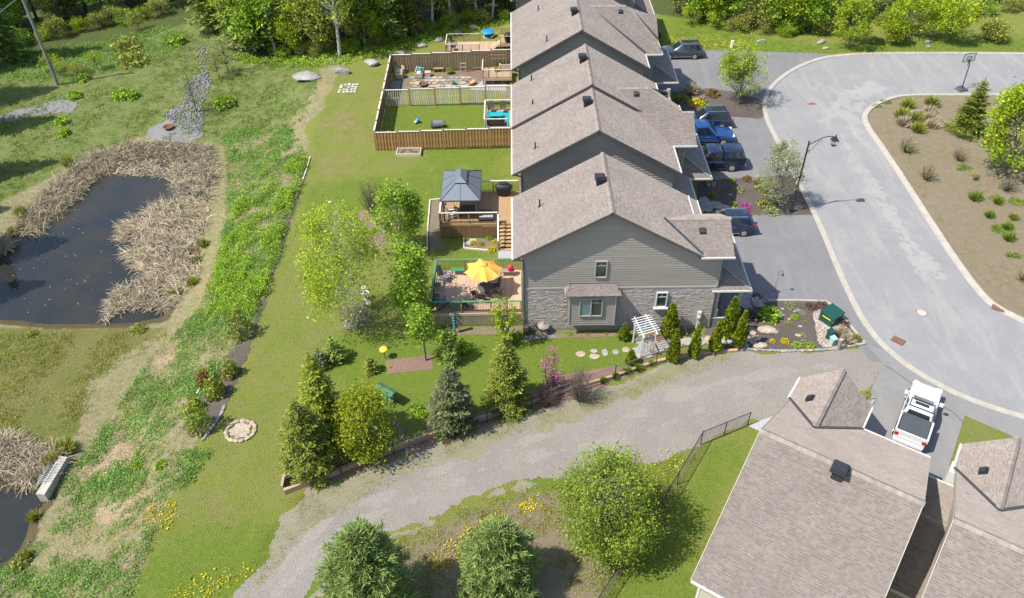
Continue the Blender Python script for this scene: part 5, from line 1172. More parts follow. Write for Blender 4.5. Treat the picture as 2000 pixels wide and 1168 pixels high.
P, z = scatter(UPL, 2200, seed=95, mask=dens(1.6, -.05, 37)); tufts('dead_grass', 'pale dead grass tufts on the meadow above the pond', 'grass', P, z, 'reed_straw', .14, 9, .30, .07, .5, .22, 96)
P, z = scatter([(-120, 20), (60, 100), (200, 78), (330, 52), (380, 70), (300, 120), (150, 160), (-120, 150)], 1100, seed=14); tufts('undergrowth', 'shaded undergrowth at the upper left forest foot', 'undergrowth', P, z, 'leaf_weed', .13, 30, .5, .3, .5, .6, 15)
P, z = scatter([(420, 100), (520, 112), (640, 106), (760, 82), (870, 56), (1000, 34), (1000, 44), (860, 78), (770, 105), (640, 132), (520, 128), (440, 116)], 700, seed=16); tufts('undergrowth', 'bright fringe of undergrowth along the forest edge', 'undergrowth', P, z, 'leaf_fresh', .2, 16, .45, .35, .5, .6, 17)
# lawn: short tufts give the turf its nap
LAWN = [(640, 150), (1000, 110), (1000, 640), (700, 690), (600, 800), (560, 950), (480, 1100), (300, 1190), (340, 1000), (470, 720), (540, 520), (605, 310)]
P, z = scatter(LAWN, 9000, seed=18); tufts('lawn_grass', 'mown grass of the back lawn', 'grass', P, z, 'grass_blade', .11, 5, .3, .035, .5, .2, 19)
P, z = scatter([(1290, 98), (1330, 55), (1600, 85), (2080, 60), (2080, 104), (1620, 106)], 1600, seed=20); tufts('verge_grass', 'green grass of the far verge', 'grass', P, z, 'grass_blade', .18, 7, .35, .08, .6, .22, 21)
# weeds that fringe the gravel lane and the rough strip below it
LOW = [(600, 1190), (650, 1105), (760, 1060), (900, 990), (1030, 948), (1200, 925), (1300, 905), (1370, 870), (1300, 1000), (1200, 1190)]
P, z = scatter(LOW, 1700, seed=22, mask=dens(1.2, .02, 61)); tufts('weeds', 'patchy weeds between the gravel lane and the chain-link fence', 'weeds', P, z, 'leaf_olive', .08, 16, .26, .06, .5, .6, 23)
FR = [(560, 975), (700, 935), (900, 858), (1020, 815), (1120, 790), (1200, 760), (1300, 718), (1430, 690), (1430, 705), (1200, 790), (900, 880), (640, 1010), (560, 1080), (500, 1160), (440, 1190), (520, 1050)]
P, z = scatter(FR, 2200, seed=24, mask=dens(1.0, -.05, 71)); tufts('weeds', 'thin weeds along the upper edge of the gravel lane', 'weeds', P, z, 'leaf_olive', .065, 8, .28, .035, .6, .4, 25)
# dandelions
for i, (poly, n, lb) in enumerate([([(1010, 985), (1050, 965), (1060, 990), (1020, 1005)], 90, 'dandelion patch left of the large round shrub'), ([(900, 1040), (980, 1000), (1000, 1040), (930, 1110), (860, 1120), (820, 1100)], 420, 'dandelions between the two pines and the lane'),
                                   ([(1300, 880), (1340, 900), (1260, 960), (1210, 930)], 60, 'few dandelions right of the large round shrub'), ([(280, 985), (345, 985), (335, 1040), (290, 1030)], 110, 'dandelion clump on the edge of the bank'), ([(330, 1140), (480, 1095), (490, 1120), (400, 1190), (320, 1190)], 120, 'dandelions at the lower left corner of the lawn'),
                                   ([(1300, 70), (1450, 68), (1470, 95), (1300, 95)], 420, 'dandelions across the far verge above the dark SUV')]):
    P, z = scatter(poly, n, seed=30 + i); tufts('dandelions', 'yellow ' + lb, 'dandelions', P, z + .05, 'blossom_yellow', .09, 3, .22, .08, .1, .9, 40 + i)
# island grass clumps
P, z = scatter([(1700, 215), (1900, 200), (2050, 300), (2050, 640), (1940, 590), (1800, 400)], 700, seed=50, mask=dens(3, .1, 81)); tufts('dry_grass', 'sparse dry grass on the road island', 'grass', P, z, 'leaf_olive', .14, 6, .3, .05, .6, .25, 51)
# ---- dead reeds in and round the pond
def reeds(name, label, poly, n, L=1.1, flat=.5, seed=0, bias=(0, 0), world_z=None):
    global nr
    P, z = scatter(poly, n, seed=seed, mask=dens(1.1, -.16, seed)); nr = np.random.default_rng(seed + 1); n = len(P); z = np.maximum(z, POND_Z)
    d = unit(np.column_stack([nr.normal(bias[0], .8, n), nr.normal(bias[1], .8, n), np.abs(nr.normal(flat, .35, n))])); L_ = L * nr.uniform(.45, 1.25, n)[:, None]
    sd = unit(np.cross(d, rv(n))) * nr.uniform(.014, .03, n)[:, None]; p0 = np.column_stack([P, z]); p1 = p0 + d * L_ * .55; d2 = d.copy(); d2[:, 2] -= .55; p2 = p1 + unit(d2) * L_ * .5
    V = np.stack([p0 - sd, p0 + sd, p1 + sd, p1 - sd, p2 + sd * .4, p2 - sd * .4], 1).reshape(-1, 3); i = np.arange(n)[:, None] * 6
    Fq = np.concatenate([i + [0, 1, 2, 3], i + [3, 2, 4, 5]]); o = bpy.data.objects.new(name, np_mesh(name, V, Fq, 'reed_straw')); link(o); return tag(o, label, 'reeds', kind='stuff')
reeds('reeds', 'dead tan reeds along the upper left bank of the pond', [(55, 470), (20, 460), (60, 410), (110, 355), (180, 305), (250, 285), (330, 280), (410, 290), (420, 330), (408, 392), (396, 350), (376, 316), (320, 304), (240, 322), (188, 366), (120, 440), (90, 480)], 11000, 1.1, .55, 60)
reeds('reeds', 'dead reeds thinning out in the open water at the top of the pond', [(205, 345), (260, 320), (330, 312), (390, 322), (400, 370), (350, 400), (330, 365), (250, 360)], 2300, .7, .2, 61)
reeds('reeds', 'thick mat of fallen reeds on the right shore of the pond', [(412, 400), (396, 470), (392, 540), (350, 588), (295, 560), (248, 512), (244, 474), (262, 444), (310, 428), (345, 402), (388, 392)], 8200, 1.2, .25, 62, (-.9, .2))
reeds('reeds', 'broken reeds at the lower right corner of the pond', [(360, 560), (345, 600), (260, 615), (205, 632), (240, 590), (300, 570)], 3200, 1.0, .35, 63, (-.5, 0))
reeds('reeds', 'fallen reeds at the small lower left pond', [(-60, 870), (30, 860), (110, 880), (130, 905), (95, 940), (50, 945), (-60, 945)], 7500, 1.1, .3, 64)
reeds('reeds', 'reed stubble at the left edge of the pond', [(-60, 470), (15, 470), (40, 500), (0, 520), (-60, 520)], 2200, .9, .4, 65)
P, z = scatter([(20, 470), (160, 420), (240, 520), (200, 620), (-40, 620), (-40, 520)], 120, seed=66); nr = np.random.default_rng(3)
c = np.column_stack([P, np.full(len(P), POND_Z + .012)]); a = unit(rv(len(P)) * [1, 1, 0]); b = np.stack([-a[:, 1], a[:, 0], a[:, 2]], 1); s = nr.uniform(.03, .11, len(P))[:, None]; V, Fq = quads(c, a * s, b * s * .5)
tag(link(bpy.data.objects.new('floating_debris', np_mesh('floating_debris', V, Fq, 'deadwood'))), 'pale reed scraps floating on the pond', 'debris', kind='stuff')
# bright sedge tufts at the water's edge
SEDGE = [mound('leaf_olive', .45, .5, 160, .26, 90 + q, spiky=1.6) for q in range(3)]
for k, (x, y) in enumerate([(398, 480), (385, 510), (378, 555), (345, 575), (25, 455), (45, 420), (135, 322), (68, 1012), (55, 1088), (105, 905), (130, 880)]):
    lb = ['on the right shore, level with the reed mat', 'on the right shore, just below the reed mat edge', 'on the right shore near the broken reeds', 'at the lower right bend of the pond', 'at the left end of the pond', 'on the left bank above the pond', 'on the upper bank behind the reeds', 'below the concrete drain headwall', 'lowest on the small pond shore', 'left of the concrete drain headwall', 'above the concrete drain headwall'][k]
    plant('sedge_clump', 'yellow-green sedge tuft ' + lb, 'sedge', SEDGE[k % 3], G(x, y), rnd.uniform(.8, 1.4), group='sedge tufts on the pond shore')
# ---- loose stones
def rock_mesh(name, seed, mat, sq=(1, .8, .6), rough=.22, sub=2, cut=True):
    import bmesh
    r = random.Random(seed); bm = bmesh.new(); bmesh.ops.create_icosphere(bm, subdivisions=sub, radius=.5)
    pl = [(Vector((r.gauss(0, 1), r.gauss(0, 1), r.gauss(0, 1))).normalized(), r.uniform(.28, .42)) for _ in range(9 if cut else 0)]
    for v in bm.verts:
        for n_, d_ in pl:
            k = v.co.dot(n_)
            if k > d_: v.co -= n_ * (k - d_)
        v.co *= 1 + r.uniform(-rough, rough) * .25
        v.co.x *= sq[0]; v.co.y *= sq[1]; v.co.z *= sq[2]
    me = bpy.data.meshes.new(name); bm.to_mesh(me); bm.free(); me.materials.append(MATS[mat]); me.update(); return me
plain('rock_grey', (.25, .235, .215), .9, .3, 2.5, objr=.15, bmp=.6, bscale=8); plain('rock_tan', (.33, .265, .195), .9, .28, 2.5, objr=.15, bmp=.5, bscale=8); plain('rock_slate', (.21, .215, .23), .85, .25, 2.5, objr=.12, bmp=.5, bscale=8); plain('pebble', (.38, .32, .27), .9, .1, 3, island=.35); plain('rubble_grey', (.175, .172, .17), .9, .1, 3, island=.35); plain('flagstone_grey', (.27, .262, .25), .85, .18, 2, objr=.14, bmp=.3, bscale=12)
ROCKS = [rock_mesh('boulder', i, 'rock_grey', (1, .72, .36)) for i in range(5)]; ROCKT = [rock_mesh('boulder', 20 + i, 'rock_tan', (1, .75, .42)) for i in range(4)]; ROCKSL = [rock_mesh('boulder', 40 + i, 'rock_slate', (1, .7, .4)) for i in range(3)]
def pile(name, label, cat, poly, n, size, mat, seed, follow=True, dz=.0):
    P, z = scatter(poly, n, seed=seed); r = random.Random(seed); base = [rock_mesh('tmp', seed + k, mat, (1, .8, .6), .2, 1) for k in range(4)]; V, Fc = [], []; o = 0
    bv = [np.array([v.co[:] for v in m.vertices]) for m in base]; bf = [np.array([p.vertices[:] for p in m.polygons]) for m in base]
    for (x, y), zz in zip(P, z):
        k = r.randrange(4); s = size * r.uniform(.5, 1.4); Rm = np.array(Matrix.Rotation(r.uniform(0, 6.28), 3, 'Z') @ Matrix.Rotation(r.uniform(-.5, .5), 3, 'X')); V.append(bv[k] @ Rm.T * s + [x, y, zz + dz + s * .15]); Fc.append(bf[k] + o); o += len(bv[k])
    ob = bpy.data.objects.new(name, np_mesh(name, np.concatenate(V), np.concatenate(Fc), mat)); link(ob)
    for m in base: bpy.data.meshes.remove(m)
    return tag(ob, label, cat, kind='stuff')
pile('pebbles', 'pale river pebbles round the green transformer boxes', 'pebbles', [(1586, 614), (1604, 602), (1640, 622), (1650, 648), (1636, 679), (1608, 679), (1598, 668), (1594, 642)], 900, .14, 'pebble', 5, dz=.03)
pile('rubble', 'grey rubble spilling down under the pale young tree', 'rubble', [(315, 225), (350, 205), (380, 150), (405, 140), (415, 160), (395, 205), (400, 245), (390, 262), (355, 250)], 1300, .27, 'rubble_grey', 6)
pile('rubble', 'scattered stones in the bare streak near the forest', 'rubble', [(365, 95), (400, 85), (425, 130), (400, 145)], 120, .3, 'rubble_grey', 7)
BO = [(598, 155, 62, 'r', 'long flat grey boulder half hidden by weeds, leftmost of the row below the forest'), (668, 142, 38, 'r', 'angular grey boulder, second of the row below the forest'), (727, 127, 36, 'r', 'flat pale boulder, third of the row below the forest'), (781, 107, 28, 'r', 'small boulder just behind the corner of the wooden fence'), (823, 92, 24, 'r', 'round grey boulder left of the far deck'), (858, 80, 22, 'r', 'grey boulder touching the far deck railing'), (893, 66, 24, 's', 'dark boulder behind the far deck railing'), (925, 56, 22, 't', 'flat tan boulder on the grass behind the far deck'),
      (1487, 82, 20, 'r', 'pale boulder on the far verge left of the two stacked ones'), (1604, 84, 22, 'r', 'upper pale boulder of two on the far verge'), (1612, 95, 16, 't', 'lower tan boulder of two on the far verge'), (1812, 83, 16, 's', 'dark boulder under the street tree on the verge'), (1812, 92, 11, 's', 'smallest dark boulder under the street tree on the verge'), (1788, 222, 26, 's', 'dark grey boulder on the road island'),
      (1497, 646, 40, 't', 'big flat orange-topped boulder by the porch path'), (1466, 646, 24, 'r', 'grey boulder left of the orange-topped one'), (1524, 617, 18, 'r', 'grey boulder in the dark mulch bed, beside the round green shrub'), (1528, 604, 10, 'r', 'small pale stone upright behind the grey mulch-bed boulder'), (1557, 609, 18, 'r', 'pale boulder among the bed shrubs'), (1541, 624, 9, 't', 'small stone in the mulch left of a green plant'), (1563, 638, 10, 'r', 'small white stone in the middle of the mulch bed'), (1558, 656, 14, 't', 'pinkish rounded rock in the mulch bed'), (1658, 652, 12, 'r', 'grey rock among the dry ornamental grasses'), (1478, 662, 22, 't', 'pinkish rock below the orange-topped boulder'), (1450, 634, 26, 'r', 'flat grey slab rock between the tallest cedar and the orange-topped boulder'), (1514, 650, 18, 'r', 'grey rock tucked right of the orange-topped boulder'), (1484, 676, 30, 't', 'broad tan slab at the lower left corner of the mulch bed'), (1470, 652, 20, 't', 'reddish rock in front of the grey slab rock'),
      (1493, 346 + 47, 12, 'r', 'white rock in the bed by the street lamp'), (1508, 384, 10, 'r', 'long white rock under the pale tree'), (1524, 402, 9, 'r', 'white rock right of the green ground cover'), (1494, 413, 9, 'r', 'small white rock at the lower edge of the lamp bed'), (1559, 410, 11, 'r', 'white rock at the foot of the street lamp'), (1430, 408, 12, 'r', 'grey rock beside the pink flowers above the blue SUV'), (1426, 382, 12, 's', 'slate rock in the shaded garden bed'),
      (686, 641, 12, 'r', 'grey rock at the foot of the birch clump'), (697, 634, 10, 's', 'slate rock right of the birch stems'), (696, 613, 9, 'r', 'small rock behind the birch stems')]
for i, (x, y, wd, k, lb) in enumerate(BO):
    me = {'r': ROCKS, 't': ROCKT, 's': ROCKSL}[k]; m = me[i % len(me)]; g = G(x, y); W = width_m(x, y, wd); o = inst('boulder', m, None, (g.x, g.y, g.z + W * .1), rnd.uniform(-.5, .5), (W, W * .85, W * (.7 if wd > 50 else 1.25))); tag(o, lb, 'boulder')
# ---- garden perennials and shrubs, one object each
MD = {k: mound(*a) for k, a in dict(green=('leaf_green', .5, .45, 380, .14, 1), fresh=('leaf_fresh', .5, .4, 380, .14, 2), yellow=('blossom_yellow', .45, .35, 420, .11, 3), pale=('leaf_pale', .5, .3, 320, .12, 4), olive=('leaf_olive', .5, .35, 320, .12, 5), orange=('leaf_orange', .5, .4, 300, .12, 6), pink=('blossom_magenta', .5, .2, 420, .1, 7), purple=('leaf_purple', .5, .45, 300, .12, 8)).items()}
MD['grass'] = mound('leaf_olive', .45, .5, 260, .3, 9, spiky=1.5); MD['dry'] = mound('reed_straw', .5, .4, 260, .26, 10, spiky=1.5); MD['twig'] = twiggy('leaf_olive', 1.0, .55, 70, 160, .07, 11); MD['lush'] = mound('grass_blade', .45, .5, 260, .3, 12, spiky=1.5); MD['maple'] = mound('leaf_maple', .5, .6, 420, .14, 13)
PL = [('round_shrub', 1502, 620, 46, 'green', 'dark round green shrub right of the porch'), ('leafy_shrub', 1509, 608, 20, 'maple', 'bright lime upright shrub inside the dark round one'), ('azalea', 1460, 620, 40, 'purple', 'dull leafless shrub between the slim cedar and the porch path'),
      ('perennial', 1544, 600, 24, 'pale', 'pale green perennial at the top of the mulch bed'), ('perennial', 1551, 621, 18, 'fresh', 'bright green perennial below the pale boulder'), ('perennial', 1541, 634, 16, 'olive', 'yellowish perennial in the left of the mulch bed'), ('perennial', 1568, 612, 14, 'pale', 'pale grassy plant right of the pale boulder'), ('perennial', 1574, 630, 10, 'olive', 'tiny olive plant in the centre of the mulch bed'),
      ('flower_mound', 1533, 668, 20, 'yellow', 'bright yellow flower mound at the front of the mulch bed'), ('flower_mound', 1508, 667, 14, 'yellow', 'smaller yellow flowers left of the bright yellow mound'), ('perennial', 1556, 676, 22, 'fresh', 'round green plant right of the yellow mound'), ('perennial', 1582, 678, 22, 'fresh', 'round green plant at the edge of the pebbles'), ('perennial', 1566, 655, 16, 'pale', 'pale plant behind the pinkish rock'), ('perennial', 1570, 668, 14, 'pale', 'pale plant between the two round green plants'),
      ('barberry', 1582, 600, 22, 'purple', 'reddish-brown shrub at the bed corner, left of two'), ('barberry', 1604, 600, 26, 'purple', 'reddish-brown shrub at the bed corner, right of two'), ('barberry', 1650, 636, 22, 'purple', 'small brown shrub right of the transformer box'), ('ornamental_grass', 1641, 655, 30, 'dry', 'tan ornamental grass behind the small green pedestal'), ('ornamental_grass', 1655, 668, 28, 'dry', 'tan ornamental grass near the bed tip'), ('ornamental_grass', 1672, 664, 18, 'grass', 'green-tinged grass tuft at the bed tip'),
      ('shrub', 1330, 196, 34, 'olive', 'dark olive shrub in the upper bed by the third house'), ('flowering_shrub', 1360, 205, 34, 'yellow', 'bright yellow shrub in the upper bed'), ('shrub', 1376, 210, 18, 'fresh', 'small bright green shrub beside the yellow one'), ('dry_shrub', 1350, 180, 32, 'dry', 'dry straw-coloured shrub in the upper bed'), ('ground_cover', 1392, 186, 30, 'orange', 'rusty brown ground cover in the upper bed'), ('ground_cover', 1372, 197, 16, 'dry', 'small straw patch in the upper bed'),
      ('perennial', 1391, 382, 20, 'olive', 'round yellow-green plant in the shaded porch bed'), ('perennial', 1387, 358, 16, 'olive', 'olive plant under the porch roof corner'), ('flower_patch', 1436, 352, 16, 'pink', 'magenta flowers at the top of the lamp bed'), ('flower_patch', 1426, 366, 12, 'pink', 'small magenta flower patch on the left of the lamp bed'), ('flower_patch', 1456, 403, 24, 'pink', 'larger magenta flowers above the blue SUV'), ('flower_patch', 1452, 412, 30, 'pink', 'low magenta flower strip right behind the blue SUV'),
      ('perennial', 1432, 400, 16, 'fresh', 'fresh green plant left of the larger magenta flowers'), ('perennial', 1444, 372, 24, 'pale', 'pale green cushion in the middle of the lamp bed'), ('perennial', 1430, 355, 16, 'green', 'dark green plant at the top left of the lamp bed'), ('shrub', 1495, 372, 40, 'olive', 'olive shrub left of the pale tree'), ('shrub', 1496, 402, 38, 'olive', 'low brown-green shrub below the pale tree'), ('ground_cover', 1506, 414, 34, 'pale', 'blue-green ground cover at the front of the lamp bed'), ('perennial', 1460, 352, 22, 'orange', 'rusty plant right of the magenta flowers'), ('perennial', 1478, 358, 20, 'dry', 'straw-coloured plant near the top of the lamp bed'),
      ('shrub', 868, 662, 40, 'fresh', 'bright green bush at the left front corner of the umbrella deck'), ('perennial', 1112, 654, 12, 'fresh', 'single green plant under the bay window'), ('perennial', 1148, 653, 8, 'olive', 'tiny plant in the strip under the bay window'), ('perennial', 1184, 653, 8, 'olive', 'tiny plant at the right of the strip under the bay window'),
      ('flowering_shrub', 924, 476, 17, 'yellow', 'yellow-green shrub in front of the gazebo deck, left one'), ('flowering_shrub', 964, 474, 13, 'yellow', 'yellow-green shrub in front of the gazebo deck, beside the stairs'), ('flowering_shrub', 960, 488, 20, 'yellow', 'low yellow-green shrub at the edge of the bed by the stairs'), ('perennial', 911, 468, 12, 'fresh', 'green plant at the left end of the gazebo deck bed'), ('perennial', 955, 466, 16, 'fresh', 'green leafy plant in the middle of the gazebo deck bed'), ('perennial', 940, 478, 14, 'olive', 'olive plant in the gazebo deck bed'),
      ('flowering_shrub', 719, 416, 12, 'yellow', 'yellow flowers in the island bed under the purple tree'), ('flowering_shrub', 716, 428, 10, 'yellow', 'smaller yellow flowers in the island bed'), ('perennial', 710, 454, 26, 'pale', 'silvery ground cover in the island bed'), ('perennial', 730, 452, 16, 'fresh', 'green plant in the island bed, right of the silvery one'), ('flowering_shrub', 730, 482, 11, 'yellow', 'yellow flowers at the lower rim of the island bed'), ('perennial', 728, 494, 22, 'olive', 'olive plant below the island bed'),
      ('ornamental_grass', 1272, 712, 14, 'lush', 'grass tuft in the mulch beside the arbor, rightmost of five along the fence'), ('ornamental_grass', 1247, 722, 18, 'lush', 'grass tuft by the fence, second from the right'), ('ornamental_grass', 1225, 728, 18, 'lush', 'grass tuft by the fence, third from the right'), ('ornamental_grass', 1202, 738, 16, 'lush', 'grass tuft by the fence, fourth from the right'), ('ornamental_grass', 1178, 746, 16, 'lush', 'grass tuft by the fence, leftmost of five'),
      ('shrub', 812, 800, 30, 'fresh', 'thin bright green shrub in the fenced garden'), ('shrub', 824, 812, 24, 'green', 'dark leafy shrub at the bare patch in the fenced garden'), ('shrub', 858, 856, 18, 'fresh', 'small green plant by the lane fence'), ('shrub', 930, 832, 18, 'fresh', 'round green plant by the lane fence right of the blue-green spruce'), ('flower_patch', 872, 864, 18, 'purple', 'dull red creeping plant on the lane edge'), ('shrub', 815, 852, 18, 'green', 'low green plant beside the curved stone edging'), ('flowering_shrub', 761, 717, 11, 'yellow', 'yellow cushion in the red mulch rectangle'), ('shrub', 904, 684, 34, 'green', 'low spreading shrub right of the narrow dark conifer'), ('shrub', 1000, 650 + 14, 30, 'fresh', 'leafy bush at the house corner'),
      ('shrub', 1768, 296, 36, 'twig', 'twiggy shrub on the island, uppermost by the kerb'), ('shrub', 1808, 350, 36, 'twig', 'twiggy shrub on the island near the kerb, middle one'), ('shrub', 1964, 372, 40, 'twig', 'twiggy shrub in the shadow of the island maple'), ('shrub', 1870, 312, 30, 'twig', 'sparse twiggy shrub left of the island maple'), ('shrub', 1995, 548, 30, 'twig', 'bare shrub at the right edge of the island'),
      ('ornamental_grass', 1760, 228, 26, 'grass', 'olive grass clump left of the island boulder'), ('ornamental_grass', 1772, 208, 24, 'grass', 'olive grass clump above the island boulder'), ('ornamental_grass', 1818, 206, 26, 'grass', 'olive grass clump right above the island boulder'), ('ornamental_grass', 1816, 220, 24, 'dry', 'straw grass clump right of the island boulder'), ('ornamental_grass', 1764, 243, 28, 'dry', 'straw grass clump, lower left of the island group'), ('ornamental_grass', 1786, 237, 28, 'grass', 'grass clump, lower middle of the island group'), ('ornamental_grass', 1818, 233, 26, 'dry', 'straw grass clump, right of the island group'), ('ornamental_grass', 1792, 256, 26, 'grass', 'grass clump, lowest of the island group'), ('ornamental_grass', 1820, 247, 26, 'dry', 'straw grass clump, lower right of the island group'),
      ('ornamental_grass', 1904, 389, 24, 'lush', 'green grass tuft on the island below the maple'), ('ornamental_grass', 1948, 396, 20, 'lush', 'green grass tuft on the island right of the first'), ('ornamental_grass', 1932, 423, 18, 'lush', 'small green tuft in the middle of the island'), ('ornamental_grass', 1978, 427, 18, 'grass', 'olive tuft at the right of the island'), ('ornamental_grass', 1967, 446, 20, 'lush', 'green tuft beside the lower island turf'), ('ornamental_grass', 1970, 468, 22, 'lush', 'lowest green tuft on the island'),
      ('shrub', 148, 190, 28, 'green', 'dark green bush on the meadow right of the utility pole'), ('shrub', 240, 190, 38, 'green', 'broad green bush pair on the upper meadow, left half'), ('shrub', 258, 190, 34, 'fresh', 'broad green bush pair on the upper meadow, right half'), ('shrub', 122, 240, 28, 'green', 'green bush by the end of the gravel track'), ('shrub', 126, 262, 26, 'green', 'green bush just below the gravel track'), ('shrub', 440, 205, 44, 'fresh', 'fresh green bush right of the rubble'), ('shrub', 165, 156, 26, 'green', 'small green bush on the meadow edge line'), ('shrub', 42, 1100, 44, 'olive', 'loose yellow-green shrub by the lower pond'), ('shrub', 270, 645, 32, 'olive', 'tawny shrub at the lower right shore of the pond'), ('shrub', 62, 655, 26, 'olive', 'small olive shrub at the lower left shore of the pond'), ('shrub', 315, 910, 28, 'green', 'dark leafy bush on the lower bank'), ('shrub', 270, 910, 24, 'fresh', 'fresh leafy bush on the lower bank'),
      ('shrub', 1540, 60, 60, 'maple', 'yellow bush at the foot of the far trees'), ('shrub', 250, 95, 60, 'olive', 'olive brush on the shaded meadow'), ('shrub', 262, 122, 60, 'olive', 'olive brush in the middle of the meadow'), ('shrub', 345, 85, 40, 'fresh', 'green brush near the forest on the meadow')]
for nm, x, y, wd, k, lb in PL:
    g = G(x, y); R = width_m(x, y, wd) / 2; plant(nm, lb, 'plant' if nm in ('perennial', 'flower_mound', 'flower_patch', 'ground_cover', 'ornamental_grass') else 'shrub', MD[k], g, R / .5)
# turf spots on the island
for i, (x, y, wd) in enumerate([(1730, 200, 20), (1713, 208, 14), (1882, 328, 28), (1945, 388, 22), (1985, 395, 34), (1955, 450, 40), (1978, 500, 24), (1905, 345, 10)]):
    g = G(x, y); W = width_m(x, y, wd) / 2; r = random.Random(i); P = [(g.x + W * r.uniform(.7, 1.2) * math.cos(t * .52), g.y + W * r.uniform(.6, .9) * math.sin(t * .52)) for t in range(12)]
    Pp, zz = scatter(P, int(60 * W * W + 30), world=True, seed=i); tufts('turf_spot', 'small bright green turf spot on the road island, %s from the left' % ORD[[1, 0, 2, 4, 7, 5, 6, 3][i]], 'grass', Pp, zz, 'grass_blade', .22, 10, .2, .06, .8, .3, 70 + i)
# ================================================================== fences, decks, garden things
wood('cedar_fence', (.42, .225, .095)); wood('weathered_fence', (.25, .175, .115)); wood('picket_wood', (.55, .49, .41)); wood('deck_tan', (.42, .30, .205), .15, .10); wood('deck_honey', (.36, .235, .125), .2, .14); wood('deck_grey', (.30, .235, .175), .2, .12); wood('post_honey', (.34, .20, .085), .2, .1); wood('skirt_brown', (.215, .125, .065), .2, .12); wood('skirt_khaki', (.27, .225, .15), .2, .1); wood('timber', (.40, .285, .19), .22, .1); wood('pole_wood', (.23, .225, .19), .2, 0)
plain('black_metal', (.02, .021, .023), .45, .2, spec=.5); plain('green_paint', (.07, .20, .09), .5, .12); plain('white_paint', (.62, .62, .62), .5, .05); plain('charcoal', (.06, .06, .066), .6, .15); plain('grey_plastic', (.13, .14, .155), .5, .1); plain('dark_wicker', (.085, .07, .062), .7, .2); plain('teal_fabric', (.012, .27, .30), .7, .12); plain('teal_paint', (.02, .13, .15), .5, .2); plain('umbrella_yellow', (.66, .36, .075), .8, .05, spec=.1); plain('cushion_grey', (.42, .42, .42), .8, .1); plain('cushion_white', (.72, .71, .68), .8, .06); plain('red_plastic', (.55, .02, .06), .4, .1); plain('blue_plastic', (.02, .22, .55), .4, .1); plain('gazebo_metal', (.135, .16, .18), .4, .05, metal=.2, spec=.5); plain('bbq_cover', (.018, .018, .02), .6, .2); plain('rust', (.14, .055, .03), .8, .3, 8); plain('rusty_iron', (.20, .105, .075), .8, .25, 8); plain('transformer_green', (.008, .058, .042), .45, .08, spec=.5); plain('pedestal_pale', (.30, .42, .38), .5, .06); plain('yellow_sticker', (.75, .60, .02), .5, .02); plain('concrete_old', (.36, .325, .28), .9, .2, 2, bmp=.4); plain('galvanised', (.42, .45, .48), .4, .1, metal=.6); plain('beige_wicker', (.40, .32, .23), .75, .12); plain('cable_black', (.015, .015, .016), .6)
def grid_part(parent, name, me, pts, rz=0, rot=None):
    for p in pts: inst(name, me, parent, p, rz, 1.0, rot)
def wood_fence(label, a, b, h=1.95, panels=6, mat='cedar_fence', rise=0.0, bw=.14, gap=0.0, shadow=True, cap=True, rails=(.3, 1.0, 1.7), post='post_honey', group='wooden fences of the far yards', capmat='picket_wood'):
    a = Vector(a); b = Vector(b); d = b - a; L = d.length; ang = math.atan2(d.y, d.x); t = thing('wooden_fence', label, 'fence', a, ang, group)
    me = MB().bb(0, bw - .008, -.012, .012, .05, h - .03).mesh('board', mat); k = 0; x = 0.0; pl = L / panels
    pm = MB().bb(-.055, .055, -.055, .055, -.3, h + .12).bb(-.07, .07, -.07, .07, h + .12, h + .15).mesh('post', post)
    for i in range(panels + 1): inst('post', pm, t, (pl * i, 0, rise * min(i, panels - .001) / panels))
    for i in range(panels):
        z = rise * i / panels; x0 = pl * i + .06; n = int((pl - .12) / (bw + gap))
        st = (pl - .12) / n
        for j in range(n): inst('board', me, t, (x0 + st * j, (.028 if (j % 2 and shadow) else -.028) if shadow else -.02, z))
        for rz_ in rails: MB().bb(pl * i + .05, pl * (i + 1) - .05, -.014, .014, z + rz_ - .04, z + rz_ + .04).build('rail', mat if shadow else capmat, t)
        if cap: MB().bb(pl * i, pl * (i + 1) - .01, -.075, .075, z + h - .025, z + h + .012).build('cap_rail', capmat, t)
    return t
wood_fence('warm brown board fence across the front of the second fenced yard', (-13.3, 67.15, 0), (-.35, 67.15, 0), 1.95, 6, 'cedar_fence', .35)
wood_fence('brown board fence down the left side of the two fenced yards', (-13.62, 84.0, 0), (-13.32, 67.25, 0), 1.95, 8, 'weathered_fence', 0)
wood_fence('weathered board fence along the back of the stone patio yard', (-13.55, 84.1, 0), (-.35, 84.1, 0), 2.0, 6, 'weathered_fence', .5, post='weathered_fence')
wood_fence('open pale picket fence dividing the grass yard from the patio yard', (-13.5, 76.0, 0), (-.4, 76.0, 0), 1.85, 5, 'picket_wood', 0.35, .10, .115, False, True, (.12, .95, 1.78), post='cedar_fence')
def rail_run(dk, a, b, h, top, baluster, n, post=None, topw=.12, step=.115, pstep=2.0, bottom=True):
    """one straight railing: top and bottom rail, posts and balusters, each a part"""
    a = Vector(a); b = Vector(b); d = b - a; L = d.length; u = d / L
    MB().bar(a + Vector((0, 0, h)), b + Vector((0, 0, h)), topw, .04).build('top_rail', top, dk)
    if bottom: MB().bar(a + Vector((0, 0, .12)), b + Vector((0, 0, .12)), .05, .04).build('bottom_rail', post or top, dk)
    m = MB().bb(-.012, .012, -.012, .012, .12, h - .02).mesh('baluster', baluster); k = int(L / step)
    for i in range(1, k): inst('baluster', m, dk, a + u * (L * i / k))
    pm = MB().bb(-.05, .05, -.05, .05, -.1, h - .021).mesh('post', post or top); q = max(1, round(L / pstep))
    for i in range(q + 1): inst('post', pm, dk, a + u * (L * i / q))
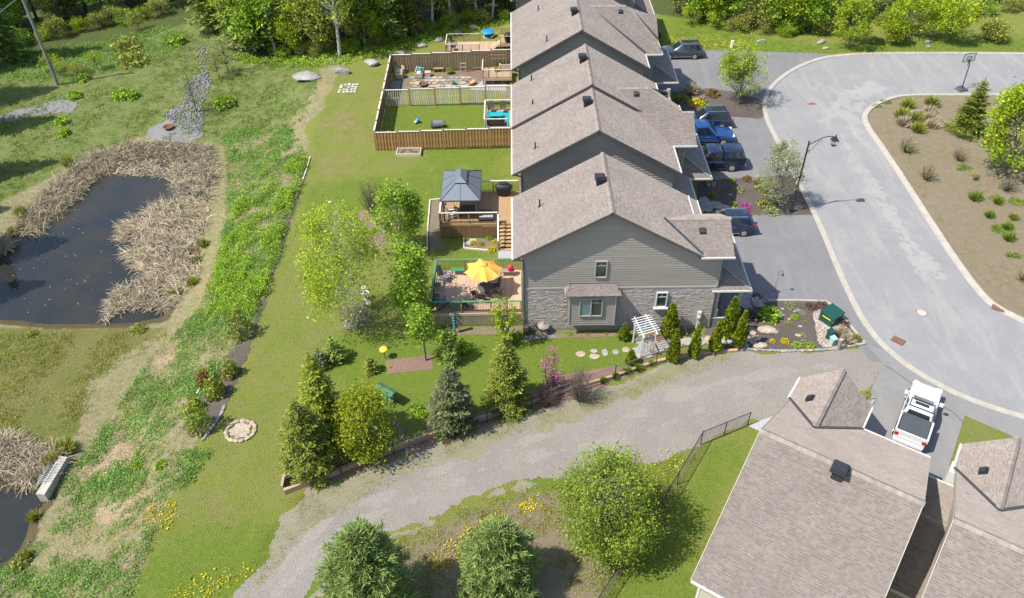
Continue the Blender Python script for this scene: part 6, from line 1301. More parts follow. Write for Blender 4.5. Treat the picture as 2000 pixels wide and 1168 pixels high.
def deck(label, x0, x1, y0, y1, z, mat, skirt=None, bw=.142, along='y'):
    dk = thing('deck', label, 'deck', (x0, y0, 0)); W, D = x1 - x0, y1 - y0
    if along == 'y':
        n = int(W / bw); me = MB().bb(.003, W / n - .006, 0, D, z - .03, z).mesh('board', mat)
        for i in range(n): inst('board', me, dk, (i * W / n, 0, 0))
    else:
        n = int(D / bw); me = MB().bb(0, W, .003, D / n - .006, z - .03, z).mesh('board', mat)
        for i in range(n): inst('board', me, dk, (0, i * D / n, 0))
    MB().bb(-.02, W + .0, -.04, -.002, z - .22, z - .005).build('rim_board', mat, dk); MB().bb(-.04, -.021, -.04, D, z - .22, z - .005).build('rim_board', mat, dk)
    MB().bb(.1, W - .1, .1, D - .1, z - .2, z - .04).build('joist_frame', 'skirt_brown', dk)
    for i in range(4):
        for y in (.15, D - .15): MB().bb(W * i / 3.2 + .1, W * i / 3.2 + .22, y - .06, y + .06, -.1, z - .19).build('support_post', 'skirt_brown', dk)
    if skirt:
        k = int(W / .13); sm = MB().bb(.003, W / k - .006, -.02, 0, .05, z - .22).mesh('skirt_board', skirt)
        for i in range(k): inst('skirt_board', sm, dk, (i * W / k, .0, 0))
        k = int(D / .13); sm = MB().bb(-.02, 0, .003, D / k - .006, .05, z - .22).mesh('skirt_board', skirt)
        for i in range(k): inst('skirt_board', sm, dk, (.0, i * D / k, 0))
    return dk
# ---- umbrella deck of the nearest house
Z1 = 1.2; dk = deck('tan deck with green-topped railings behind the nearest house', -6.15, .32, 42.45, 47.35, Z1, 'deck_tan', 'skirt_khaki')
for a, b in (((.05, .06, Z1), (6.4, .06, Z1)), ((.05, 4.85, Z1), (6.4, 4.85, Z1)), ((.05, .06, Z1), (.05, 4.85, Z1))): rail_run(dk, a, b, 1.05, 'green_paint', 'black_metal', 40, 'post_honey', .16)
def umbrella(label, loc, R, H, mat):
    t = thing('patio_umbrella', label, 'umbrella', loc, .2); n = 8; b = MB(); m = 8
    MB().cyl((0, 0, 0), (0, 0, H), .025, .025, 8).build('pole', 'black_metal', t); MB().lathe((0, 0, 0), [(.3, 0), (.3, .06), (.1, .1), (.05, .3)], 14).build('base', 'charcoal', t)
    for k in range(n):
        a0, a1 = 2 * math.pi * k / n, 2 * math.pi * (k + 1) / n; pn = MB(); vs = []; rows = 6; cols = 6
        for i in range(rows + 1):
            f = i / rows
            for j in range(cols + 1):
                u = j / cols; sag = 1 - .14 * math.sin(math.pi * u) * f; p0 = Vector((math.cos(a0), math.sin(a0), 0)) * R * f; p1 = Vector((math.cos(a1), math.sin(a1), 0)) * R * f; p = p0.lerp(p1, u) * sag
                vs.append((p.x, p.y, H - .05 - .62 * f ** 1.25 - .05 * math.sin(math.pi * u) * f))
        fs = [(i * (cols + 1) + j, (i + 1) * (cols + 1) + j, (i + 1) * (cols + 1) + j + 1, i * (cols + 1) + j + 1) for i in range(rows) for j in range(cols)]
        pn.add(vs, fs).build('canopy_panel', mat, t, smooth=True); MB().bar((0, 0, H - .1), (math.cos(a0) * R, math.sin(a0) * R, H - .69), .02, .02).build('rib', 'black_metal', t)
    cp = []; MB().lathe((0, 0, H - .09), [(.30, 0), (.2, .07), (.06, .13), (.02, .2)], 16).build('vent_cap', mat, t)
    return t
umbrella('yellow-orange patio umbrella open over the table on the nearest deck', (-2.42, 44.75, Z1), 1.42, 2.75, 'umbrella_yellow')
def round_table(label, loc, r, h, mat):
    t = thing('patio_table', label, 'table', loc); MB().lathe((0, 0, h - .04), [(r * .96, 0), (r, .02), (r, .04), (r * .97, .05)], 20).build('table_top', mat, t)
    for k in range(4):
        a = k * math.pi / 2 + .6; MB().bar((math.cos(a) * r * .75, math.sin(a) * r * .75, 0), (math.cos(a) * r * .55, math.sin(a) * r * .55, h - .04), .04).build('leg', 'black_metal', t)
    return t
round_table('dark round table under the yellow umbrella', (-2.3, 44.5, Z1), .6, .72, 'dark_wicker')
def sling_chair(label, loc, rz, mat='dark_wicker', frame='black_metal', group=None):
    t = thing('patio_chair', label, 'chair', loc, rz, group); MB().box((0, 0, .43), (.5, .5, .05)).build('seat', mat, t)
    MB().box((-.3, 0, .74), (.05, .5, .66), M=Matrix.Rotation(-.22, 3, 'Y')).build('backrest', mat, t)
    for y in (-.27, .27):
        MB().tube([(.26, y, 0), (.22, y, .64), (-.32, y, .68)], .018, 6).build('armrest', frame, t); MB().tube([(-.3, y, 0), (-.2, y, .43)], .018, 6).build('leg', frame, t)
    return t
for i, (x, y, a, lb) in enumerate([(-3.1, 44.2, .3, 'dark sling chair at the left of the umbrella table'), (-2.5, 43.7, 1.5, 'dark sling chair in front of the umbrella table'), (-1.5, 44.1, 2.6, 'dark sling chair at the right of the umbrella table'), (-1.6, 45.0, 3.5, 'dark sling chair behind the umbrella table, toward the house'), (-3.6, 42.95, .9, 'brown folding chair by the near railing, pushed to the green bench')]): sling_chair(lb, (x, y, Z1), a, group='chairs on the umbrella deck')
def adirondack(label, loc, rz, mat='grey_plastic', sc=1.0, group=None):
    t = thing('adirondack_chair', label, 'chair', loc, rz, group); t.scale = (sc, sc, sc)
    for i in range(5): MB().box((.05 + i * .105, 0, .36 - i * -.008), (.095, .52, .025)).build('seat_slat', mat, t)
    for i in range(6):
        y = (i - 2.5) * .092; h = .86 - abs(i - 2.5) * .05; MB().bar((-.05, y, .3), (-.42, y * 1.15, .3 + h), .082, .022, (1, 0, 0)).build('back_slat', mat, t)
    for y in (-.33, .33):
        MB().box((.2, y, .56), (.72, .13, .025)).build('armrest', mat, t); MB().bar((.5, y, 0), (.5, y, .55), .09, .03).build('leg', mat, t); MB().bar((-.4, y * .85, 0), (.5, y * .85, .38), .03, .1).build('leg', mat, t)
    return t
adirondack('grey slatted garden chair in the far left corner of the umbrella deck', (-5.55, 46.3, Z1), -.5, group='chairs on the umbrella deck'); adirondack('grey slatted garden chair in the near left corner of the umbrella deck', (-5.5, 43.2, Z1), .5, group='chairs on the umbrella deck')
def bench(label, loc, rz, mat='green_paint', L=1.0, back=True):
    t = thing('bench', label, 'bench', loc, rz)
    for i in range(4): MB().box((0, -.16 + i * .11, .44), (L, .095, .03)).build('seat_slat', mat, t)
    for x in (-L / 2 + .08, L / 2 - .08):
        for y in (-.17, .17): MB().box((x, y, .21), (.06, .06, .42)).build('leg', 'post_honey', t)
    return t
bench('green slatted bench against the far deck railing', (-4.45, 46.9, Z1), 0); bench('green slatted bench against the near deck railing', (-4.3, 42.85, Z1), 0)
bench('grey wooden bench by the house wall on the umbrella deck', (-.75, 46.7, Z1), 0, 'deck_grey', 1.1)
MB().lathe((0, 0, 0), [(.10, 0), (.2, .05), (.24, .3), (.18, .42), (.08, .5)], 12).build('flower_basket', 'red_plastic', None, True, (-.5, 46.7, Z1 + .46)); tag(bpy.data.objects['flower_basket'], 'bright red flower basket on the grey bench', 'basket')
def planter(label, loc, r, h, pot, pl):
    t = thing('planter', label, 'planter', loc); MB().lathe((0, 0, 0), [(r * .7, 0), (r * .95, h * .8), (r, h), (r * .85, h), (r * .8, h * .85)], 14).build('pot', pot, t); o = inst('foliage', MD[pl]['crown'], t, (0, 0, h * .9)); o.scale = (r * 2.2,) * 3; return t
planter('flower pot at the left railing of the umbrella deck, farther one', (-5.85, 45.2, Z1), .25, .4, 'cushion_grey', 'orange'); planter('flower pot at the left railing of the umbrella deck, nearer one', (-5.85, 43.9, Z1), .25, .4, 'cushion_grey', 'orange')
# ---- gazebo deck of the second house
Z2 = 1.4; dk = deck('honey-coloured deck with stairs behind the second house', -6.22, .3, 53.05, 57.8, Z2, 'deck_honey', 'skirt_brown')
for a, b in (((.05, .06, Z2), (4.72, .06, Z2)), ((.05, 4.7, Z2), (6.4, 4.7, Z2)), ((.05, .06, Z2), (.05, 4.7, Z2))): rail_run(dk, a, b, 1.05, 'picket_wood', 'black_metal', 40, 'post_honey', .14)
sd = MB().bb(3.4, 4.7, -.1, -.025, .1, Z2 - .22).build('skirt_door', 'skirt_brown', dk)
for i in range(7): MB().bb(4.78, 6.35, -.02 - (i + 1) * .26, -.005 - i * .26 + .03, Z2 - (i + 1) * .19 - .03, Z2 - (i + 1) * .19).build('stair_tread', 'deck_honey', dk)
for x in (4.74, 6.36): MB().bar((x, -.02, Z2 - .15), (x, -1.85, .0), .05, .24).build('stringer', 'post_honey', dk)
MB().bar((4.74, -.1, Z2 + .95), (4.74, -1.8, .95), .1, .04).build('stair_rail', 'cushion_white', dk)
for q in (0, 1): MB().bb(4.69, 4.79, -.1 - q * 1.7, 0 - q * 1.7, Z2 * (1 - q), Z2 * (1 - q) + .95).build('post', 'post_honey', dk)
sheet('landing', [(-1.5, 50.0), (.25, 50.0), (.25, 51.25), (-1.5, 51.25)], .03, 'slab_concrete', world=True); sheet('landing', [(-4.35, 52.1), (-3.3, 52.1), (-3.3, 52.9), (-4.35, 52.9)], .03, 'slab_concrete', world=True)
gz = thing('gazebo', 'grey metal-roofed gazebo standing on the honey-coloured deck', 'gazebo', (-4.45, 55.5, Z2)); hx, hy, ze, zp = 1.57, 2.22, 2.1, 2.85
for sx in (-1, 1):
    for sy in (-1, 1): MB().bb(sx * 1.4 - .06, sx * 1.4 + .06, sy * 2.0 - .06, sy * 2.0 + .06, 0, ze).build('post', 'charcoal', gz)
cx, cy = .42, .95
for nm, q in (('near', [(-hx, -hy), (hx, -hy), (cx, -cy), (-cx, -cy)]), ('far', [(hx, hy), (-hx, hy), (-cx, cy), (cx, cy)]), ('l', [(-hx, hy), (-hx, -hy), (-cx, -cy), (-cx, cy)]), ('r', [(hx, -hy), (hx, hy), (cx, cy), (cx, -cy)])):
    zs = (ze, ze, zp, zp); MB().ext([(x, y, z) for (x, y), z in zip(q, zs)], (0, 0, .03)).build('roof_panel', 'gazebo_metal', gz)
for sx in (-1, 1):
    for sy in (-1, 1): MB().bar((sx * hx, sy * hy, ze + .05), (sx * cx, sy * cy, zp + .05), .05, .03).build('roof_seam', 'charcoal', gz)
    for k in (-.33, .33): MB().bar((sx * hx, k * hy * 1.2, ze + .045), (sx * cx, k * cy * 1.2, zp + .045), .03, .02).build('roof_seam', 'charcoal', gz)
for sy in (-1, 1): MB().bar((0, sy * hy, ze + .045), (0, sy * cy, zp + .045), .03, .02).build('roof_seam', 'charcoal', gz)
a, b_ = cx + .06, cy + .06; cap = MB(); cap.ext([(-a, -b_, zp + .12), (a, -b_, zp + .12), (0, -b_ * .55, zp + .48)], (0, 0, .02)); cap.ext([(a, b_, zp + .12), (-a, b_, zp + .12), (0, b_ * .55, zp + .48)], (0, 0, .02)); cap.ext([(a, -b_, zp + .12), (a, b_, zp + .12), (0, b_ * .55, zp + .48), (0, -b_ * .55, zp + .48)], (0, 0, .02)); cap.ext([(-a, b_, zp + .12), (-a, -b_, zp + .12), (0, -b_ * .55, zp + .48), (0, b_ * .55, zp + .48)], (0, 0, .02)); cap.build('roof_vent_cap', 'gazebo_metal', gz)
MB().bb(-a + .08, a - .08, -b_ + .1, b_ - .1, zp - .02, zp + .14).build('vent_louvre', 'charcoal', gz)
for sx in (-1, 1): MB().bb(sx * hx - .05, sx * hx + .05, -hy, hy, ze - .08, ze + .0).build('eave_beam', 'charcoal', gz)
for sy in (-1, 1): MB().bb(-hx + .05, hx - .05, sy * hy - .05, sy * hy + .05, ze - .08, ze).build('eave_beam', 'charcoal', gz)
t = thing('barbecue', 'black covered barbecue at the far railing of the gazebo deck', 'barbecue', (-1.05, 57.15, Z2)); b = MB()
b.lathe((0, 0, 0), [(.42, .05), (.5, .5), (.62, .85), (.6, .95), (.4, 1.12), (.1, 1.16)], 16); o = b.build('cover', 'bbq_cover', t, True); o.scale = (1.25, .72, 1); MB().bb(-.3, .3, -.2, .2, 1.05, 1.24).build('lid', 'bbq_cover', t)
adirondack('white garden chair with a cushion on the gazebo deck', (-5.3, 53.95, Z2), .2, 'cushion_white'); 
t = thing('outdoor_table', 'dark low table under the gazebo roof', 'table', (-4.0, 54.6, Z2)); MB().bb(-.6, .6, -.5, .5, .42, .48).build('table_top', 'charcoal', t)
for x in (-.52, .52):
    for y in (-.42, .42): MB().bb(x - .04, x + .04, y - .04, y + .04, 0, .42).build('leg', 'charcoal', t)
t = thing('lounge_chair', 'blue-grey cushioned chair at the near railing of the gazebo deck', 'chair', (-2.45, 53.5, Z2)); MB().bb(-.55, .55, -.3, .3, .3, .45).build('cushion', 'cushion_grey', t); MB().bb(-.6, .6, .3, .4, .2, .8).build('backrest', 'charcoal', t)
for x in (-.5, .5): MB().bb(x - .04, x + .04, -.3, .3, 0, .3).build('leg', 'charcoal', t)
t = thing('round_table', 'small round wooden table under the gazebo, left', 'table', (-5.55, 54.9, Z2)); MB().lathe((0, 0, .5), [(.5, 0), (.52, .03), (.5, .05)], 18).build('table_top', 'deck_honey', t); MB().cyl((0, 0, 0), (0, 0, .5), .06).build('leg', 'charcoal', t)
MB().bb(-.45, .45, -.28, .28, 0, .015).build('door_mat', 'deck_honey', None, False, (-2.2, 55.0, Z2 + .004)); tag(bpy.data.objects['door_mat'], 'tan mat on the deck right of the gazebo', 'mat')
# ---- grass yard behind the third house
Z3 = .6; dk = deck('small deck with turquoise furniture inside the grass yard', -3.05, -.3, 70.0, 74.0, Z3, 'deck_tan', None)
for a, b in (((.05, .05, Z3), (2.3, .05, Z3)), ((.05, .05, Z3), (.05, 3.95, Z3)), ((.05, 3.95, Z3), (2.7, 3.95, Z3))): rail_run(dk, a, b, 1.0, 'picket_wood', 'black_metal', 30, 'picket_wood', .12)
MB().bb(0, 2.3, 0, 3.0, 0, .012).build('outdoor_rug', 'teal_fabric', None, False, (-2.85, 70.4, Z3 + .003)); tag(bpy.data.objects['outdoor_rug'], 'turquoise rug on the small deck', 'rug')
def sofa(label, loc, rz, W, frame, cush, pillows=None):
    t = thing('sofa', label, 'sofa', loc, rz); MB().bb(-W / 2, W / 2, -.38, .38, .08, .3).build('base', frame, t); MB().bb(-W / 2, W / 2, .3, .4, .3, .8).build('backrest', frame, t)
    for s in (-1, 1): MB().bb(s * W / 2 - .07, s * W / 2 + .07, -.38, .4, .1, .6).build('armrest', frame, t)
    n = max(1, round(W / .7))
    for i in range(n): MB().bb(-W / 2 + .08 + i * (W - .16) / n + .01, -W / 2 + .08 + (i + 1) * (W - .16) / n - .01, -.36, .28, .3, .43).build('seat_cushion', cush, t)
    if pillows:
        for i, x in enumerate((-W * .25, W * .25)): MB().box((x, .1, .55), (.4, .14, .32), M=Matrix.Rotation(.4, 3, 'X')).build('pillow', pillows, t)
    return t
sofa('turquoise cushioned outdoor sofa with pale pillows on the small deck', (-1.9, 70.75, Z3), math.pi, 1.6, 'charcoal', 'teal_fabric', 'cushion_white'); 
t = thing('low_table', 'turquoise low table in the middle of the small deck', 'table', (-1.9, 72.1, Z3)); MB().bb(-.65, .65, -.4, .4, .38, .42).build('table_top', 'teal_fabric', t)
for x in (-.58, .58):
    for y in (-.33, .33): MB().bb(x - .03, x + .03, y - .03, y + .03, 0, .38).build('leg', 'charcoal', t)
sling_chair('left dark chair at the back of the turquoise deck', (-2.4, 73.3, Z3), -1.57, group='chairs on the turquoise deck'); sling_chair('right dark chair at the back of the turquoise deck', (-1.2, 73.3, Z3), -1.57, group='chairs on the turquoise deck')
t = thing('garden_cart', 'dark grey hooded cart lying on the grass of the fenced yard', 'cart', G(853, 248)); 
for k in range(2):
    b = MB(); vs = []; n = 10
    for j in range(n + 1):
        a = math.pi * j / n; vs += [(-.55 + k * .25, .42 * math.cos(a), .5 * math.sin(a) + .15 + .12 * k), (.35 + k * .3, .34 * math.cos(a), .42 * math.sin(a) + .2 + .12 * k)]
    b.add(vs, [(2 * j, 2 * j + 1, 2 * j + 3, 2 * j + 2) for j in range(n)]); b.build('hood', 'grey_plastic' if k else 'charcoal', t, True)
MB().tube([(.3, -.3, .2), (.95, -.25, .5), (.95, .25, .5), (.3, .3, .2)], .02).build('handle', 'charcoal', t)
for y in (-.35, .35): MB().cyl((-.3, y - .03, .15), (-.3, y + .03, .15), .15, .15, 14).build('wheel', 'black_metal', t)
t = thing('toy_rider', 'small blue and white ride-on toy on the grass of the fenced yard', 'toy', G(816, 240), .6); MB().lathe((0, 0, .18), [(.05, 0), (.2, .05), (.22, .18), (.1, .3)], 10).build('body', 'blue_plastic', t, True); MB().bb(-.35, .05, -.12, .12, .12, .24).build('seat', 'cushion_white', t)
for x, y in ((-.25, .15), (-.25, -.15), (.2, 0)): MB().cyl((x, y - .02, .09), (x, y + .02, .09), .09, .09, 10).build('wheel', 'teal_paint', t)
t = thing('wooden_ramp', 'wooden frame leaning in the left corner of the fenced yard', 'frame', (-12.6, 68.2, 0), -.5)
for y in (0, .7): MB().bar((-.2, y, 0), (.1, y, 1.15), .08).build('upright', 'cedar_fence', t); MB().bar((.1, y, 1.15), (1.3, y, .1), .08).build('brace', 'cedar_fence', t)
MB().bar((.1, -.05, 1.15), (.1, .75, 1.15), .09).build('crossbar', 'cedar_fence', t)
for i in range(4): MB().bar((.35 + i * .22, 0, .9 - i * .2), (.35 + i * .22, .7, .9 - i * .2), .05).build('rung', 'cedar_fence', t)
t = thing('raised_bed', 'pale wooden planter box on the lawn below the brown fence', 'planter', (-10.1, 66.55, 0))
for c, d in (((0, -.56, .15), (2.3, .06, .3)), ((0, .56, .15), (2.3, .06, .3)), ((-1.12, 0, .15), (.06, 1.06, .3)), ((1.12, 0, .15), (.06, 1.06, .3))): MB().box(c, d).build('side_board', 'picket_wood', t)
MB().bb(-1.08, 1.08, -.52, .52, .05, .2).build('soil', 'bed_soil', t)
for i in range(5): inst('seedling', MD['olive']['crown'], t, (rnd.uniform(-.8, .8), rnd.uniform(-.3, .3), .2), 0, .35)
# ---- patio yard
Z4 = .75; dk = deck('raised tan deck beside the stone patio', -3.5, -.3, 80.5, 83.2, Z4, 'deck_tan', None)
for a, b in (((.05, .05, Z4), (3.1, .05, Z4)), ((.05, .05, Z4), (.05, 2.65, Z4))): rail_run(dk, a, b, 1.0, 'picket_wood', 'black_metal', 30, 'deck_honey', .1)
def wicker(label, px, py, rz, cush='cushion_grey', W=.75): 
    g = G(px, py); return sofa(label, (g.x, g.y, 0), rz, W, 'beige_wicker', cush)
wicker('beige cushioned patio chair in the left fence corner, farther one', 782, 143, -.9); wicker('beige cushioned patio chair in the left fence corner, nearer one', 780, 152, -1.3); o = wicker('beige patio sofa heaped with cushions in the middle of the patio yard', 820, 148, 1.5, 'cushion_white', 1.5)
for i, c_ in enumerate(('cushion_white', 'grey_plastic', 'teal_fabric')): MB().box((-.45 + i * .4, 0, .58 + .06 * i), (.5, .4, .2), .4 * i).build('pillow', c_, o)
t = thing('low_table', 'beige wicker cube table right of the patio sofa', 'table', G(836, 149)); MB().bb(-.3, .3, -.3, .3, 0, .5).build('base', 'beige_wicker', t); MB().bb(-.32, .32, -.32, .32, .5, .54).build('table_top', 'beige_wicker', t)
t = thing('wooden_bench', 'small honey-coloured folding bench on the patio', 'bench', G(857, 140)); MB().bb(-.55, .55, -.2, .2, .4, .44).build('seat', 'deck_honey', t); MB().box((0, .28, .7), (1.1, .04, .6), M=Matrix.Rotation(-.3, 3, 'X')).build('backrest', 'deck_honey', t)
for x in (-.5, .5): MB().bb(x - .03, x + .03, -.2, .3, 0, .4).build('leg', 'deck_honey', t)
planter('brown half-barrel planter on the patio', G(878, 144), .4, .4, 'skirt_brown', 'olive'); planter('green pot at the edge of the patio stones', G(886, 166), .22, .35, 'green_paint', 'green'); planter('dark pot on the raised patio deck', (-2.0, 82.2, Z4), .2, .35, 'charcoal', 'green')
t = thing('deck_chair', 'wooden deck chair on the paved corner of the patio', 'chair', G(921, 166), .6); MB().box((0, 0, .3), (.9, .5, .05), M=Matrix.Rotation(-.3, 3, 'Y')).build('seat', 'deck_honey', t); MB().box((-.5, 0, .55), (.6, .5, .05), M=Matrix.Rotation(1.0, 3, 'Y')).build('backrest', 'deck_honey', t)
for y in (-.26, .26): MB().bar((-.5, y, 0), (.4, y, .35), .04).build('leg', 'deck_honey', t); MB().bar((.35, y, 0), (-.4, y, .4), .04).build('leg', 'deck_honey', t)
t = thing('fire_pit', 'dark fire bowl ringed with pale stones in the patio yard', 'fire pit', G(827, 168)); MB().lathe((0, 0, .05), [(.3, 0), (.45, .18), (.5, .25), (.44, .25), (.28, .1)], 16).build('bowl', 'rust', t)
for i in range(11): inst('ring_stone', ROCKT[i % 4], t, (.75 * math.cos(i * .571), .75 * math.sin(i * .571), .08), i, .34)
t = thing('patio_paving', 'irregular flagstones and boulders paving the patio yard', 'paving', G(860, 158))
c0 = G(860, 158)
for i, (x, y) in enumerate([(805 + 11 * k + (j % 2) * 5, 152 + j * 5.5) for j in range(4) for k in range(11)]):
    g = G(x, y); 
    if rnd.random() < .22: continue
    n = rnd.randint(5, 7); r0 = rnd.uniform(.24, .46); P = [(r0 * rnd.uniform(.75, 1.15) * math.cos(6.283 * q / n), r0 * rnd.uniform(.6, 1.0) * math.sin(6.283 * q / n)) for q in range(n)]
    MB().prism(P, .0, .05).build('flagstone', rnd.choice(('rock_tan', 'flagstone_grey', 'rock_slate', 'rock_tan')), t, False, (g.x - c0.x, g.y - c0.y, .006 + .0007 * i))
sheet('patio_slabs', [(916, 176), (956, 148), (990, 145), (990, 178)], .028, 'slab_concrete')
t = thing('dark_tarp', 'dark tarp laid along the left fence of the patio yard', 'tarp', G(775, 168)); MB().bb(-.8, .6, -1.3, 1.3, .0, .03).build('sheet', 'charcoal', t); MB().bb(-.7, .4, -.8, 1.1, .03, .06).build('fold', 'grey_plastic', t)
wicker('grey sofa on the raised patio deck by the house', 990, 122, math.pi, 'cushion_grey', 1.2).location = (-1.0, 82.6, Z4)
t = thing('pergola_frame', 'wooden trellis frame against the back fence beside the house', 'trellis', (-2.9, 83.7, Z4))
for x in (0, 2.0): MB().bb(x - .05, x + .05, -.05, .05, 0, 1.7).build('post', 'weathered_fence', t)
for z in (.8, 1.2, 1.65): MB().bb(0, 2.0, -.03, .03, z, z + .06).build('crossbar', 'weathered_fence', t)
t = thing('picture_frame', 'small ladder rack leaning on the back fence', 'rack', (-6.0, 83.75, 0))
for x in (0, .6): MB().bb(x - .03, x + .03, -.03, .03, 0, 1.1).build('upright', 'picket_wood', t)
for z in (.6, 1.05): MB().bb(0, .6, -.02, .02, z - .03, z + .03).build('rung', 'picket_wood', t)
# ---- far deck at the forest edge
Z5 = .4; dk = deck('far tan deck with loungers at the forest side', -7.9, -2.2, 88.1, 91.0, Z5, 'deck_tan', None)
for a, b in (((.05, .05, Z5), (3.9, .05, Z5)), ((.05, 2.9, Z5), (3.9, 2.9, Z5)), ((.05, .05, Z5), (.05, 2.9, Z5))): rail_run(dk, a, b, .95, 'picket_wood', 'black_metal', 30, 'weathered_fence', .1)
dk = deck('small raised deck with stairs next to the far house wall', -1.6, .3, 88.4, 91.2, 1.1, 'deck_tan', None)
for a, b in (((.05, .05, 1.1), (1.85, .05, 1.1)), ((.05, 2.7, 1.1), (1.85, 2.7, 1.1))): rail_run(dk, a, b, .95, 'deck_honey', 'black_metal', 30, 'deck_honey', .1)
for i in range(4): MB().bb(-.05 - (i + 1) * .26, .02 - i * .26, .4, 1.8, .9 - i * .18 - .03, .9 - i * .18).build('stair_tread', 'deck_tan', dk)
for y in (.4, 1.8): MB().bar((0, y, 2.0), (-1.1, y, 1.2), .08, .04).build('stair_rail', 'deck_honey', dk)
sling_chair('dark reclining chair on the far deck, farther one', (-7.1, 90.2, Z5), -.3, 'charcoal', group='chairs on the far deck'); sling_chair('dark reclining chair on the far deck, nearer one', (-7.0, 88.7, Z5), .2, 'charcoal', group='chairs on the far deck')
t = thing('barbecue', 'black covered barbecue on the small raised far deck', 'barbecue', (-.7, 89.0, 1.1)); MB().lathe((0, 0, 0), [(.3, .05), (.42, .5), (.5, .85), (.3, 1.1)], 12).build('cover', 'bbq_cover', t, True)
t = thing('blue_table', 'bright blue covered round table on the grass behind the far deck', 'table', G(953, 72)); MB().lathe((0, 0, 0), [(.25, 0), (.3, .3), (.75, .55), (.8, .65), (.7, .75), (.1, .82)], 16).build('cover', 'blue_plastic', t, True); MB().lathe((0, 0, -.02), [(.6, 0), (.6, .08), (.55, .1)], 14).build('base', 'slab_concrete', t)
plain('canopy_green', (.035, .115, .06), .7, .15)
plain('paver_pale', (.42, .40, .36), .9, .15, 4, objr=.2)
# ================================================================== side garden, lane edge, street furniture
t = thing('timber_edging', 'low timber retaining edge along the gravel lane', 'edging', G(556, 962))
o0 = G(556, 962); TE = [(556, 962), (640, 930), (720, 898), (800, 866), (880, 838), (960, 812), (1040, 785), (1120, 757), (1200, 722 + 12), (1280, 706), (1360, 690), (1440, 684)]
TW = [G(x, y + 2) for x, y in TE]
for a, b in zip(TW, TW[1:]):
    d = (b - a); n = max(1, round(d.length / 2.2))
    for i in range(n):
        p = a + d * (i / n) - o0; q = a + d * ((i + 1) / n - .008) - o0
        for k in range(2 if a.x < -3 else 1): MB().bar(p + Vector((0, .02 * k, .10 + .18 * k)), q + Vector((0, .02 * k, .10 + .18 * k)), .2, .175).build('timber', 'timber', t)
a = G(553, 958); b = G(562, 912)
for k in range(3): MB().bar(a - o0 + Vector((0, 0, .09 + .15 * k)), b - o0 + Vector((0, 0, .09 + .15 * k)), .15, .145).build('timber', 'timber', t)
def chain_fence(label, pts, h, cell=.13, rail='black_metal'):
    W = [G(*p) for p in pts]; o = W[0]; t = thing('chain_link_fence', label, 'fence', o); wires = MB()
    for a, b in zip(W, W[1:]):
        a = a - o; b = b - o; MB().cyl(a + Vector((0, 0, h)), b + Vector((0, 0, h)), .026, .026, 6).build('top_rail', rail, t)
        d = b - a; L = d.length; u = d / L; n = int(L / cell); m = h / L
        for i in range(-int(h / cell), n):
            for sg in (0, 1):
                s0 = i * cell; s1 = s0 + h; z0, z1 = 0.03, h - .02
                if s0 < 0: z0 = -s0 * 1.0 + .03; s0 = 0
                if s1 > L: z1 = h - (s1 - L) ; s1 = L
                if z1 - z0 < .05: continue
                p = a + u * (s0 if not sg else L - s0); q = a + u * (s1 if not sg else L - s1); wires.bar(p + Vector((0, 0, z0)), q + Vector((0, 0, z1)), .005, .005)
    for w in W: MB().cyl(w - o + Vector((0, 0, -.1)), w - o + Vector((0, 0, h + .05)), .032, .032, 8).build('post', 'black_metal', t)
    tag(wires.build('mesh', 'black_metal', t), kind='stuff'); return t
chain_fence('black chain-link fence along the garden side of the gravel lane', [(565, 957), (667, 924), (770, 886), (862, 856), (952, 826), (1038, 797), (1122, 768), (1201, 738), (1281, 712), (1358, 695)], 1.15, .26, 'downspout_grey')
chain_fence('black chain-link fence round the lawn of the near bungalow', [(1460, 830), (1414, 849), (1368, 868), (1322, 946), (1268, 1036), (1218, 1112), (1150, 1215)], 1.2)
# arbor over the path
t = thing('garden_arbor', 'white slatted garden arbor with trellis sides over the path', 'arbor', (0, 0, 0)); pn = [G(1250, 700), G(1275, 693)]; pf = [G(1236, 669), G(1257, 664)]; o = (pn[0] + pn[1] + pf[0] + pf[1]) / 4; t.location = o; H_ = 2.15
for pr in (pn, pf):
    for p in pr: MB().bar(p - o, p - o + Vector((0, 0, H_)), .08).build('post', 'white_paint', t)
    for k in range(9): z = .25 + k * .2; MB().bar(pr[0] - o + Vector((0, 0, z)), pr[1] - o + Vector((0, 0, z)), .025).build('lattice_bar', 'white_paint', t)
    for k in range(1, 4): q = pr[0].lerp(pr[1], k / 4) - o; MB().bar(q + Vector((0, .02, .2)), q + Vector((0, .02, 1.9)), .025).build('lattice_bar', 'white_paint', t)
for k in (0, 1):
    d = (pf[k] - pn[k]).normalized(); MB().bar(pn[k] - o - d * .25 + Vector((0, 0, H_ + .05)), pf[k] - o + d * .25 + Vector((0, 0, H_ + .05)), .05, .1).build('beam', 'white_paint', t)
for k in range(8):
    f = k / 7; a = pn[0].lerp(pf[0], f); b = pn[1].lerp(pf[1], f); d = (b - a).normalized(); MB().bar(a - o - d * .3 + Vector((0, 0, H_ + .13)), b - o + d * .3 + Vector((0, 0, H_ + .13)), .05, .06).build('top_slat', 'white_paint', t)
def slab(name, label, px, py, w, d, mat, seed, parent=None, o=None, th=.05, dz=.0, cat='stone'):
    r = random.Random(seed); g = G(px, py); W = width_m(px, py, w) / 2; D = W * d; n = 7; P = [(W * r.uniform(.82, 1.1) * math.cos(6.283 * k / n + .3), D * r.uniform(.8, 1.1) * math.sin(6.283 * k / n + .3)) for k in range(n)]
    loc = (g.x, g.y, dz) if o is None else (g.x - o.x, g.y - o.y, dz); ob = MB().prism(P, 0, th).build(name, mat, parent, False, loc)
    return tag(ob, label, cat) if parent is None else ob
